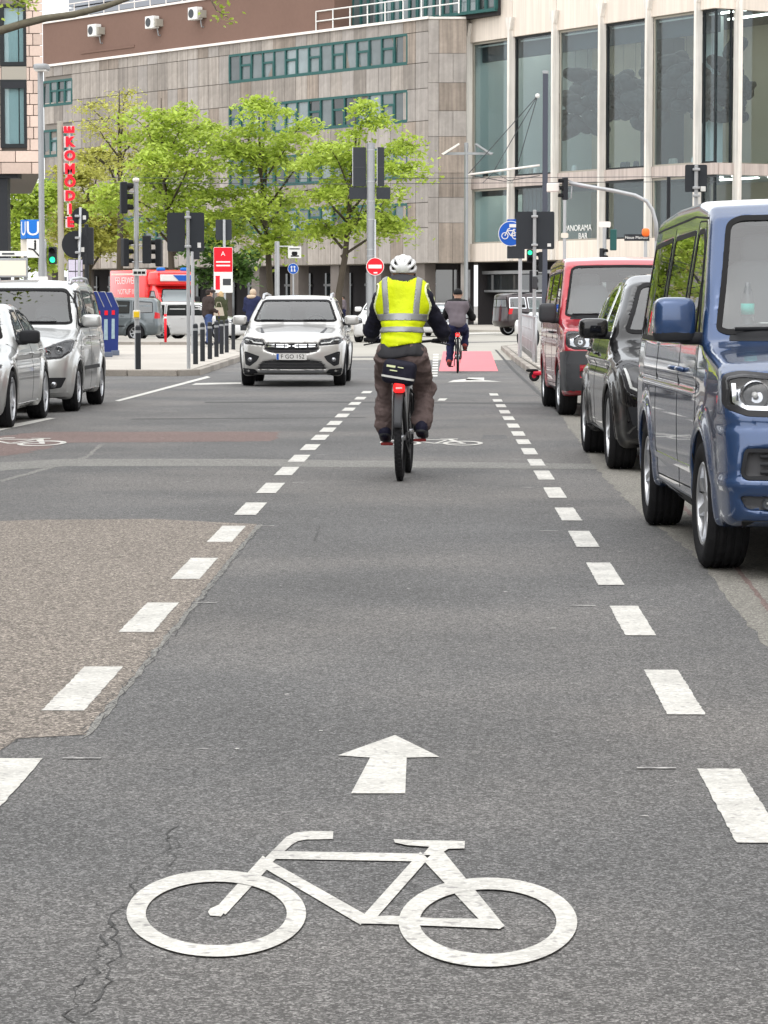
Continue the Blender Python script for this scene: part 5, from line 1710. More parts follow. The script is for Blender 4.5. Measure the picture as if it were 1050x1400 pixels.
# black crossover parked right between the vans
BLK = dict(W=0.93, fa=0.9, ra=3.62, rw=0.355, flare=0.03, bow=0.3, gap=0.045,
    sil=[(0.22, 0.22), (0.06, 0.26), (0.0, 0.42), (0.0, 0.62), (0.03, 0.78), (0.14, 0.90), (0.4, 0.98), (0.9, 1.07), (1.15, 1.14), (1.5, 1.38), (1.95, 1.62), (2.3, 1.69), (2.8, 1.70), (3.6, 1.63), (4.2, 1.45), (4.5, 1.2), (4.6, 0.95), (4.62, 0.6), (4.55, 0.32), (4.4, 0.25)],
    plan=PLAN, sect=[(0.22, 0.95), (0.35, 0.985), (0.6, 1.0), (0.9, 0.99), (1.05, 0.955), (1.25, 0.88), (1.5, 0.77), (1.7, 0.68)],
    extra=shoulder(0.92, 0.8, 0.02), cav=(1.2, 4.3, 0.85),
    ws=[(0.0, 1.165), (0.69, 1.155), (0.75, 1.18), (0.59, 1.57), (0.52, 1.605), (0.0, 1.62)],
    side=[[(1.50, 1.115), (2.45, 1.12), (2.48, 1.585), (2.2, 1.58), (1.85, 1.42)], [(2.56, 1.12), (3.4, 1.15), (3.36, 1.50), (2.9, 1.575), (2.58, 1.585)], [(3.48, 1.16), (4.0, 1.23), (3.75, 1.42), (3.46, 1.485)]],
    lamp=[(0.50, 0.72), (0.74, 0.66), (0.82, 0.70), (0.86, 0.90), (0.80, 0.925), (0.55, 0.85)], bulbs=[(0.60, 0.79, 0.04), (0.70, 0.79, 0.04)], drl=[(0.53, 0.83), (0.56, 0.72), (0.72, 0.685), (0.80, 0.72), (0.835, 0.88)],
    grilles=[round_poly([(-0.42, 0.45), (0.42, 0.45), (0.40, 0.70), (-0.40, 0.70)], 0.03)], fogs=[[(0.56, 0.36), (0.78, 0.40), (0.82, 0.56), (0.62, 0.54)]], slatmat='chrome',
    joints=[[(1.3, 0.35), (1.31, 0.8), (1.42, 1.1)], [(2.52, 0.33), (2.53, 1.1)], [(3.2, 0.65), (3.42, 1.1)]], sill=[(1.3, 0.27), (3.2, 0.27)], handles=[(2.36, 0.97), (3.3, 0.99)],
    mirror=(1.62, 1.20, (0.09, 0.13, 0.09)), style='five', rim=0.72, tw=0.235, seats=[(2.3, 2), (3.2, 3)], sz=0.75, sh=1.35, seal='chrome', liprad=0.02)
blk, _ = make_car('crossover_car', 'glossy black crossover parked between the blue van and the red van', 'car_black', BLK, 0.028)
put_by_wheel(blk, 1.43, 24.6, 0.9, 0.93, R(1.5))
# ---------------------------------------------------------------- cars across the junction
def far_spec(H, L, W=0.88, kind='mpv'):
    sx, sz = L / 4.4, H / 1.66
    d = dict(CAD)
    def q(p): return [(a * sx, b * sz) for a, b in p]
    base = dict(CAD if kind == 'mpv' else (SAL if kind == 'saloon' else BLK))
    if kind == 'saloon': sx, sz = L / 4.62, H / 1.435
    elif kind == 'suv': sx, sz = L / 4.62, H / 1.70
    else: sx, sz = L / 4.4, H / 1.75
    s = dict(base)
    s['sil'] = q(base['sil'])
    s['plan'] = [(a * sx, b) for a, b in base['plan']]
    s['sect'] = [(a * sz, b) for a, b in base['sect']]
    s['ws'] = [(a * W / base['W'], b * sz) for a, b in base['ws']]
    s['side'] = [q(p) for p in base['side']]
    s['lamp'] = [(a * W / base['W'], b * sz) for a, b in base['lamp']]
    s['joints'] = [q(p) for p in base['joints']]
    s['fa'], s['ra'] = base['fa'] * sx, base['ra'] * sx
    s['W'] = W
    s['extra'] = None
    s['mirror'] = (base['mirror'][0] * sx, base['mirror'][1] * sz, base['mirror'][2])
    s['handles'] = q(base['handles'])
    for k in ('grilles', 'fogs', 'front_trim', 'drl', 'rub', 'sill', 'rear', 'tail', 'tail_side', 'rails', 'front_trim2'): s.pop(k, None)
    s['front_trim'] = [('grille', 'black_plastic', [(-0.45, 0.42 * sz), (0.45, 0.42 * sz), (0.45, 0.66 * sz), (-0.45, 0.66 * sz)])]
    return s
S = far_spec(1.66, 4.4)
S['tail_side'] = [(4.12, 0.85), (4.32, 0.85), (4.3, 1.05), (4.14, 1.1)]
S['rub'] = [(1.25, 0.56), (3.0, 0.56)]
S['handles'] = [(2.0, 0.95), (2.9, 0.95)]
g1, _ = make_car('people_carrier', 'dark grey people carrier seen side-on behind the blue recycling containers', 'car_grey', S, 0.05, detail=1)
p = at(222, 440, 109)
place(g1, p.x - 4.4, 109.5, 0.0)
S = far_spec(1.5, 4.2)
w1, _ = make_car('hatchback_car', 'white hatchback beyond the bollards behind the talking pedestrians', 'car_white', S, 0.05, detail=1)
p = at(336, 440, 113)
place(w1, p.x, p.y, pi - R(18))
S = far_spec(1.45, 4.4, 0.88, 'saloon')
w2, _ = make_car('saloon_car', 'dark-roofed silver saloon half hidden behind the champagne crossover', 'car_silver', S, 0.055, detail=1)
p = at(486, 440, 118)
place(w2, p.x - 0.4, p.y, pi - R(30))
S = far_spec(1.72, 4.4, 0.9, 'suv')
w3, _ = make_car('crossover_car', 'white crossover facing us left of the yellow vest', 'car_white', S, 0.05, detail=1)
p = at(512, 440, 104)
place(w3, p.x, p.y, pi / 2 - R(12))
S = far_spec(1.46, 4.5, 0.88, 'saloon')
w4, _ = make_car('saloon_car', 'white saloon with green-tinted screen between the two cyclists', 'car_white', S, 0.055, detail=1)
p = at(590, 440, 122)
place(w4, p.x, p.y, R(80))
S = far_spec(1.9, 4.5, 0.92, 'suv')
S['sil'] = [(0.22, 0.3), (0.05, 0.4), (0.0, 0.6), (0.03, 0.9), (0.2, 1.05), (1.1, 1.12), (1.3, 1.18), (1.75, 1.65), (2.1, 1.82), (3.0, 1.9), (4.2, 1.88), (4.45, 1.8), (4.5, 1.2), (4.55, 0.6), (4.45, 0.4)]
S['side'] = [[(1.6, 1.2), (2.5, 1.2), (2.5, 1.68), (1.95, 1.65)], [(2.6, 1.2), (3.4, 1.2), (3.4, 1.7), (2.6, 1.7)], [(3.5, 1.2), (4.3, 1.22), (4.25, 1.68), (3.5, 1.7)]]
S['tail'] = [(0.72, 0.95), (0.82, 0.95), (0.8, 1.2), (0.73, 1.2)]
S['rear'] = [(0.62, 1.25), (0.56, 1.62)]
S['rails'] = [(2.0, 0.6), (2.2, 0.6), (3.2, 0.6), (4.1, 0.6)]
s1, _ = make_car('off_road_car', 'dark maroon off-road car across the junction near the bicycle sign', 'car_maroon', S, 0.055, detail=1)
p = at(680, 440, 127)
place(s1, p.x + 4.5 * math.cos(R(28)), p.y + 4.5 * math.sin(R(28)), pi + R(28))
# ---------------------------------------------------------------- red fire service van
def fire_van():
    v = thing('ambulance_van', 'red fire service ambulance with box body at the crossing left', 'van')
    sil = [(0.2, 0.32), (0.05, 0.36), (0.0, 0.5), (0.02, 0.8), (0.1, 1.05), (0.35, 1.2), (0.85, 1.35), (1.1, 1.62), (1.5, 2.1), (1.8, 2.3), (2.3, 2.35), (2.3, 0.32)]
    B = Body(sil, [(-0.1, 0.66), (0, 0.76), (0.15, 0.9), (0.5, 0.98), (1, 1), (2.4, 1)], [(0.3, 0.97), (0.6, 1), (1.1, 0.99), (1.5, 0.94), (2.3, 0.84)], 1.0, 0.2, 0.04, 0.09, [(0.95, 0.36, 0.43)], 0.02)
    B.mesh(0.05, ['fire_red', 'cabin'], v)
    B.window('windscreen', v, round_poly([(-0.8, 1.4), (0.8, 1.4), (0.7, 2.08), (-0.7, 2.08)], 0.05), 'front', 'opaque_screen', 0.05)
    for mi in MR:
        B.window('side_window', v, round_poly([(1.05, 1.3), (2.05, 1.3), (2.05, 2.0), (1.6, 2.0)], 0.05), 'side', 'opaque_glass', 0.04, mi)
        B.panel('headlight', 'lamp_inner', v, round_poly([(0.55, 0.85), (0.82, 0.88), (0.86, 1.08), (0.6, 1.02)], 0.03), 'front', 0.006, mirror=mi)
        B.strip('side_stripe', 'offwhite', v, [(0.4, 0.85), (2.2, 0.85)], 0.14, 'side', 0.004, mi)
    B.panel('bumper', 'black_plastic', v, round_poly([(-0.85, 0.4), (0.85, 0.4), (0.87, 0.72), (-0.87, 0.72)], 0.04), 'front', 0.01)
    B.panel('grille', 'black_plastic', v, round_poly([(-0.45, 0.82), (0.45, 0.82), (0.5, 1.05), (-0.5, 1.05)], 0.03), 'front', 0.01)
    mirror_pair(v, 1.35, 0.98, 1.55, (0.1, 0.14, 0.2), 'black_plastic')
    box = MB().box((2.2, -1.06, 0.5), (5.9, 1.06, 2.95), 0.07).build('box_body', 'fire_red', v, 40)
    MB().box((2.6, -1.066, 0.62), (5.7, -1.0, 0.8)).build('stripe', 'offwhite', box)
    MB().box((2.6, 1.0, 2.72), (5.7, 1.066, 2.8)).build('stripe', 'offwhite', box)
    for sgn in (1, -1):
        Mt = Matrix(((-sgn, 0, 0, 4.05), (0, 0, sgn, sgn * 1.066), (0, 1, 0, 2.45), (0, 0, 0, 1)))
        text('lettering', 'FEUERWEHR', 0.44, 'sign_white', box, Mt, 0.004)
        Mt = Matrix(((-sgn, 0, 0, 4.05), (0, 0, sgn, sgn * 1.066), (0, 1, 0, 1.95), (0, 0, 0, 1)))
        text('lettering', 'NOTRUF 112', 0.34, 'sign_white', box, Mt, 0.004)
    hood = MB().blob((2.0, 0, 2.55), (0.9, 0.98, 0.36), 0.35, 20, 8).build('roof_fairing', 'fire_red', v, 40)
    MB().box((1.07, -0.8, 2.42), (1.2, 0.8, 2.72), 0.03).build('roof_panel', 'sign_white', hood)
    MB().prism([(-0.8, 2.44), (-0.1, 2.44), (0.2, 2.7), (-0.8, 2.7)], 1.05, 1.069, 'x').build('roof_stripe', 'sign_blue', hood)
    for sgn in (1, -1): MB().blob((1.5, sgn * 0.6, 2.95), (0.14, 0.2, 0.1), 0.6, 12, 6).build('beacon', 'u_blue', v, True)
    for ax in (0.95, 4.6):
        for sgn in (1, -1): wheel(v, ax, sgn * 0.93, 0.36, 0.36, 0.22, sgn, 'steel', 'alloy', 0.62)
    return v
fv = fire_van()
p = at(257, 440, 128)
place(fv, p.x, p.y, pi - R(58))
# ------------------------------------------------------------------ trees
def leaves_mesh(name, pts, size, mat, parent, rs, flat=0.55, droop=0.0):
    pts = np.asarray(pts)
    n = len(pts)
    nr = rs.normal(size=(n, 3)) * np.array([flat, flat, 0.35]) + np.array([0, 0, 1.0])
    nr /= np.linalg.norm(nr, axis=1)[:, None]
    t = rs.normal(size=(n, 3))
    u = np.cross(nr, t)
    u /= np.linalg.norm(u, axis=1)[:, None]
    w_ = np.cross(nr, u)
    s = size * rs.uniform(0.6, 1.25, n)[:, None]
    tip = pts + u * s
    V = np.stack([pts - u * s * 0.6, pts + w_ * s * 0.42 - nr * s * 0.06, tip - nr * s * 0.12, pts - w_ * s * 0.42 - nr * s * 0.06], 1).reshape(-1, 3)
    Fc = np.arange(4 * n).reshape(n, 4)
    return mesh_obj(name, V, Fc, mat, parent)
def tree(label, loc, top, half, bottom, mat, nl, seed, leaf=0.2, group=None, trunk_r=0.17, limbs=9, spray=34, spread=0.62, lean=(0, 0), gap=0.0, bark='bark', name='street_tree', nsub=7):
    t = thing(name, label, 'tree', loc, 0.0, group)
    rs = np.random.RandomState(seed)
    m = MB()
    cz = (top + bottom) / 2
    hz = (top - bottom) / 2
    tp = [(0, 0, -0.1), (0.05, 0, bottom * 0.5), (0.1 + lean[0] * 0.3, lean[1] * 0.3, bottom), (lean[0] * 0.7, lean[1] * 0.7, bottom + hz * 0.8), (lean[0], lean[1], top - hz * 0.5), (lean[0], lean[1], top - 0.1 * hz)]
    m.tube(tp, [trunk_r * 1.15, trunk_r, trunk_r * 0.85, trunk_r * 0.55, trunk_r * 0.3, 0.02], 9)
    ends = []
    for k in range(limbs):
        fr = (k + 0.5) / limbs
        zst = bottom * 0.92 + fr * hz * 1.25
        a = k * 2.4 + rs.uniform(-0.4, 0.4)
        ez = cz + hz * (-0.7 + 1.5 * fr) + rs.uniform(-0.2, 0.2) * hz
        rad = half * math.sqrt(max(0.12, 1 - ((ez - cz) / hz) ** 2)) * rs.uniform(0.75, 1.02)
        st = Vector((0.1 + lean[0] * fr, lean[1] * fr, zst))
        en = Vector((lean[0] + rad * math.cos(a), lean[1] + rad * math.sin(a), ez))
        mid = st.lerp(en, 0.5) + Vector((0, 0, 0.1 * half)) + Vector(rs.normal(size=3) * 0.06 * half)
        P = [st, st.lerp(mid, 0.55), mid, mid.lerp(en, 0.5) + Vector((0, 0, 0.05 * half)), en]
        r0 = trunk_r * (0.5 - 0.25 * fr)
        m.tube(P, [r0, r0 * 0.8, r0 * 0.6, r0 * 0.38, 0.012], 6)
        ends.append(en)
        for q in range(nsub):
            f_ = rs.uniform(0.3, 1.0)
            i = min(3, int(f_ * 4))
            s_ = P[i].lerp(P[i + 1], f_ * 4 - i)
            d = Vector((rs.normal(), rs.normal(), rs.normal() * 0.45 + 0.12)).normalized() * half * rs.uniform(0.22, 0.5)
            e_ = s_ + d
            q2 = ((e_.x - lean[0]) / half) ** 2 + ((e_.y - lean[1]) / half) ** 2 + ((e_.z - cz) / hz) ** 2
            if q2 > 1.15: e_ = s_ + d * 0.45
            m.tube([s_, s_.lerp(e_, 0.5) + Vector((0, 0, 0.04 * half)), e_], [r0 * 0.32, r0 * 0.22, 0.008], 5)
            ends += [e_, s_.lerp(e_, 0.6)]
    m.build('trunk', bark, t, True, fix=False)
    ends = np.array([tuple(e) for e in ends])
    if gap: ends = ends[rs.rand(len(ends)) > gap]
    per = max(1, nl // len(ends))
    P = np.repeat(ends, per, 0)
    k = spread * half * 0.26
    off = rs.normal(size=(len(P), 3)) * np.array([k, k, k * 0.26])
    P = P + off
    P[:, 2] -= 0.18 * (off[:, 0] ** 2 + off[:, 1] ** 2) / max(k, 0.1)
    leaves_mesh('crown', P, leaf, mat, t, rs)
    return t
def tree_px(label, tx, Y, ytop, xl, xr, ybot, mat, nl, seed, **k):
    b = at(tx, VPY, Y)
    s = Y / F
    half = (xr - xl) / 2 * s
    cx = ((xl + xr) / 2 - tx) * s
    return tree(label, (b.x, Y, 0.1), HC + (VPY - ytop) * s, half, HC + (VPY - ybot) * s, mat, nl, seed, lean=(cx, 0), **k)
G = 'trees in front of the stone office block'
tree_px('bright green spring tree left of the two square sign backs', 235, 140, 128, 122, 322, 350, 'leaf_green', 11000, 1, leaf=0.19, group=G, limbs=11, gap=0.1, nsub=5, spread=0.55)
tree_px('bright green spring tree with forked trunk behind the champagne crossover', 368, 142, 132, 258, 452, 348, 'leaf_green', 11000, 2, leaf=0.19, group=G, limbs=11, gap=0.1, nsub=5, spread=0.55)
tree_px('bright green spring tree nearest the thick grey pole', 462, 138, 146, 395, 578, 352, 'leaf_green', 9500, 3, leaf=0.19, group=G, limbs=11, gap=0.1, nsub=5, spread=0.55)
tree_px('thinly leaved olive tree above the red vertical letters', 163, 150, 122, 95, 235, 262, 'leaf_young', 3600, 4, leaf=0.14, group=G, gap=0.25, limbs=12, nsub=9)
tree_px('dense olive tree behind the blue underground sign', 118, 158, 205, 55, 190, 375, 'leaf_young', 12000, 5, leaf=0.19, group=G)
tree_px('green tree seen under the arcade at the left edge', 22, 150, 225, -50, 85, 380, 'leaf_green', 10000, 6, leaf=0.19, group=G)
tree_px('low dark green bushy tree behind the fire service ambulance', 300, 152, 300, 250, 350, 395, 'leaf_dark', 3000, 7, leaf=0.24, group=G)
# street trees on the left pavement: their trunks stand outside the picture, one branch reaches in
tr = thing('street_tree', 'street tree whose bare bough crosses the top left corner', 'tree', (-8.2, 27.5, 0.12))
m = MB()
m.tube([(0, 0, -0.1), (0.05, 0, 2.0), (0.0, 0.05, 3.4), (-0.1, 0.1, 6.0), (0.0, 0.0, 9.0)], [0.17, 0.15, 0.14, 0.1, 0.03], 10)
def rel(px, py, Y): return at(px, py, Y) - Vector((-8.2, 27.5, 0.12))
bp = [(0.0, 0.05, 3.2), rel(-120, 70, 28.6), rel(-40, 52, 29.2), rel(0, 42, 29.6), rel(30, 33, 29.8), rel(62, 25, 30), rel(100, 20, 30.2), rel(140, 10, 30.4), rel(172, -1, 30.6), rel(215, -18, 31), rel(290, -30, 31.6)]
m.tube(bp, [0.09, 0.06, 0.048, 0.043, 0.041, 0.038, 0.036, 0.033, 0.027, 0.02, 0.01], 9)
tw = [[rel(290, -30, 31.6), rel(286, -5, 31.6), rel(296, 14, 31.6), rel(312, 24, 31.6)], [rel(0, 42, 29.6), rel(-20, 10, 29.7), rel(10, -8, 29.8)], [rel(10, -8, 29.8), rel(30, 4, 29.8), rel(44, 0, 29.8)]]
for t_ in tw: m.tube(t_, [0.012, 0.009, 0.007, 0.004][:len(t_)], 6)
m.build('trunk', 'branch_bark', tr, True, fix=False)
rs = np.random.RandomState(9)
L_ = []
for a, b, n, k in ((rel(296, 14, 31.6), rel(316, 28, 31.6), 26, 0.05), (rel(284, -8, 31.6), rel(296, 12, 31.6), 10, 0.03), (rel(8, -6, 29.8), rel(46, 2, 29.8), 60, 0.05), (rel(20, 2, 29.8), rel(34, 10, 29.8), 24, 0.035), (rel(-60, -10, 29.5), rel(10, -5, 29.6), 60, 0.08)):
    for i in range(n): L_.append(np.array(a.lerp(b, rs.rand())) + rs.normal(size=3) * k)
for q in range(40):
    c = np.array((rs.uniform(-3.5, 1.8), rs.uniform(-4, 3), rs.uniform(5.2, 9)))
    for i in range(14): L_.append(c + rs.normal(size=3) * 0.25)
leaves_mesh('crown', L_, 0.05, 'leaf_green', tr, rs)
m = MB()
for q in range(26):
    a = rs.uniform(0, 6.28)
    z0 = rs.uniform(4, 8)
    e = Vector((math.cos(a) * rs.uniform(1.5, 4), math.sin(a) * rs.uniform(1.5, 4), z0 + rs.uniform(0.3, 2)))
    if e.x > 2.2 and e.y > -2: continue
    m.tube([(0, 0, z0 - 0.4), Vector((0, 0, z0)).lerp(e, 0.5) + Vector((0, 0, 0.3)), e], [0.05, 0.03, 0.01], 6)
m.build('bough', 'branch_bark', tr, True, fix=False)
for k, (y, sd_) in enumerate(((14, 21), (40, 22), (2, 23))):
    tree(('first', 'second', 'third')[k] + ' half-bare street tree on the left pavement, out of frame', (-9.6, y, 0.12), 10.5, 3.2, 4.2, 'leaf_green', 1500, sd_, leaf=0.12, group='street trees on the left pavement', limbs=12, gap=0.2, nsub=8)
# ------------------------------------------------------------------ people and bicycles
M('skin', (0.5, 0.3, 0.22), 0.55)
M('hair_blond', (0.5, 0.36, 0.2), 0.7)
M('hair_dark', (0.03, 0.025, 0.02), 0.7)
M('hivis', (0.6, 0.7, 0.004), 0.6, var=0.2, vs=9, bump=0.015, bs=10)
M('reflective', (0.27, 0.28, 0.28), 0.4, metal=0.3)
M('reflective_light', (0.62, 0.62, 0.6), 0.5)
M('piping', (0.75, 0.8, 0.5), 0.6)
M('jacket_navy', (0.018, 0.018, 0.03), 0.6, spec=0.1, fine=0.2, fs=40, bump=0.02, bs=12)
M('jacket_grey', (0.05, 0.05, 0.055), 0.8, spec=0.1, var=0.15, vs=9)
M('trousers_brown', (0.14, 0.105, 0.1), 0.85, spec=0.1, var=0.3, vs=9, fine=0.2, fs=30, bump=0.02, bs=14)
M('jeans', (0.05, 0.08, 0.19), 0.85, var=0.15, vs=8)
M('dark_jeans', (0.022, 0.024, 0.06), 0.85, spec=0.1, var=0.15, vs=8)
M('vest_mauve', (0.13, 0.11, 0.125), 0.8, var=0.15, vs=9)
M('jacket_brown', (0.045, 0.034, 0.032), 0.8, spec=0.1)
M('coat_olive', (0.05, 0.055, 0.03), 0.85, spec=0.1)
M('bag_beige', (0.4, 0.35, 0.28), 0.7)
M('fur', (0.45, 0.36, 0.27), 0.9)
M('navy', (0.02, 0.024, 0.06), 0.8, spec=0.1)
M('shoe', (0.018, 0.018, 0.035), 0.6, spec=0.1)
M('shoe_red', (0.3, 0.05, 0.04), 0.6)
M('bike_frame', (0.02, 0.02, 0.022), 0.3)
M('bike_red', (0.25, 0.02, 0.02), 0.3)
M('helmet_white', (0.75, 0.76, 0.77), 0.35)
M('red_lens', (0.8, 0.02, 0.02), 0.25, emit=0.5)
def sdf_mesh(name, fn, lo, hi, h, mat, parent, smooth=True):
    V, Q = surfnet(fn, lo, hi, h)
    return mesh_obj(name, V, Q, mat, parent, smooth)
def union(P, caps, k):
    d = None
    for c in caps:
        e = capsule(P, *c) if len(c) == 4 else ellip(P, c[0], c[1])
        d = e if d is None else smin(d, e, k)
    return d
def bbox(caps, pad):
    pts = []
    for c in caps:
        if len(c) == 4:
            for p, r in ((c[0], c[2]), (c[1], c[3])): pts += [np.array(p) - r, np.array(p) + r]
        else: pts += [np.array(c[0]) - np.array(c[1]), np.array(c[0]) + np.array(c[1])]
    pts = np.array(pts)
    return pts.min(0) - pad, pts.max(0) + pad
def lerp3(a, b, t): return tuple(a[i] + (b[i] - a[i]) * t for i in range(3))
def hand(parent, c, mat, fwd=(0, 1, 0), grip=True, sgn=1, k=1.0):
    # palm, four curled fingers of different length and a thumb leaving the side of the palm
    m = MB()
    c = Vector(c)
    m.blob(c, (0.042 * k, 0.048 * k, 0.026 * k), 0.75, 12, 8)
    for i, (dx, l) in enumerate(((-0.03, 0.062), (-0.01, 0.072), (0.01, 0.068), (0.03, 0.052))):
        b = c + Vector((dx * k, 0.04 * k, 0.006))
        if grip: pts = [b, b + Vector((0, l * 0.5, 0.004)) * k, b + Vector((0, l * 0.75, -0.024)) * k, b + Vector((0, l * 0.35, -0.045)) * k]
        else: pts = [b + Vector((0, -0.02, -0.02)), b + Vector((0, 0.0, -0.055)) * k, b + Vector((0, 0.012, -0.055 - l * 0.6)) * k, b + Vector((0, 0.0, -0.06 - l)) * k]
        m.tube(pts, [0.010 * k, 0.0095 * k, 0.009 * k, 0.007 * k], 7)
    t = c + Vector((-sgn * 0.038 * k, 0.0, -0.004))
    m.tube([t, t + Vector((-sgn * 0.018, 0.026, -0.012)) * k, t + Vector((-sgn * 0.006, 0.055, -0.022)) * k], [0.012 * k, 0.011 * k, 0.008 * k], 7)
    return m.build('hand', mat, parent, True, fix=False)
def person(name, label, loc, rz, J, h, cloth, sc=1.0, group=None, hat=None, hair=None, head_dir=(0, 1), grips=(True, True), gloves='skin', extras=None):
    r_ = thing(name, label, 'person', loc, rz, group)
    # ---- one continuous body; clothes go over it
    jk = {k: tuple(v) for k, v in J.items()}
    pel, che, nek, hd = jk['pelvis'], jk['chest'], jk['neck'], jk['head']
    body = [(pel, che, 0.10, 0.11), (che, nek, 0.09, 0.055), (nek, lerp3(nek, hd, 0.6), 0.052, 0.055), (hd, (0.078, 0.096, 0.118))]
    for s in 'LR':
        sh, el, ha = jk['sh' + s], jk['el' + s], jk['ha' + s]
        body += [(lerp3(che, sh, 0.4), sh, 0.06, 0.05), (sh, el, 0.042, 0.034), (el, ha, 0.034, 0.024)]
        hp, kn, an, to = jk['hip' + s], jk['kn' + s], jk['an' + s], jk['to' + s]
        body += [(hp, kn, 0.07, 0.05), (kn, an, 0.048, 0.032), (an, to, 0.03, 0.024)]
    fx, fy = head_dir
    nose = (hd[0] + fx * 0.1, hd[1] + fy * 0.1, hd[2] - 0.01)
    body.append(((hd[0] + fx * 0.082, hd[1] + fy * 0.085, hd[2] + 0.02), nose, 0.014, 0.016))
    body.append(((hd[0] + fx * 0.06, hd[1] + fy * 0.06, hd[2] - 0.075), (hd[0] + fx * 0.075, hd[1] + fy * 0.075, hd[2] - 0.085), 0.03, 0.022))
    for s in (-1, 1):
        e = (hd[0] + s * fy * 0.08, hd[1] - s * fx * 0.08, hd[2] - 0.005)
        body.append((e, (e[0], e[1], e[2] + 0.03), 0.016, 0.018))
    lo, hi = bbox(body, 0.05)
    sdf_mesh('body', lambda P: union(P, body, 0.03), lo, hi, max(h, 0.016), 'skin', r_)
    for s in (-1, 1):
        e = (hd[0] + fx * 0.088 + s * fy * 0.032, hd[1] + fy * 0.088 - s * fx * 0.032, hd[2] + 0.015)
        MB().blob(e, (0.012, 0.012, 0.008), 1.0, 8, 6).build('eye', 'black', r_, True)
    # ---- trousers
    tr = [((pel[0] - 0.04, pel[1], pel[2] - 0.02), (pel[0] + 0.04, pel[1], pel[2] - 0.02), 0.125, 0.125)]
    tl = cloth.get('leg', (0.098, 0.075, 0.068))
    for s in 'LR':
        hp, kn, an = jk['hip' + s], jk['kn' + s], jk['an' + s]
        tr += [(hp, kn, tl[0], tl[1]), (kn, lerp3(kn, an, 0.93), tl[1], tl[2])]
    cut = cloth.get('hem', 0.0)
    def ftr(P):
        d = union(P, tr, 0.05) + 0.012 * wob(P, 20, 3) + 0.016 * wob(P * np.array([0.6, 0.6, 1.7]), 36, 4) + 0.006 * wob(P, 70, 5)
        return d
    lo, hi = bbox(tr, 0.03)
    sdf_mesh('trousers', ftr, lo, hi, h, cloth['legs'], r_)
    # ---- jacket
    jr = cloth.get('jr', 1.0)
    ja = [(lerp3(pel, che, -0.05 if cloth.get('long') else 0.1), che, 0.155 * jr, 0.165 * jr), (che, lerp3(che, nek, 0.8), 0.15 * jr, 0.09 * jr), (lerp3(che, jk['shL'], 0.75), lerp3(che, jk['shR'], 0.75), 0.12 * jr, 0.12 * jr)]
    if cloth.get('long'): ja.append((pel, (pel[0], pel[1], pel[2] - 0.18), 0.16 * jr, 0.17 * jr))
    if cloth.get('hood'): ja.append(((nek[0], nek[1] - 0.05, nek[2] - 0.01), (0.12, 0.095, 0.07)))
    arms = []
    for s in 'LR':
        sh, el, ha = jk['sh' + s], jk['el' + s], jk['ha' + s]
        arms += [(sh, el, 0.085 * jr, 0.07 * jr), (el, lerp3(el, ha, 0.9), 0.068 * jr, 0.046 * jr)]
    def torso(P):
        Q = P.copy()
        return union(Q, ja, 0.08)
    def fja(P):
        d = smin(torso(P), union(P, arms, 0.04), 0.05)
        return d + 0.010 * wob(P, 24, 5) + 0.007 * wob(P, 48, 6)
    lo, hi = bbox(ja + arms, 0.03)
    sdf_mesh('jacket', fja, lo, hi, h, cloth['top'], r_)
    # ---- shoes
    for s in 'LR':
        an, to = Vector(jk['an' + s]), Vector(jk['to' + s])
        d = (to - an)
        d.z = 0
        d = d.normalized()
        heel = an - d * 0.05
        sh_ = [((heel.x, heel.y, min(an.z, to.z + 0.05) - 0.0), tuple(to), 0.05, 0.045), (tuple(an), tuple(lerp3(tuple(an), tuple(to), 0.35)), 0.056, 0.05)]
        lo, hi = bbox(sh_, 0.03)
        so = sdf_mesh('shoe', lambda P: union(P, sh_, 0.03), lo, hi, max(h, 0.012), cloth.get('shoe', 'shoe'), r_)
        c_ = (heel + to) / 2
        a_ = math.atan2(d.y, d.x)
        m = MB()
        m.blob((0, 0, 0), ((to - heel).length / 2 + 0.05, 0.05, 0.018), 0.6, 16, 6, Matrix.Translation((c_.x, c_.y, min(an.z, to.z + 0.05) - 0.05)) @ Matrix.Rotation(a_, 4, 'Z') @ Matrix.Rotation(-math.atan2(to.z - min(an.z, to.z + 0.05), (to - heel).length), 4, 'Y'))
        m.build('sole', 'grey_plastic', so, True)
    hand(r_, jk['haL'], gloves, grip=grips[0], sgn=-1)
    hand(r_, jk['haR'], gloves, grip=grips[1], sgn=1)
    if hair: 
        hc = [((hd[0] - fx * 0.02, hd[1] - fy * 0.02, hd[2] + 0.03), (0.092, 0.108, 0.105))]
        if hair[1]: hc.append(((hd[0] - fx * 0.05, hd[1] - fy * 0.05, hd[2]), (hd[0] - fx * 0.06, hd[1] - fy * 0.06, hd[2] - hair[1]), 0.08, 0.07))
        lo, hi = bbox(hc, 0.03)
        def fh(P):
            d = union(P, hc, 0.04)
            cutp = (P[:, 0] - hd[0]) * fx + (P[:, 1] - hd[1]) * fy - 0.055 + 0.45 * np.maximum(0, -(P[:, 2] - hd[2] - 0.03)) * 1.2
            return np.maximum(d, cutp)
        sdf_mesh('hair', fh, lo, hi, max(h, 0.012), hair[0], r_)
    return r_, torso, jk
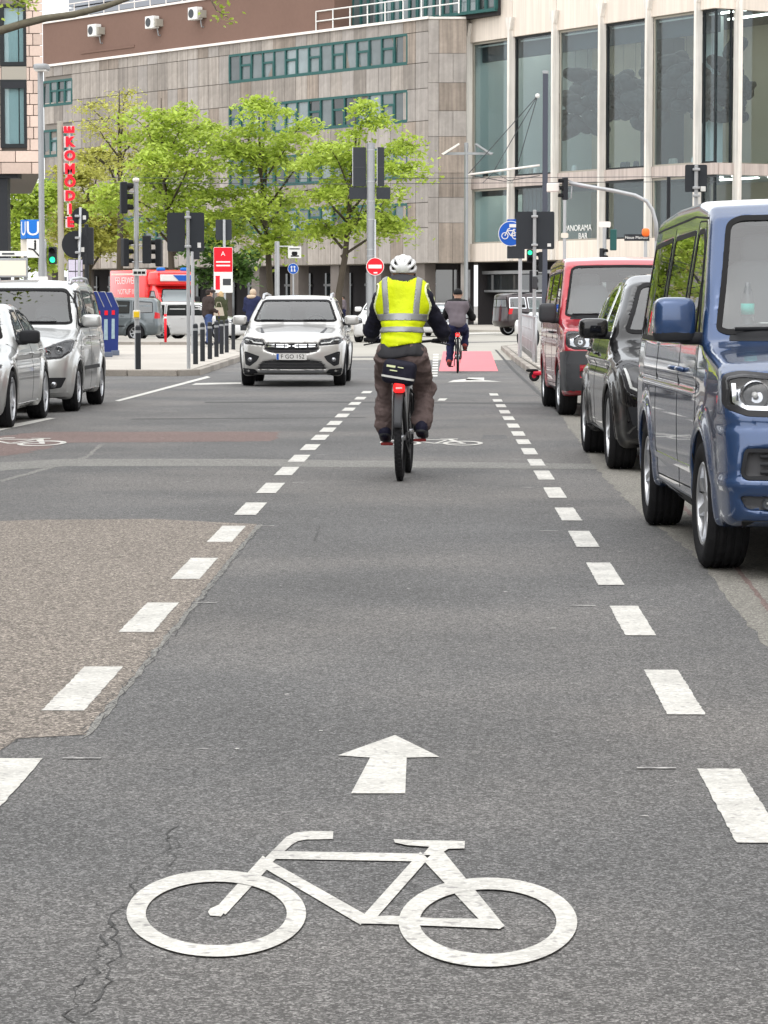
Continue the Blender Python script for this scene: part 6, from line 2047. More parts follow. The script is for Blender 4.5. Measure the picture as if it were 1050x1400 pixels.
def bike(name, label, loc, rz, frame='bike_frame', fat=0.026, bag=True, fender=True, sh=0.98):
    b = thing(name, label, 'bicycle', loc, rz)
    RWL, WB = 0.345, 1.13
    rc, fc = Vector((0, 0, RWL)), Vector((0, WB, RWL))
    bb = Vector((0, 0.45, 0.29))
    st = Vector((0, 0.20, sh - 0.09))
    hdt, hdb = Vector((0, 0.93, 0.99)), Vector((0, 0.99, 0.76))
    for c in (rc, fc):
        w_ = bpy.data.objects.new('wheel', None)
        link(w_, b)
        w_.location = c
        m = MB()
        Mx = Matrix.Rotation(pi / 2, 4, 'Y')
        m.lathe([(RWL - fat + fat * math.cos(t), fat * 0.95 * math.sin(t)) for t in [2 * pi * i / 12 for i in range(12)]], 56, Mx, True)
        for k in range(56):                                  # tread knobs
            for s in (-1, 1):
                a = 2 * pi * (k + 0.25 * s) / 56
                M2 = Matrix.Rotation(a, 4, 'X') @ Matrix.Translation((s * fat * 0.42, 0, RWL - 0.003))
                m.box((-fat * 0.3, -0.008, -0.004), (fat * 0.3, 0.008, 0.0045), 0, M2)
        m.build('tyre', 'rubber', w_, 50)
        m = MB()
        m.lathe([(RWL - 2 * fat + 0.004, -0.012), (RWL - 2 * fat + 0.004, 0.012), (RWL - 2 * fat - 0.016, 0.01), (RWL - 2 * fat - 0.016, -0.01)], 40, Mx, True)
        m.build('rim', 'alloy_dark', w_, 40)
        m = MB()
        for k in range(24):
            a = 2 * pi * k / 24
            m.tube([(0.025 if k % 2 else -0.025, 0.02 * math.cos(a), 0.02 * math.sin(a)), (0, (RWL - 2 * fat - 0.01) * math.cos(a + 0.2), (RWL - 2 * fat - 0.01) * math.sin(a + 0.2))], 0.0015, 4, False)
        m.build('spokes', 'galv', w_)
        MB().lathe([(0.0, -0.05), (0.02, -0.05), (0.022, 0.0), (0.02, 0.05), (0.0, 0.05)], 12, Mx).build('hub', 'alloy', w_, True)
    m = MB()
    m.tube([bb, st], 0.017, 8)
    m.tube([st + Vector((0, -0.01, -0.1)), hdt + Vector((0, 0.01, -0.05))], 0.016, 8)
    m.tube([bb, hdb], 0.024, 8)
    m.tube([hdb, hdt], 0.019, 8)
    for s in (-1, 1):
        m.tube([bb + Vector((s * 0.03, 0, 0)), rc + Vector((s * 0.06, 0, 0))], 0.01, 6)
        m.tube([st + Vector((0, 0, -0.12)), rc + Vector((s * 0.06, 0, 0))], 0.009, 6)
    m.build('frame', frame, b, True)
    m = MB()
    m.tube([hdb, hdb + Vector((0, 0.015, -0.06))], 0.02, 8)
    for s in (-1, 1): m.tube([hdb + Vector((s * 0.02, 0.01, -0.05)), hdb + Vector((s * 0.055, 0.02, -0.09)), fc + Vector((s * 0.055, 0, 0))], 0.013, 8)
    m.build('fork', frame, b, True)
    m = MB()
    m.tube([hdt, hdt + Vector((0, -0.02, 0.06)), hdt + Vector((0, 0.05, 0.1))], 0.014, 8)
    m.tube([hdt + Vector((-0.33, -0.10, 0.13)), hdt + Vector((-0.2, 0.02, 0.12)), hdt + Vector((0, 0.05, 0.1)), hdt + Vector((0.2, 0.02, 0.12)), hdt + Vector((0.33, -0.10, 0.13))], 0.012, 8)
    hb = m.build('handlebar', 'bike_frame', b, True)
    for s in (-1, 1):
        MB().tube([hdt + Vector((s * 0.22, 0.0, 0.121)), hdt + Vector((s * 0.345, -0.11, 0.131))], 0.018, 8).build('grip', 'rubber', hb, True)
        MB().tube([hdt + Vector((s * 0.2, 0.06, 0.11)), hdt + Vector((s * 0.28, 0.05, 0.1)), hdt + Vector((s * 0.36, 0.0, 0.085))], 0.007, 6).build('brake_lever', 'bike_frame', hb, True)
    m = MB()
    m.blob((0, 0.12, sh - 0.01), (0.085, 0.1, 0.035), 0.75, 16, 8)
    m.blob((0, 0.26, sh), (0.03, 0.1, 0.025), 0.75, 12, 6)
    m.tube([st, (0, 0.17, sh - 0.03)], 0.014, 8)
    m.build('saddle', 'black', b, True)
    m = MB()
    m.lathe([(0.095, -0.004), (0.095, 0.004), (0.07, 0.004), (0.07, -0.004)], 30, Matrix.Translation(bb + Vector((0.05, 0, 0))) @ Matrix.Rotation(pi / 2, 4, 'Y'), True)
    m.tube([bb + Vector((-0.07, 0, 0)), bb + Vector((0.07, 0, 0))], 0.02, 10)
    ch = [(0.05, bb.y + 0.09 * math.sin(t), bb.z + 0.09 * math.cos(t)) for t in [pi * i / 8 for i in range(9)]] + [(0.05, -0.04 * math.sin(t), RWL - 0.04 * math.cos(t)) for t in [pi * i / 6 for i in range(7)]]
    m.tube(ch + [ch[0]], 0.005, 5, False)
    m.build('chainring', 'alloy_dark', b, 40)
    if fender:
        m = MB()
        v, f = [], []
        for i in range(15):
            t = R(60 + 105 * i / 14)
            rr = RWL + 0.03
            for s, d in ((-1, 0.008), (-0.6, 0.0), (0.6, 0.0), (1, 0.008)):
                v.append((s * 0.034, rr * math.cos(t) * (1 - d), RWL + rr * math.sin(t) * (1 - d)))
        for i in range(14):
            for j in range(3): f.append((i * 4 + j, i * 4 + j + 1, i * 4 + j + 5, i * 4 + j + 4))
        m.add(v, f)
        o = m.build('mudguard', 'grey_plastic', b, True, False)
        sm = o.modifiers.new('s', 'SOLIDIFY')
        sm.thickness = 0.004
        for s in (-1, 1): MB().tube([(s * 0.065, 0, RWL), (s * 0.05, -0.12, 0.72), (s * 0.03, -0.1, 0.8)], 0.005, 6).build('stay', 'galv', b, True)
    m = MB()
    lz = 0.75 if fender else sh - 0.14
    ly = -0.13 if fender else 0.03
    m.blob((0, ly, lz), (0.047, 0.025, 0.042), 0.5, 14, 8)
    rl = m.build('rear_light', 'red_lens', b, True)
    MB().box((-0.025, ly - 0.03, lz - 0.008), (0.025, ly - 0.02, lz + 0.004)).build('light_strip', 'white', rl)
    if bag:
        Mb = Matrix.Translation((-0.005, -0.02, 0.87)) @ Matrix.Rotation(R(9), 4, 'Y')
        m = MB()
        m.blob((0, 0, 0), (0.135, 0.15, 0.1), 0.42, 22, 14, Mb)
        o = m.build('saddle_bag', 'jacket_navy', b, 60)
        m = MB()
        v, f = [], []
        for i in range(13):
            a = R(-155 + 130 * i / 12)
            sp = lambda t: math.copysign(abs(t) ** 0.42, t)
            x_, y_ = 0.138 * sp(math.cos(a)), 0.155 * sp(math.sin(a))
            for z_ in (-0.048, -0.032): v.append(Mb @ Vector((x_, y_, z_)))
        m.add(v, [(2 * i, 2 * i + 2, 2 * i + 3, 2 * i + 1) for i in range(12)])
        m.build('reflective_stripe', 'reflective_light', o, False, False)
        MB().box((-0.1, -0.1545, 0.035), (-0.03, -0.151, 0.052), 0, Mb).build('logo_patch', 'piping', o)
        MB().box((-0.01, -0.1545, 0.04), (0.035, -0.151, 0.048), 0, Mb).build('logo_patch', 'piping', o)
        MB().box((-0.07, -0.1545, 0.008), (-0.01, -0.151, 0.016), 0, Mb).build('logo_patch', 'piping', o)
        m = MB()
        for s in (-1, 1): m.tube([(s * 0.055, 0.05, 0.8), (s * 0.055, -0.14, 0.78)], 0.006, 6)
        for s in (-1, 1): m.tube([(s * 0.055, -0.1, 0.78), (s * 0.062, 0, RWL + 0.02)], 0.005, 6)
        m.build('rack', 'galv', b, True)
    return b, bb
def pedals(b, bb, ang, pmat='bike_red'):
    out = []
    for s, a in ((1, ang), (-1, ang + pi)):
        e = bb + Vector((s * 0.075, 0.17 * math.cos(a), 0.17 * math.sin(a)))
        m = MB()
        m.tube([bb + Vector((s * 0.07, 0, 0)), e], 0.011, 8)
        c = m.build('crank', 'alloy_dark', b, True)
        MB().box((min(s * 0.02, s * 0.12), -0.045, -0.012), (max(s * 0.02, s * 0.12), 0.045, 0.012), 0.006, Matrix.Translation(e)).build('pedal', pmat, c)
        out.append(e + Vector((s * 0.07, 0, 0.012)))
    return out
# ---- near cyclist
g0 = gp(547, 657)
RZ = R(-2.6)
b1, bb = bike('bicycle', 'dark city bicycle with red rear light ridden by the yellow-vested cyclist', (g0.x, g0.y, 0), RZ, fat=0.031)
pr, pl = pedals(b1, bb, R(172))
J = dict(pelvis=(0.0, 0.10, 1.05), chest=(0.01, 0.30, 1.38), neck=(0.0, 0.36, 1.57), head=(0.0, 0.42, 1.68),
         shL=(-0.165, 0.31, 1.455), elL=(-0.265, 0.50, 1.20), haL=(-0.285, 0.84, 1.135), shR=(0.17, 0.31, 1.455), elR=(0.315, 0.50, 1.20), haR=(0.31, 0.84, 1.135),
         hipL=(-0.105, 0.10, 1.00), knL=(-0.15, 0.56, 0.84), anL=(pl.x - 0.015, pl.y - 0.03, pl.z + 0.10), toL=(pl.x - 0.015, pl.y + 0.09, pl.z + 0.04),
         hipR=(0.105, 0.10, 1.00), knR=(0.175, 0.47, 0.72), anR=(pr.x + 0.015, pr.y - 0.05, pr.z + 0.13), toR=(pr.x + 0.02, pr.y + 0.09, pr.z + 0.04))
rider, torso, jk = person('person', 'cyclist in yellow high-visibility vest and white helmet, seen from behind', (g0.x, g0.y, 0), RZ, J, 0.0115,
    dict(legs='trousers_brown', top='jacket_navy', hood=True, leg=(0.108, 0.085, 0.078), jr=0.88), gloves='shoe')
# high-visibility vest over the jacket
def tors2(P): return torso(P) - 0.004
ja_arms = [(jk['shL'], jk['elL'], 0.0, 0.0)]
def vest(P, off=0.028, z0=1.085, z1=1.64):
    d = torso(P) - off + 0.010 * wob(P, 20, 8) + 0.012 * wob(P * np.array([0.4, 0.4, 1.8]), 30, 9) * sstep(1.32, 1.2, P[:, 2])
    x, y, z = P[:, 0], P[:, 1], P[:, 2]
    d = np.maximum(d, np.maximum(z0 + 0.02 * np.sin(x * 9) - z, z - z1))
    arm = np.minimum(capsule(P, (-0.235, 0.28, 1.50), (-0.245, 0.30, 1.34), 0.078, 0.06), capsule(P, (0.24, 0.28, 1.50), (0.25, 0.30, 1.34), 0.078, 0.06))
    d = np.maximum(d, -arm)
    nk = ellip(P, (0.0, 0.34, 1.64), (0.12, 0.17, 0.12))
    return np.maximum(d, -nk)
vo = sdf_mesh('safety_vest', vest, (-0.32, -0.15, 1.03), (0.32, 0.6, 1.68), 0.0105, 'hivis', rider)
def band_fn(mask):
    def f(P): return np.maximum(vest(P, 0.033), mask(P))
    return f
sdf_mesh('reflective_band', band_fn(lambda P: np.abs(P[:, 2] - 1.315 + 0.25 * P[:, 0] ** 2) - 0.028), (-0.32, -0.15, 1.24), (0.32, 0.6, 1.4), 0.008, 'reflective', vo)
sdf_mesh('reflective_band', band_fn(lambda P: np.abs(P[:, 2] - 1.215 + 0.3 * P[:, 0] ** 2) - 0.022), (-0.32, -0.15, 1.15), (0.32, 0.6, 1.27), 0.008, 'reflective', vo)
for s in (-1, 1):
    sdf_mesh('reflective_band', band_fn(lambda P: np.maximum(np.abs(P[:, 0] * s - 0.132 + 0.012 * np.cos((P[:, 2] - 1.3) * 8)) - 0.024, 1.335 - P[:, 2])), (-0.32, -0.15, 1.3), (0.32, 0.6, 1.66), 0.008, 'reflective', vo)
    def edge(P):
        arm = capsule(P, (s * 0.237, 0.28, 1.50), (s * 0.247, 0.30, 1.34), 0.078, 0.06)
        return np.maximum(vest(P, 0.034), arm - 0.014)
    sdf_mesh('vest_piping', edge, (-0.36, -0.05, 1.2), (0.36, 0.6, 1.66), 0.008, 'piping', vo)
sdf_mesh('jacket_hem', lambda P: smax(ellip(P, (0.0, 0.10, 1.0), (0.205, 0.155, 0.18)) + 0.012 * wob(P, 26, 12), np.maximum(0.985 + 0.012 * np.sin(P[:, 0] * 18) - P[:, 2], P[:, 2] - 1.13), 0.03), (-0.3, -0.2, 0.93), (0.3, 0.5, 1.15), 0.011, 'jacket_grey', rider)
hc = jk['head']
sdf_mesh('hood', lambda P: np.maximum(ellip(P, (0, 0.34, 1.575), (0.145, 0.125, 0.085)) + 0.008 * wob(P, 30, 14), -ellip(P, (0, 0.44, 1.66), (0.09, 0.10, 0.09))), (-0.2, 0.15, 1.45), (0.2, 0.52, 1.7), 0.01, 'jacket_grey', rider)
def helmet(P, off=0.0):
    d = ellip(P, (hc[0], hc[1] + 0.005, hc[2] + 0.035), (0.112 + off, 0.142 + off, 0.105 + off))
    # rim rises at the nape
    rim = hc[2] - 0.012 + 0.10 * np.maximum(0, 0.03 - np.abs(P[:, 0])) * (P[:, 1] < hc[1]) * 8 * 0.02
    return np.maximum(d, rim - P[:, 2])
slots = []
H0 = np.array((hc[0], hc[1], hc[2]))
for s in (-1, 1):
    slots += [((s * 0.012, -0.16, 0.055), (s * 0.045, -0.08, 0.135), 0.011, 0.016), ((s * 0.045, -0.15, 0.035), (s * 0.088, -0.06, 0.10), 0.012, 0.016), ((s * 0.06, -0.13, 0.0), (s * 0.12, -0.03, 0.045), 0.011, 0.017),
              ((s * 0.035, -0.05, 0.15), (s * 0.03, 0.1, 0.13), 0.014, 0.016), ((s * 0.085, -0.03, 0.12), (s * 0.075, 0.1, 0.1), 0.013, 0.015), ((s * 0.118, 0.0, 0.06), (s * 0.09, 0.12, 0.05), 0.014, 0.014)]
def helm_shell(P):
    d = helmet(P)
    d = np.maximum(d, -helmet(P, -0.016))
    for a, b, ra, rb in slots: d = np.maximum(d, -capsule(P, H0 + np.array(a), H0 + np.array(b), ra * 1.45, rb * 1.35))
    return d
ho = sdf_mesh('helmet', helm_shell, H0 + np.array((-0.16, -0.2, -0.08)), H0 + np.array((0.16, 0.2, 0.2)), 0.007, 'helmet_white', rider)
sdf_mesh('helmet_liner', lambda P: helmet(P, -0.024), H0 + np.array((-0.16, -0.2, -0.08)), H0 + np.array((0.16, 0.2, 0.2)), 0.012, 'black', ho)
# ---- far cyclist
g1_ = gp(625.5, 510)
RZ2 = R(-1.0)
b2, bb2 = bike('bicycle', 'slim bicycle of the far cyclist on the red surface', (g1_.x, g1_.y, 0), RZ2, frame='bike_frame', fat=0.02, bag=False, fender=False, sh=0.92)
pr, pl = pedals(b2, bb2, R(75), 'black_plastic')
J2 = dict(pelvis=(0.0, 0.10, 0.98), chest=(-0.02, 0.26, 1.30), neck=(-0.01, 0.30, 1.48), head=(0.0, 0.34, 1.60),
          shL=(-0.17, 0.26, 1.40), elL=(-0.27, 0.38, 1.15), haL=(-0.30, 0.83, 1.135), shR=(0.16, 0.26, 1.40), elR=(0.30, 0.36, 1.14), haR=(0.31, 0.83, 1.135),
          hipL=(-0.10, 0.10, 0.95), knL=(-0.15, 0.42, 0.58), anL=(pl.x - 0.03, pl.y - 0.05, pl.z + 0.10), toL=(pl.x - 0.03, pl.y + 0.09, pl.z + 0.04),
          hipR=(0.10, 0.10, 0.95), knR=(0.15, 0.52, 0.86), anR=(pr.x, pr.y - 0.04, pr.z + 0.10), toR=(pr.x, pr.y + 0.09, pr.z + 0.04))
far, tor2, jk2 = person('person', 'far cyclist in dark cap and mauve waistcoat on the red surface', (g1_.x, g1_.y, 0), RZ2, J2, 0.02, dict(legs='dark_jeans', top='black', leg=(0.10, 0.08, 0.075), shoe='shoe_red'), gloves='shoe')
sdf_mesh('waistcoat', lambda P: np.maximum(np.maximum(tor2(P) - 0.022 + 0.01 * wob(P, 22, 2), np.maximum(0.93 + 0.25 * np.abs(P[:, 0] - 0.03) - P[:, 2], P[:, 2] - 1.47)), -np.minimum(capsule(P, (-0.235, 0.26, 1.42), (-0.25, 0.3, 1.25), 0.06, 0.05), capsule(P, (0.235, 0.26, 1.42), (0.25, 0.3, 1.25), 0.06, 0.05))), (-0.3, -0.15, 0.85), (0.3, 0.55, 1.5), 0.016, 'vest_mauve', far)
sdf_mesh('cap', lambda P: np.maximum(ellip(P, (0, 0.34, 1.635), (0.095, 0.115, 0.095)), 1.605 - P[:, 2]), (-0.13, 0.2, 1.55), (0.13, 0.5, 1.76), 0.014, 'black', far)
# ---- pedestrians: standing pose, y forward
def stand(wd=0.0, bend=0.0, stride=0.05):
    return dict(pelvis=(0, 0, 0.95), chest=(0, 0.02, 1.28), neck=(0, 0.03, 1.48), head=(0, 0.06, 1.60), shL=(-0.18, 0.02, 1.41), elL=(-0.23, 0.0, 1.13), haL=(-0.20, 0.12 + bend, 0.92 + bend), shR=(0.18, 0.02, 1.41), elR=(0.23, 0.0, 1.13), haR=(0.20, 0.12 + bend, 0.92 + bend),
                hipL=(-0.09, 0, 0.92), knL=(-0.10, 0.03 + stride, 0.5), anL=(-0.10, stride, 0.1), toL=(-0.12, stride + 0.13, 0.05), hipR=(0.09, 0, 0.92), knR=(0.10, 0.03 - stride * 0.3, 0.5), anR=(0.10, -stride, 0.1), toR=(0.12, 0.13 - stride, 0.05))
def pg(px, Y): return (at(px, VPY, Y).x, Y, KH)
a_, _, _ = person('person', 'man in dark jacket, jeans and cap standing by the bollards', pg(284, 88), R(-60), stand(0, 0.12), 0.022, dict(legs='jeans', top='jacket_brown', jr=1.12), hair=('hair_dark', 0), grips=(False, False))
MB().blob((0, 0.10, 1.68), (0.10, 0.16, 0.05), 0.6, 14, 6).build('cap', 'jacket_brown', a_, True)
b_, _, _ = person('person', 'blond woman in olive coat with beige bag facing the man in the cap', pg(303, 90), R(60), stand(0, 0.1), 0.022, dict(legs='dark_jeans', top='coat_olive', jr=1.08, long=True), hair=('hair_blond', 0.2), grips=(False, False))
bg_ = MB().prism([(-0.17, 0.0), (0.17, 0.0), (0.12, 0.26), (-0.12, 0.26)], -0.05, 0.05, 'y').build('handbag', 'bag_beige')
tag(bg_, 'beige handbag held by the blond woman', 'bag')
p = pg(300, 89.6)
bg_.location = (p[0], p[1] - 0.25, KH + 0.92)
MB().tube([(-0.1, 0, 0.25), (-0.05, 0, 0.42), (0.05, 0, 0.42), (0.1, 0, 0.25)], 0.01, 6).build('strap', 'bag_beige', bg_, True)
c_, _, _ = person('person', 'grey-haired person in navy coat with pale hood, behind the champagne crossover', pg(345, 84), R(-25), stand(0, 0.1), 0.022, dict(legs='dark_jeans', top='navy', jr=1.12, long=True), hair=('fur', 0), grips=(False, False))
MB().blob((0, -0.05, 1.5), (0.14, 0.12, 0.06), 0.8, 14, 8).build('hood', 'fur', c_, True)
d_, _, _ = person('person', 'distant pedestrian in grey under the office block, between two trees', (at(470, VPY, 160).x, 160, KH), R(90), stand(0, 0.05, 0.2), 0.04, dict(legs='dark_jeans', top='vest_mauve'), hair=('hair_dark', 0), grips=(False, False))
# ------------------------------------------------------------------ street furniture
M('paper', (0.62, 0.58, 0.7), 0.8, fine=0.25, fs=40, stretch=(1, 1, 3))
M('yellow', (0.75, 0.5, 0.02), 0.5)
M('bin_blue', (0.02, 0.035, 0.16), 0.45, var=0.1)
M('bin_lid', (0.45, 0.45, 0.43), 0.5)
M('bin_base', (0.12, 0.14, 0.19), 0.6)
M('bin_poster', (0.3, 0.4, 0.44), 0.6, var=0.3, vs=12)
M('mast_dark', (0.06, 0.065, 0.085), 0.5)
M('kick_red', (0.55, 0.015, 0.04), 0.35)
def base(px, Y, z=0.0): 
    p = at(px, VPY, Y)
    return (p.x, Y, z)
def zz(py, Y): return at(VPX, py, Y).z
def post(label, px, Y, ytop, r, name='sign_post', cat='post', mat='galv', z=KH, group=None, seg=12):
    t = thing(name, label, cat, base(px, Y, z), 0.0, group)
    h = zz(ytop, Y) - z
    MB().lathe([(0, 0), (r * 1.02, 0), (r, h - 0.01), (r * 0.6, h), (0, h)], seg).build('pole', mat, t, 40)
    return t, h
def rsign(name, w, h, mat, parent, x, z, y=-0.04, th=0.006, rad=0.04):
    return MB().prism(round_poly([(x - w / 2, z - h / 2), (x + w / 2, z - h / 2), (x + w / 2, z + h / 2), (x - w / 2, z + h / 2)], rad, 3), y, y + th, 'y').build(name, mat, parent)
def rdisc(name, r, mat, parent, x, z, y=-0.04, th=0.006):
    return MB().lathe([(0, 0), (r, 0), (r, th), (0, th)], 32, Matrix.Translation((x, y, z)) @ Matrix.Rotation(-pi / 2, 4, 'X')).build(name, mat, parent, 30)
def clamp(parent, z, r):
    MB().box((-r * 1.6, -r * 1.6, z - 0.025), (r * 1.6, r * 1.3, z + 0.025), 0.008).build('clamp', 'galv', parent)
def sticker(parent, x, z, y, w=0.07, h=0.09): MB().box((x - w / 2, y - 0.002, z - h / 2), (x + w / 2, y, z + h / 2)).build('sticker', 'sign_white', parent)
def signal(parent, loc, rz=0.0, n=3, s=1.0, lit=None, mat='anthracite', name='signal_head'):
    o = bpy.data.objects.new(name, None)
    link(o, parent)
    o.location = loc
    o.rotation_euler = (0, 0, rz)
    H_ = 0.3 * n * s
    MB().box((-0.14 * s, -0.05 * s, -H_ / 2), (0.14 * s, 0.14 * s, H_ / 2), 0.02).build('housing', mat, o)
    for k in range(n):
        z = H_ / 2 - 0.15 * s - k * 0.3 * s
        MB().lathe([(0, 0), (0.1 * s, 0), (0.1 * s, 0.01), (0, 0.01)], 18, Matrix.Translation((0, -0.05 * s, z)) @ Matrix.Rotation(pi / 2, 4, 'X')).build('lens', lit[1] if lit and lit[0] == k else 'black', o, 30)
        m = MB()
        v, f = [], []
        for i in range(13):
            t = R(-20 + 220 * i / 12)
            for yy, rr in ((-0.05, 0.115), (-0.22, 0.11)): v.append((rr * s * math.cos(t), yy * s, z + rr * s * math.sin(t)))
        m.add(v, [(2 * i, 2 * i + 2, 2 * i + 3, 2 * i + 1) for i in range(12)])
        m.build('visor', 'black', o, True, False)
    return o
# ---- left: lamp post, letters pole, underground sign
Y = 75
t, h = post('tall grey street lamp left of the red vertical letters', 58, Y, 96, 0.075, 'street_lamp', 'street lamp', 'grey_steel')
m = MB()
m.blob((0.05, -0.1, h + 0.08), (0.2, 0.34, 0.09), 0.5, 18, 8)
m.build('lamp_head', 'grey_steel', t, 40)
MB().box((-0.1, -0.38, h - 0.02), (0.2, 0.1, h + 0.005)).build('lamp_glass', 'white', t)
rsign('plate', 0.29, 0.16, 'sign_white', t, 0.02, zz(382, Y) - KH, -0.1)
Y = 92
t, h = post('brown steel pole carrying the red vertical letters', 84, Y, 165, 0.1, 'letter_pole', 'pole', 'taupe')
k = Y / F
MB().tube([(0.3, -0.02, zz(175, Y) - KH), (0.3, -0.02, zz(312, Y) - KH)], 0.02, 6).build('rod', 'white_trim', t)
for py in (180, 236, 298): MB().tube([(0, 0, zz(py, Y) - KH), (0.3, 0, zz(py, Y) - KH)], 0.025, 6).build('bracket', 'dark_grey', t)
for ch, py, rot in (('E', 177, 90), ('K', 194, 0), ('O', 213, 0), ('M', 231, 0), ('Ö', 249, 0), ('D', 268, 0), ('I', 286, 0), ('E', 304, 0)):
    z_ = zz(py, Y) - KH
    M0 = Matrix.Translation((0.32, -0.06, z_)) @ TXZ @ Matrix.Rotation(R(rot), 4, 'Z')
    text('letter_rim', ch, 0.43, 'sign_white', t, Matrix.Translation((-0.06, 0.1, 0.0)) @ M0, 0.04, bold=0.035)
    text('letter', ch, 0.43, 'neon_red', t, M0, 0.05, bold=0.02)
Y = 88
t = thing('underground_sign', 'blue and white letter U underground sign by the street lamp', 'sign', base(46, Y, KH))
k = Y / F
z0, z1 = zz(326, Y) - KH, zz(300, Y) - KH
MB().box((-9 * k, 0.0, z0), (9 * k, 0.5, z1), 0.02).build('sign_box', 'u_blue', t)
MB().prism([(-9 * k, -0.003), (-9 * k, 0.45), (-19 * k, 0.75), (-19 * k, 0.30)], z0, z1, 'z').build('sign_box', 'u_blue', t)
text('letter', 'U', 0.62, 'sign_white', t, Matrix.Translation((0, -0.004, (z0 + z1) / 2)) @ TXZ @ Matrix.Diagonal((1.05, 1, 1, 1)), 0.003)
ang_ = math.atan2(0.30 + 0.003, -10 * k)
text('letter', 'U', 0.62, 'sign_white', t, Matrix.Translation((-14 * k, 0.148 - 0.008, (z0 + z1) / 2)) @ Matrix.Rotation(math.atan2(-0.303, 10 * k), 4, 'Z') @ TXZ @ Matrix.Diagonal((0.75, 1, 1, 1)), 0.003)
zl = zz(352, Y) - KH
pnl = MB().box((-9 * k, 0.02, zl), (9 * k, 0.4, z0 - 0.01), 0.01).build('pictogram_panel', 'sign_white', t)
MB().tube([(-0.15, 0.01, zl + 0.28), (0.0, 0.01, zl + 0.25), (0.18, 0.01, zl + 0.05)], 0.022, 6).build('stair_symbol', 'black', pnl)
m = MB()
m.blob((0.06, 0.015, zl + 0.5), (0.035, 0.01, 0.04), 1, 8, 6)
m.box((0.03, 0.01, zl + 0.24), (0.09, 0.025, zl + 0.46))
m.build('figure_symbol', 'black', pnl)
MB().box((-19 * k, 0.3, zl), (-9.5 * k, 0.6, z0 - 0.01), 0.01).build('pictogram_panel', 'offwhite', t)
for x in (-12 * k, 7 * k): MB().tube([(x, 0.3, 0), (x, 0.3, zl)], 0.05, 8).build('post', 'grey_steel', t)
Y = 84
t = thing('display_panel', 'pale empty display board with frame above the silver people carrier', 'sign', base(14, Y, KH))
k = Y / F
MB().box((-40 * k, 0, zz(379, Y) - KH), (24 * k, 0.12, zz(353, Y) - KH), 0.02).build('frame', 'grey_steel', t)
MB().box((-38 * k, -0.006, zz(376.5, Y) - KH), (22 * k, 0.0, zz(356, Y) - KH)).build('board', 'offwhite', t)
MB().box((-40 * k, 0.05, zz(350, Y) - KH), (24 * k, 0.14, zz(343, Y) - KH)).build('top_sign', 'sign_white', t)
MB().box((-11 * k, 0.04, zz(348, Y) - KH), (6 * k, 0.049, zz(345.5, Y) - KH)).build('top_sign_text', 'dark_grey', t)
for x in (-30 * k, 20 * k): MB().tube([(x, 0.2, 0), (x, 0.2, zz(343, Y) - KH)], 0.05, 8).build('leg', 'grey_steel', t)
t, h = post('slim post with lit green walking signal by the underground sign', 62, 80, 330, 0.05, 'pedestrian_signal', 'traffic light')
signal(t, (0.22, -0.02, zz(349, 80) - KH), 0.0, 2, 0.8, (1, 'lamp_green'))
# round sign backs on a leaning post
Y = 62
t = thing('sign_post', 'leaning post with two round sign backs left of the traffic light', 'sign', base(107, Y, KH))
k = Y / F
top = zz(283, Y) - KH
MB().tube([(-2 * k, 0, 0), (4 * k, 0, top)], 0.03, 10).build('pole', 'galv', t, True)
d = rdisc('sign_back', 11.5 * k, 'anthracite', t, 3.5 * k, zz(295, Y) - KH, 0.035)
sticker(d, 9 * k, zz(297, Y) - KH, 0.033)
d = rdisc('sign_back', 18.8 * k, 'anthracite', t, -3.5 * k, zz(334, Y) - KH, 0.035)
sticker(d, 1.5 * k, zz(333, Y) - KH, 0.033, 0.05, 0.16)
sticker(d, 6 * k, zz(341, Y) - KH, 0.033, 0.08, 0.1)
for py in (295, 325, 345): clamp(t, zz(py, Y) - KH, 0.035)
m = MB()
pb = MB().box((-13.5 * k, 0.02, zz(388, Y) - KH), (6.5 * k, 0.035, zz(354, Y) - KH)).build('notice_board', 'anthracite', t)
for i in range(2):
    for j in range(2):
        x0 = -13 * k + i * 10 * k
        zt = zz(355 + j * 16.5, Y) - KH
        MB().box((x0, 0.012, zt - 15 * k), (x0 + 9 * k, 0.018, zt)).build('paper_notice', 'paper', pb)
t, h = post('dark signal post behind the leaning sign post', 119, 66, 306, 0.05, 'traffic_light', 'traffic light', 'anthracite')
signal(t, (0.02, 0.1, zz(336, 66) - KH), pi, 3, 0.95)
# main left traffic light pole
Y = 57.2
t, h = post('grey traffic light pole with street name plate beside the recycling containers', 187, Y, 246, 0.048, 'traffic_light', 'traffic light', 'galv')
k = Y / F
MB().blob((0, 0, h), (0.07, 0.07, 0.05), 0.7, 12, 6).build('pole_cap', 'white_trim', t, True)
signal(t, (-15 * k, 0, zz(270, Y) - KH), R(105), 3, 0.7)
signal(t, (-14 * k, 0.0, zz(345, Y) - KH), R(120), 3, 0.62)
signal(t, (14 * k, 0.05, zz(341, Y) - KH), pi, 3, 0.62)
signal(t, (27 * k, 0.3, zz(345, Y) - KH), R(-100), 3, 0.62)
for py in (262, 285, 335, 358): MB().tube([(-14 * k, 0, zz(py, Y) - KH), (14 * k if py > 300 else 0, 0, zz(py, Y) - KH)], 0.014, 6).build('bracket', 'galv', t)
pl_ = MB().box((-5 * k, -0.08, zz(377, Y) - KH), (14 * k, -0.06, zz(368, Y) - KH), 0.004).build('name_plate', 'sign_white', t)
for i in range(3): MB().box((-3.5 * k + i * 5.6 * k, -0.083, zz(374.5, Y) - KH), (1.2 * k + i * 5.6 * k, -0.08, zz(371, Y) - KH)).build('plate_word', 'black', pl_)
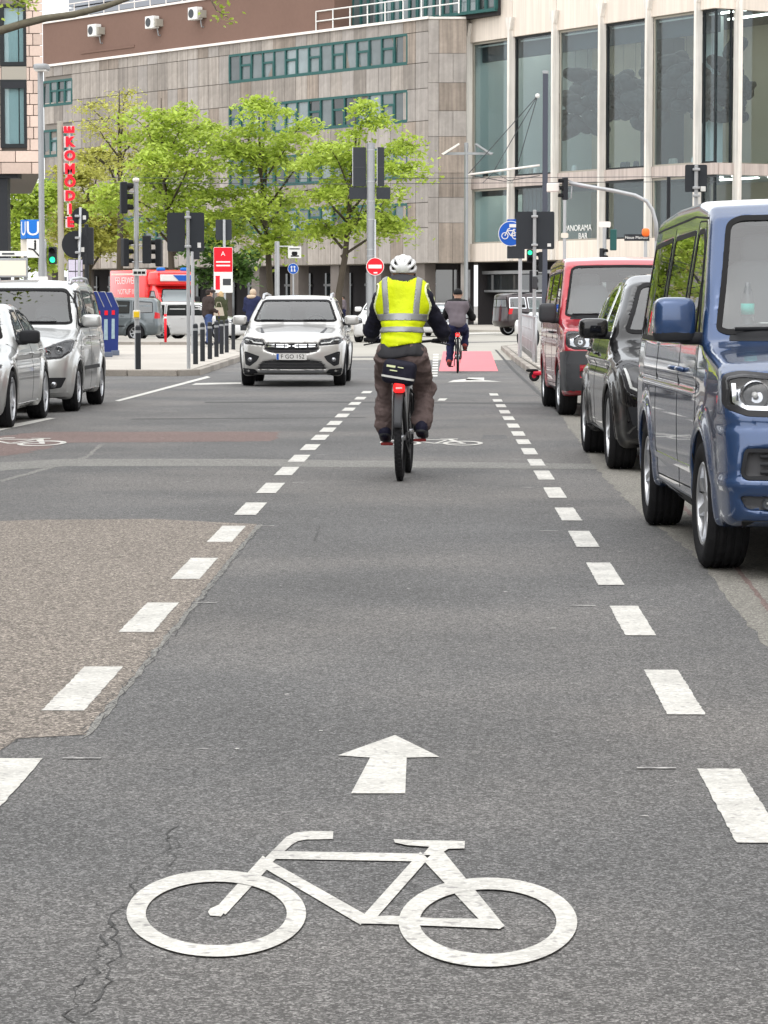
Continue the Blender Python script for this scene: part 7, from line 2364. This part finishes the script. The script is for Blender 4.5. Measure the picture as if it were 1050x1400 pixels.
bx = MB().box((-0.07, -0.1, zz(436, Y) - KH), (0.07, 0.02, zz(424, Y) - KH), 0.02).build('push_button', 'offwhite', t)
MB().box((-0.05, -0.13, zz(434, Y) - KH), (0.06, -0.1, zz(426, Y) - KH), 0.01).build('button_face', 'yellow', bx)
t, h = post('post with two square dark sign backs left of the pedestrians', 257.5, 57, 288, 0.036, 'sign_post', 'sign')
k = 57 / F
for x in (-16.5, 10):
    d = rsign('sign_back', 24.5 * k if x < 0 else 24 * k, 53 * k, 'sign_back', t, x * k, zz(317, 57) - KH, 0.04)
    if x > 0: sticker(d, 15 * k, zz(335, 57) - KH, 0.038, 0.07, 0.1)
for py in (297, 337): clamp(t, zz(py, 57) - KH, 0.04)
t, h = post('second bare grey post behind the square sign backs', 263.5, 74, 300, 0.045, 'sign_post', 'post')
signal(t, (0.1, 0.05, zz(345, 74) - KH), pi, 2, 0.6)
# bollards
bol = None
BL = [(189, 505, 447), (267.4, 498, 443), (277, 494, 441), (287, 491, 439), (296, 488, 438), (303, 484, 436), (310, 482, 434), (319, 478, 433)]
pos = ['lone dark bollard below the grey traffic light pole'] + [w_ + ' bollard of the kerbside row, counted from the square sign backs' for w_ in ('first', 'second', 'third', 'fourth', 'fifth', 'sixth', 'seventh')]
for (px, yb, yt), lb_ in zip(BL, pos):
    g = gp(px, yb, KH)
    if bol is None:
        bol = thing('bollard', lb_, 'bollard', (0, 0, 0), 0, 'bollards on the left plaza')
        MB().lathe([(0, 0), (0.055, 0), (0.055, 0.83), (0.05, 0.845), (0, 0.85)], 16).build('post', 'anthracite', bol, 40)
        MB().lathe([(0.057, 0.72), (0.057, 0.77), (0.054, 0.77), (0.054, 0.72)], 16, None, True).build('ring', 'grey_steel', bol, 40)
        MB().lathe([(0, 0.85), (0.052, 0.848), (0.04, 0.87), (0, 0.875)], 16).build('cap', 'dark_grey', bol, 40)
        o = bol
    else: o = copy_tree(bol)
    o.location = g
    o['label'] = lb_
# recycling containers
con = None
labs = ['blue recycling container nearest the silver people carrier', 'middle blue recycling container of the row', 'blue recycling container nearest the lone bollard']
for i in range(3):
    if con is None:
        con = thing('recycling_container', labs[0], 'container', (0, 0, 0), 0, 'blue recycling containers')
        m = MB()
        m.prism([(-0.62, 0.12), (0.62, 0.12), (0.66, 1.18), (0.30, 1.58), (-0.30, 1.58), (-0.66, 1.18)], -0.5, 0.5, 'y')
        bd_ = m.build('tank', 'bin_blue', con)
        MB().box((-0.68, -0.53, 0.0), (0.68, 0.53, 0.13), 0.02).build('plinth', 'bin_base', con)
        for s in (-1, 1):
            Ms = Matrix.Translation((s * 0.49, 0, 1.39)) @ Matrix.Rotation(s * R(48), 4, 'Y')
            MB().box((-0.25, -0.46, 0.0), (0.25, 0.46, 0.03), 0.01, Ms).build('lid', 'bin_lid', con)
        for s in (-1, 1):
            MB().lathe([(0.0, 0), (0.12, 0), (0.12, 0.04), (0.0, 0.04)], 20, Matrix.Translation((s * 0.47, -0.0, 1.42)) @ Matrix.Rotation(s * R(48), 4, 'Y')).build('filling_hole', 'black', con, 40)
        lb2 = MB().box((0.27, -0.51, 0.42), (0.45, -0.5, 0.92)).build('poster', 'bin_poster', con)
        MB().box((0.3, -0.515, 1.02), (0.46, -0.502, 1.13)).build('label', 'sign_red', con)
        MB().lathe([(0.07, 0), (0.09, 0), (0.09, 0.03), (0.07, 0.03)], 20, Matrix.Translation((-0.1, -0.5, 1.36)) @ Matrix.Rotation(pi / 2, 4, 'X'), True).build('lifting_ring', 'sign_white', con, 40)
        o = con
    else: o = copy_tree(con)
    o['label'] = labs[i]
    px = (120, 131, 141)[i]
    Yc = (67.5, 69.7, 71.9)[i]
    o.location = base(px, Yc, KH)
    o.rotation_euler = (0, 0, R(14))
    o.scale = (0.5, 0.95, 1.0)
# red and white notice on its post
Y = 90
t, h = post('post with red and white notice board between the pedestrians', 307, Y, 300, 0.045, 'notice_post', 'sign')
k = Y / F
rsign('sign_back', 22 * k, 28 * k, 'sign_back', t, -1 * k, zz(314, Y) - KH, 0.05)
d = rsign('notice_board', 26 * k, 62 * k, 'sign_white', t, -1.5 * k, zz(369, Y) - KH, -0.06, 0.012)
rsign('notice_header', 25 * k, 33 * k, 'sign_red', d, -1.5 * k, zz(355, Y) - KH, -0.066, 0.005, 0.03)
text('notice_emblem', 'A', 0.2, 'sign_white', d, Matrix.Translation((-1.5 * k, -0.07, zz(347, Y) - KH)) @ TXZ, 0.002)
for py in (357, 362): MB().box((-11 * k, -0.069, zz(py + 2, Y) - KH), (8 * k, -0.066, zz(py, Y) - KH)).build('notice_text', 'sign_white', d)
MB().box((-12 * k, -0.064, zz(396, Y) - KH), (-6 * k, -0.06, zz(377, Y) - KH)).build('notice_symbol', 'sign_red', d)
MB().box((-2 * k, -0.064, zz(390, Y) - KH), (9 * k, -0.06, zz(381, Y) - KH)).build('notice_symbol', 'grey_plastic', d)
# ---- centre
Y = 97
t, h = post('thick grey pole with square sign backs and no-entry sign left of the vest', 507, Y, 195, 0.135, 'sign_pole', 'sign', 'grey_steel')
k = Y / F
for x, w_ in ((-15.5, 18), (13.5, 9.5)):
    d = rsign('sign_back', w_ * k, 53 * k, 'sign_back', t, x * k, zz(228, Y) - KH, 0.0, 0.02, 0.03)
    MB().box(((x - w_ / 2 - 0.6) * k, -0.012, zz(254, Y) - KH), ((x - w_ / 2 + 0.4) * k, 0.03, zz(201, Y) - KH)).build('sign_rim', 'galv', d)
    MB().box(((x - w_ / 2) * k, -0.01, zz(229, Y) - KH), ((x + w_ / 2) * k, -0.002, zz(228, Y) - KH)).build('sign_rib', 'dark_grey', d)
for x in (-18, 15): rsign('sign_back', 27 * k if x < 0 else 19 * k, 16 * k, 'sign_back', t, x * k + 2 * k, zz(264, Y) - KH, 0.02, 0.02, 0.03)
for py in (205, 248, 275, 300, 341, 350): MB().lathe([(0.138, -0.02), (0.145, -0.02), (0.145, 0.02), (0.138, 0.02)], 16, Matrix.Translation((0, 0, zz(py, Y) - KH)), True).build('band', 'galv', t, 40)
MB().tube([(6 * k, -0.14, zz(300, Y) - KH), (6 * k, -0.14, 0)], 0.03, 8).build('conduit', 'galv', t, True)
d = rdisc('no_entry_sign', 12.2 * k, 'sign_white', t, 6 * k, zz(364.5, Y) - KH, -0.2)
rdisc('red_disc', 11.4 * k, 'sign_red', d, 6 * k, zz(364.5, Y) - KH, -0.205)
MB().box(((6 - 9) * k, -0.212, zz(367, Y) - KH), ((6 + 9) * k, -0.205, zz(362, Y) - KH)).build('white_bar', 'sign_white', d)
MB().box(((6 - 2) * k, -0.212, zz(374, Y) - KH), ((6 + 3) * k, -0.205, zz(372, Y) - KH)).build('sticker', 'sign_white', d)
Y = 118
t, h = post('pole with white tram stop sign behind the champagne crossover', 379, Y, 330, 0.1, 'stop_pole', 'sign', 'galv', 0.004)
k = Y / F
MB().tube([(0, 0, zz(337, Y)), (22 * k, 0, zz(337, Y))], 0.03, 6).build('arm', 'galv', t)
d = rsign('stop_sign', 18 * k, 16 * k, 'sign_white', t, 24 * k, zz(345, Y), -0.05)
MB().box((17 * k, -0.056, zz(341, Y)), (31 * k, -0.05, zz(339.6, Y))).build('sign_text', 'black', d)
MB().blob((24 * k, -0.052, zz(346.5, Y)), (4 * k, 0.01, 2.6 * k), 0.5, 10, 6).build('tram_symbol', 'black', d)
MB().box((19 * k, -0.056, zz(351, Y)), (30 * k, -0.05, zz(349.2, Y))).build('tram_symbol', 'black', d)
t, h = post('short post with blue round footway sign behind the champagne crossover', 401, 118, 362, 0.035, 'footway_sign', 'sign', 'galv', 0.004)
d = rdisc('round_sign', 7.4 * k, 'sign_white', t, 0, zz(367.5, 118), -0.06)
rdisc('blue_disc', 6.9 * k, 'sign_blue', d, 0, zz(367.5, 118), -0.066)
for x in (-2.2, 1.8):
    MB().blob((x * k, -0.07, zz(365, 118)), (0.04, 0.01, 0.04), 1, 8, 6).build('figure_symbol', 'sign_white', d)
    MB().prism([((x - 1) * k, zz(371.5, 118)), ((x + 1.4) * k, zz(371.5, 118)), ((x + 0.5) * k, zz(366.5, 118)), ((x - 0.4) * k, zz(366.5, 118))], -0.07, -0.066, 'y').build('figure_symbol', 'sign_white', d)
# tram line mast with triangular luminaires and stays
Y = 140
t, h = post('slender tram line mast with triangular lamps before the stone corner', 637, Y, 195, 0.1, 'tram_mast', 'street lamp', 'grey_steel', KH)
k = Y / F
m = MB()
zl_ = zz(210, Y) - KH
MB().box((-30 * k, -0.08, zl_ - 0.06), (36 * k, 0.08, zl_ + 0.06)).build('cross_arm', 'grey_steel', t)
MB().prism([(-34 * k, zl_ - 0.02), (-10 * k, zl_ + 14 * k), (-9 * k, zl_ + 12 * k), (-31 * k, zl_ - 0.08)], -0.3, 0.3, 'y').build('luminaire', 'white_trim', t)
MB().prism([(36 * k, zl_ - 0.02), (13 * k, zl_ + 14 * k), (12 * k, zl_ + 12 * k), (33 * k, zl_ - 0.08)], -0.3, 0.3, 'y').build('luminaire', 'grey_steel', t)
MB().tube([(12.5 * k, 0, zl_), (12.5 * k, 0, zl_ + 13 * k)], 0.04, 6).build('strut', 'grey_steel', t)
Yc = 118
t, h = post('tall dark square column with stay wires by the bicycle sign', 744.5, Yc, 101, 0.15, 'tram_mast', 'post', 'mast_dark', KH, None, 4)
for o in t.children: o.rotation_euler = (0, 0, pi / 4)
MB().box((-0.12, -0.12, h), (0.12, 0.12, h + 0.12)).build('cap', 'grey_steel', t)
k = Yc / F
X0, Z0 = 744.5, KH
def rp(px, py, Y_=Yc): return tuple(at(px, py, Y_) - Vector(t.location))
MB().tube([rp(640, 239), rp(738, 226)], 0.045, 8).build('cantilever_beam', 'white_trim', t, True)
m = MB()
for px, py in ((640, 238), (675, 234), (707, 229)): m.tube([rp(735, 131), rp(px, py)], 0.018, 5)
m.tube([rp(640, 239), rp(690, 248), rp(738, 240)], 0.018, 5)
m.tube([rp(660, 250), rp(675, 236), rp(700, 249), rp(712, 231)], 0.012, 5)
m.build('stay_wire', 'dark_grey', t)
MB().blob(rp(735, 131), (0.1, 0.1, 0.1), 1, 8, 6).build('insulator', 'white', t)
w_ = thing('overhead_wire', 'thin tram contact wires strung across the street', 'wire', base(400, 125, 0))
for py in (243, 250): MB().tube([tuple(at(150, py, 125) - Vector(w_.location)), tuple(at(480, py + 1.5, 125) - Vector(w_.location)), tuple(at(1000, py - 2, 125) - Vector(w_.location))], 0.014, 5).build('wire', 'dark_grey', w_)
# ---- right: signs, signals, railing
Y = 64
t, h = post('post with two square dark sign backs beside the blue bicycle sign', 730.5, Y, 287, 0.04, 'sign_post', 'sign')
k = Y / F
for x, w2 in ((-13.4, 23.5), (14, 26)):
    d = rsign('sign_back', w2 * k, 51 * k, 'sign_back', t, x * k, zz(315, Y) - KH, 0.045)
    if x > 0: sticker(d, 20 * k, zz(335, Y) - KH, 0.042, 0.08, 0.07)
for py in (296, 335): clamp(t, zz(py, Y) - KH, 0.045)
signal(t, (-6 * k, 0.1, zz(350, Y) - KH), 0.0, 2, 0.5, (0, 'lamp_green'))
signal(t, (-2 * k, 0.1, zz(385, Y) - KH), R(90), 3, 0.55)
signal(t, (7 * k, 0.1, zz(358, Y) - KH), R(-90), 3, 0.5)
MB().box((-0.05, -0.08, zz(395, Y) - KH), (0.07, 0.02, zz(378, Y) - KH), 0.02).build('push_button', 'grey_plastic', t)
Y = 70
t, h = post('post with round blue bicycle sign half hidden by square sign backs', 711, Y, 300, 0.045, 'bicycle_sign', 'sign')
k = Y / F
zc_ = zz(319.5, Y) - KH
d = rdisc('round_sign', 17.2 * k, 'sign_white', t, -13 * k, zc_, -0.07)
rdisc('blue_disc', 16.2 * k, 'sign_blue', d, -13 * k, zc_, -0.076)
m = MB()
for x, z in ((-21, -3), (-7, -3)):
    c = (x * k, -0.08, zc_ + z * k)
    m.tube([(c[0] + 4.2 * k * math.cos(2 * pi * i / 20), -0.08, c[2] + 4.2 * k * math.sin(2 * pi * i / 20)) for i in range(21)], 0.012, 5)
for a, b in (((-21, -3), (-17, 6)), ((-18, 4), (-9, 4)), ((-18, 4), (-13, -3)), ((-13, -3), (-9, 5)), ((-13, -3), (-7, -3)), ((-7, -3), (-9, 5)), ((-17, 6), (-14, 7)), ((-10, 5.5), (-7, 5.5))):
    m.tube([(a[0] * k, -0.08, zc_ + a[1] * k), (b[0] * k, -0.08, zc_ + b[1] * k)], 0.013, 5)
m.build('bicycle_symbol', 'sign_white', d)
e = rsign('supplementary_sign', 22 * k, 22 * k, 'sign_blue', t, -7 * k, zz(311, Y) - KH, -0.062, 0.006, 0.02)
e.location.y = 0.0
MB().box((-15 * k, -0.09, zz(311, Y) - KH), (-4 * k, -0.08, zz(306.5, Y) - KH)).build('sign_text', 'sign_white', e)
rsign('sign_back', 24 * k, 17 * k, 'sign_back', t, -6 * k, zz(345, Y) - KH, -0.05, 0.008, 0.02)
# signal on the long curved arm
Y = 72
t, h = post('curved mast arm holding a traffic light above the red van', 898, Y, 330, 0.07, 'traffic_light', 'traffic light', 'galv')
k = Y / F
def rq(px, py): return tuple(at(px, py, Y) - Vector(t.location))
MB().tube([rq(898, 335), rq(897, 305), rq(892, 287), rq(884, 275), rq(868, 267), rq(840, 261), rq(810, 256), rq(778, 250)], 0.05, 10).build('mast_arm', 'galv', t, True)
sg_ = signal(t, rq(771, 258), R(-75), 3, 0.62)
MB().tube([rq(775, 246), rq(782, 248), rq(781, 272), rq(775, 271)], 0.02, 6).build('signal_bracket', 'grey_steel', t, True)
MB().box(rq(748, 262), tuple(Vector(rq(765, 250)) + Vector((0, 0.3, 0))), 0.02).build('camera_box', 'white_trim', t)
t, h = post('traffic light with green-black housing above the red van roof', 826, 76, 305, 0.05, 'traffic_light', 'traffic light')
k = 76 / F
signal(t, (12 * k, 0.05, zz(328, 76) - KH), pi, 3, 0.62, None, 'green_frame')
signal(t, (-2 * k, -0.05, zz(348, 76) - KH), R(60), 2, 0.55)
rsign('plate', 16 * k, 8 * k, 'white_trim', t, 0, zz(307, 76) - KH, -0.06)
t, h = post('slim mast behind the red van roof', 771.5, 80, 268, 0.045, 'signal_mast', 'post')
rsign('plate', 10 * 80 / F, 7 * 80 / F, 'offwhite', t, 0.0, zz(322, 80) - KH, -0.06)
t, h = post('post with black street name plate and orange lamp above the red van', 882, 80, 312, 0.045, 'street_name_sign', 'sign')
k = 80 / F
MB().blob((0, -0.05, zz(318, 80) - KH), (0.11, 0.11, 0.12), 0.7, 12, 8).build('orange_lamp', 'lamp_orange', t, True)
d = rsign('name_plate', 34 * k, 9 * k, 'anthracite', t, -12 * k, zz(325, 80) - KH, -0.06, 0.01, 0.01)
text('name_text', 'Neue Mainzer', 0.115, 'sign_white', d, Matrix.Translation((-12 * k, -0.062, zz(325, 80) - KH)) @ TXZ, 0.002)
Y = 58
t, h = post('post with square dark sign back above the blue van', 950.5, Y, 226, 0.04, 'sign_post', 'sign')
k = Y / F
d = rsign('sign_back', 30 * k, 37 * k, 'sign_back', t, 0, zz(244, Y) - KH, 0.045)
for py in (232, 257, 268): clamp(t, zz(py, Y) - KH, 0.045)
MB().box((6 * k, 0.0, zz(262, Y) - KH), (13 * k, 0.03, zz(255, Y) - KH), 0.01).build('sticker_box', 'sign_white', t)
t, h = post('thin dark post behind the blue van roof', 913, 60, 242, 0.04, 'sign_post', 'post', 'anthracite')
# pedestrian railing
a, b = Vector((2.05, 62.6, KH)), Vector((2.25, 83.7, KH))
t = thing('railing', 'grey steel pedestrian railing on the right kerb', 'railing', a)
n = 12
d = b - a
for i in range(n + 1):
    p = d * (i / n)
    MB().tube([p, p + Vector((0, 0, 1.0))], 0.024, 8).build('post', 'galv', t, True)
m1 = MB()
m1.tube([(0, 0, 1.0), d + Vector((0, 0, 1.0))], 0.026, 8)
m1.build('top_rail', 'galv', t, True)
for hz_ in (0.16, 0.42, 0.70): MB().tube([(0, 0, hz_), d + Vector((0, 0, hz_))], 0.014, 6).build('rail', 'galv', t, True)
for i in range(n * 6):
    if i % 6 == 0: continue
    p = d * (i / (n * 6))
    MB().tube([p + Vector((0, 0, 0.16)), p + Vector((0, 0, 1.0))], 0.009, 5, False).build('baluster', 'galv', t)
# parked motor scooter behind the railing
p = base(722, 86, KH)
sc = thing('motor_scooter', 'pale motor scooter parked behind the railing', 'scooter', p, R(18))
for y in (-0.62, 0.62):
    wq = MB().lathe([(0.22 + 0.06 * math.cos(q), 0.06 * math.sin(q)) for q in [2 * pi * i / 10 for i in range(10)]], 28, Matrix.Translation((0, y, 0.28)) @ Matrix.Rotation(pi / 2, 4, 'Y'), True).build('wheel', 'rubber', sc, True)
    MB().lathe([(0, -0.03), (0.18, -0.03), (0.18, 0.03), (0, 0.03)], 20, Matrix.Translation((0, y, 0.28)) @ Matrix.Rotation(pi / 2, 4, 'Y')).build('rim', 'alloy', wq, 40)
m = MB()
m.blob((0, 0.45, 0.6), (0.2, 0.38, 0.24), 0.6, 16, 8)
m.build('tail_body', 'car_white', sc, True)
m = MB()
m.blob((0, -0.52, 0.72), (0.22, 0.12, 0.34), 0.6, 16, 8)
m.blob((0, -0.02, 0.34), (0.16, 0.45, 0.07), 0.5, 14, 6)
m.build('front_shield', 'car_silver', sc, True)
MB().blob((0, 0.35, 0.84), (0.15, 0.36, 0.07), 0.6, 16, 8).build('seat', 'black', sc, True)
MB().tube([(-0.35, -0.38, 1.05), (-0.1, -0.48, 1.02), (0.1, -0.48, 1.02), (0.35, -0.38, 1.05)], 0.018, 8).build('handlebar', 'black', sc, True)
MB().tube([(0, -0.48, 1.02), (0, -0.62, 0.28)], 0.04, 8).build('fork', 'alloy', sc, True)
for s in (-1, 1): MB().blob((s * 0.3, -0.4, 1.22), (0.07, 0.02, 0.05), 0.7, 10, 6).build('mirror', 'black', sc, True)
MB().prism([(-0.18, 1.05), (0.18, 1.05), (0.14, 1.4), (-0.14, 1.4)], -0.6, -0.59, 'y').build('windshield', 'car_glass', sc)
MB().blob((0, -0.64, 0.9), (0.09, 0.03, 0.07), 0.8, 12, 6).build('headlight', 'lamp_inner', sc, True)
# red kick scooter lying at the kerb
g = gp(726, 522)
ks = thing('kick_scooter', 'red kick scooter lying at the kerb beside the red van', 'scooter', (g.x + 0.05, g.y + 0.3, 0.0), R(-12))
MB().box((0.0, -0.07, 0.11), (0.95, 0.07, 0.19), 0.03).build('deck', 'kick_red', ks)
for x in (0.02, 0.98):
    MB().lathe([(0.065 + 0.035 * math.cos(q), 0.03 * math.sin(q)) for q in [2 * pi * i / 10 for i in range(10)]], 24, Matrix.Translation((x, 0, 0.1)) @ Matrix.Rotation(pi / 2, 4, 'X'), True).build('wheel', 'rubber', ks, True)
    MB().lathe([(0, -0.02), (0.06, -0.02), (0.06, 0.02), (0, 0.02)], 16, Matrix.Translation((x, 0, 0.1)) @ Matrix.Rotation(pi / 2, 4, 'X')).build('hub', 'kick_red', ks, 40)
MB().blob((-0.02, 0, 0.2), (0.12, 0.06, 0.03), 0.7, 12, 6).build('rear_mudguard', 'black', ks, True)
MB().tube([(0.95, 0, 0.14), (1.02, 0.1, 0.3), (1.1, 0.9, 0.42)], 0.025, 8).build('steering_tube', 'black', ks, True)
MB().tube([(0.9, 0.9, 0.42), (1.3, 0.9, 0.42)], 0.018, 8).build('handlebar', 'black', ks, True)
# red and white barrier post at the far crossing
t = thing('barrier_post', 'thin red post before the ambulance', 'post', base(226, 96, KH))
MB().tube([(0, 0, 0), (0, 0, 0.95)], 0.045, 10).build('post', 'sign_red', t, True)
MB().lathe([(0.047, 0.8), (0.047, 0.86), (0.044, 0.86), (0.044, 0.8)], 12, None, True).build('band', 'sign_white', t, 40)
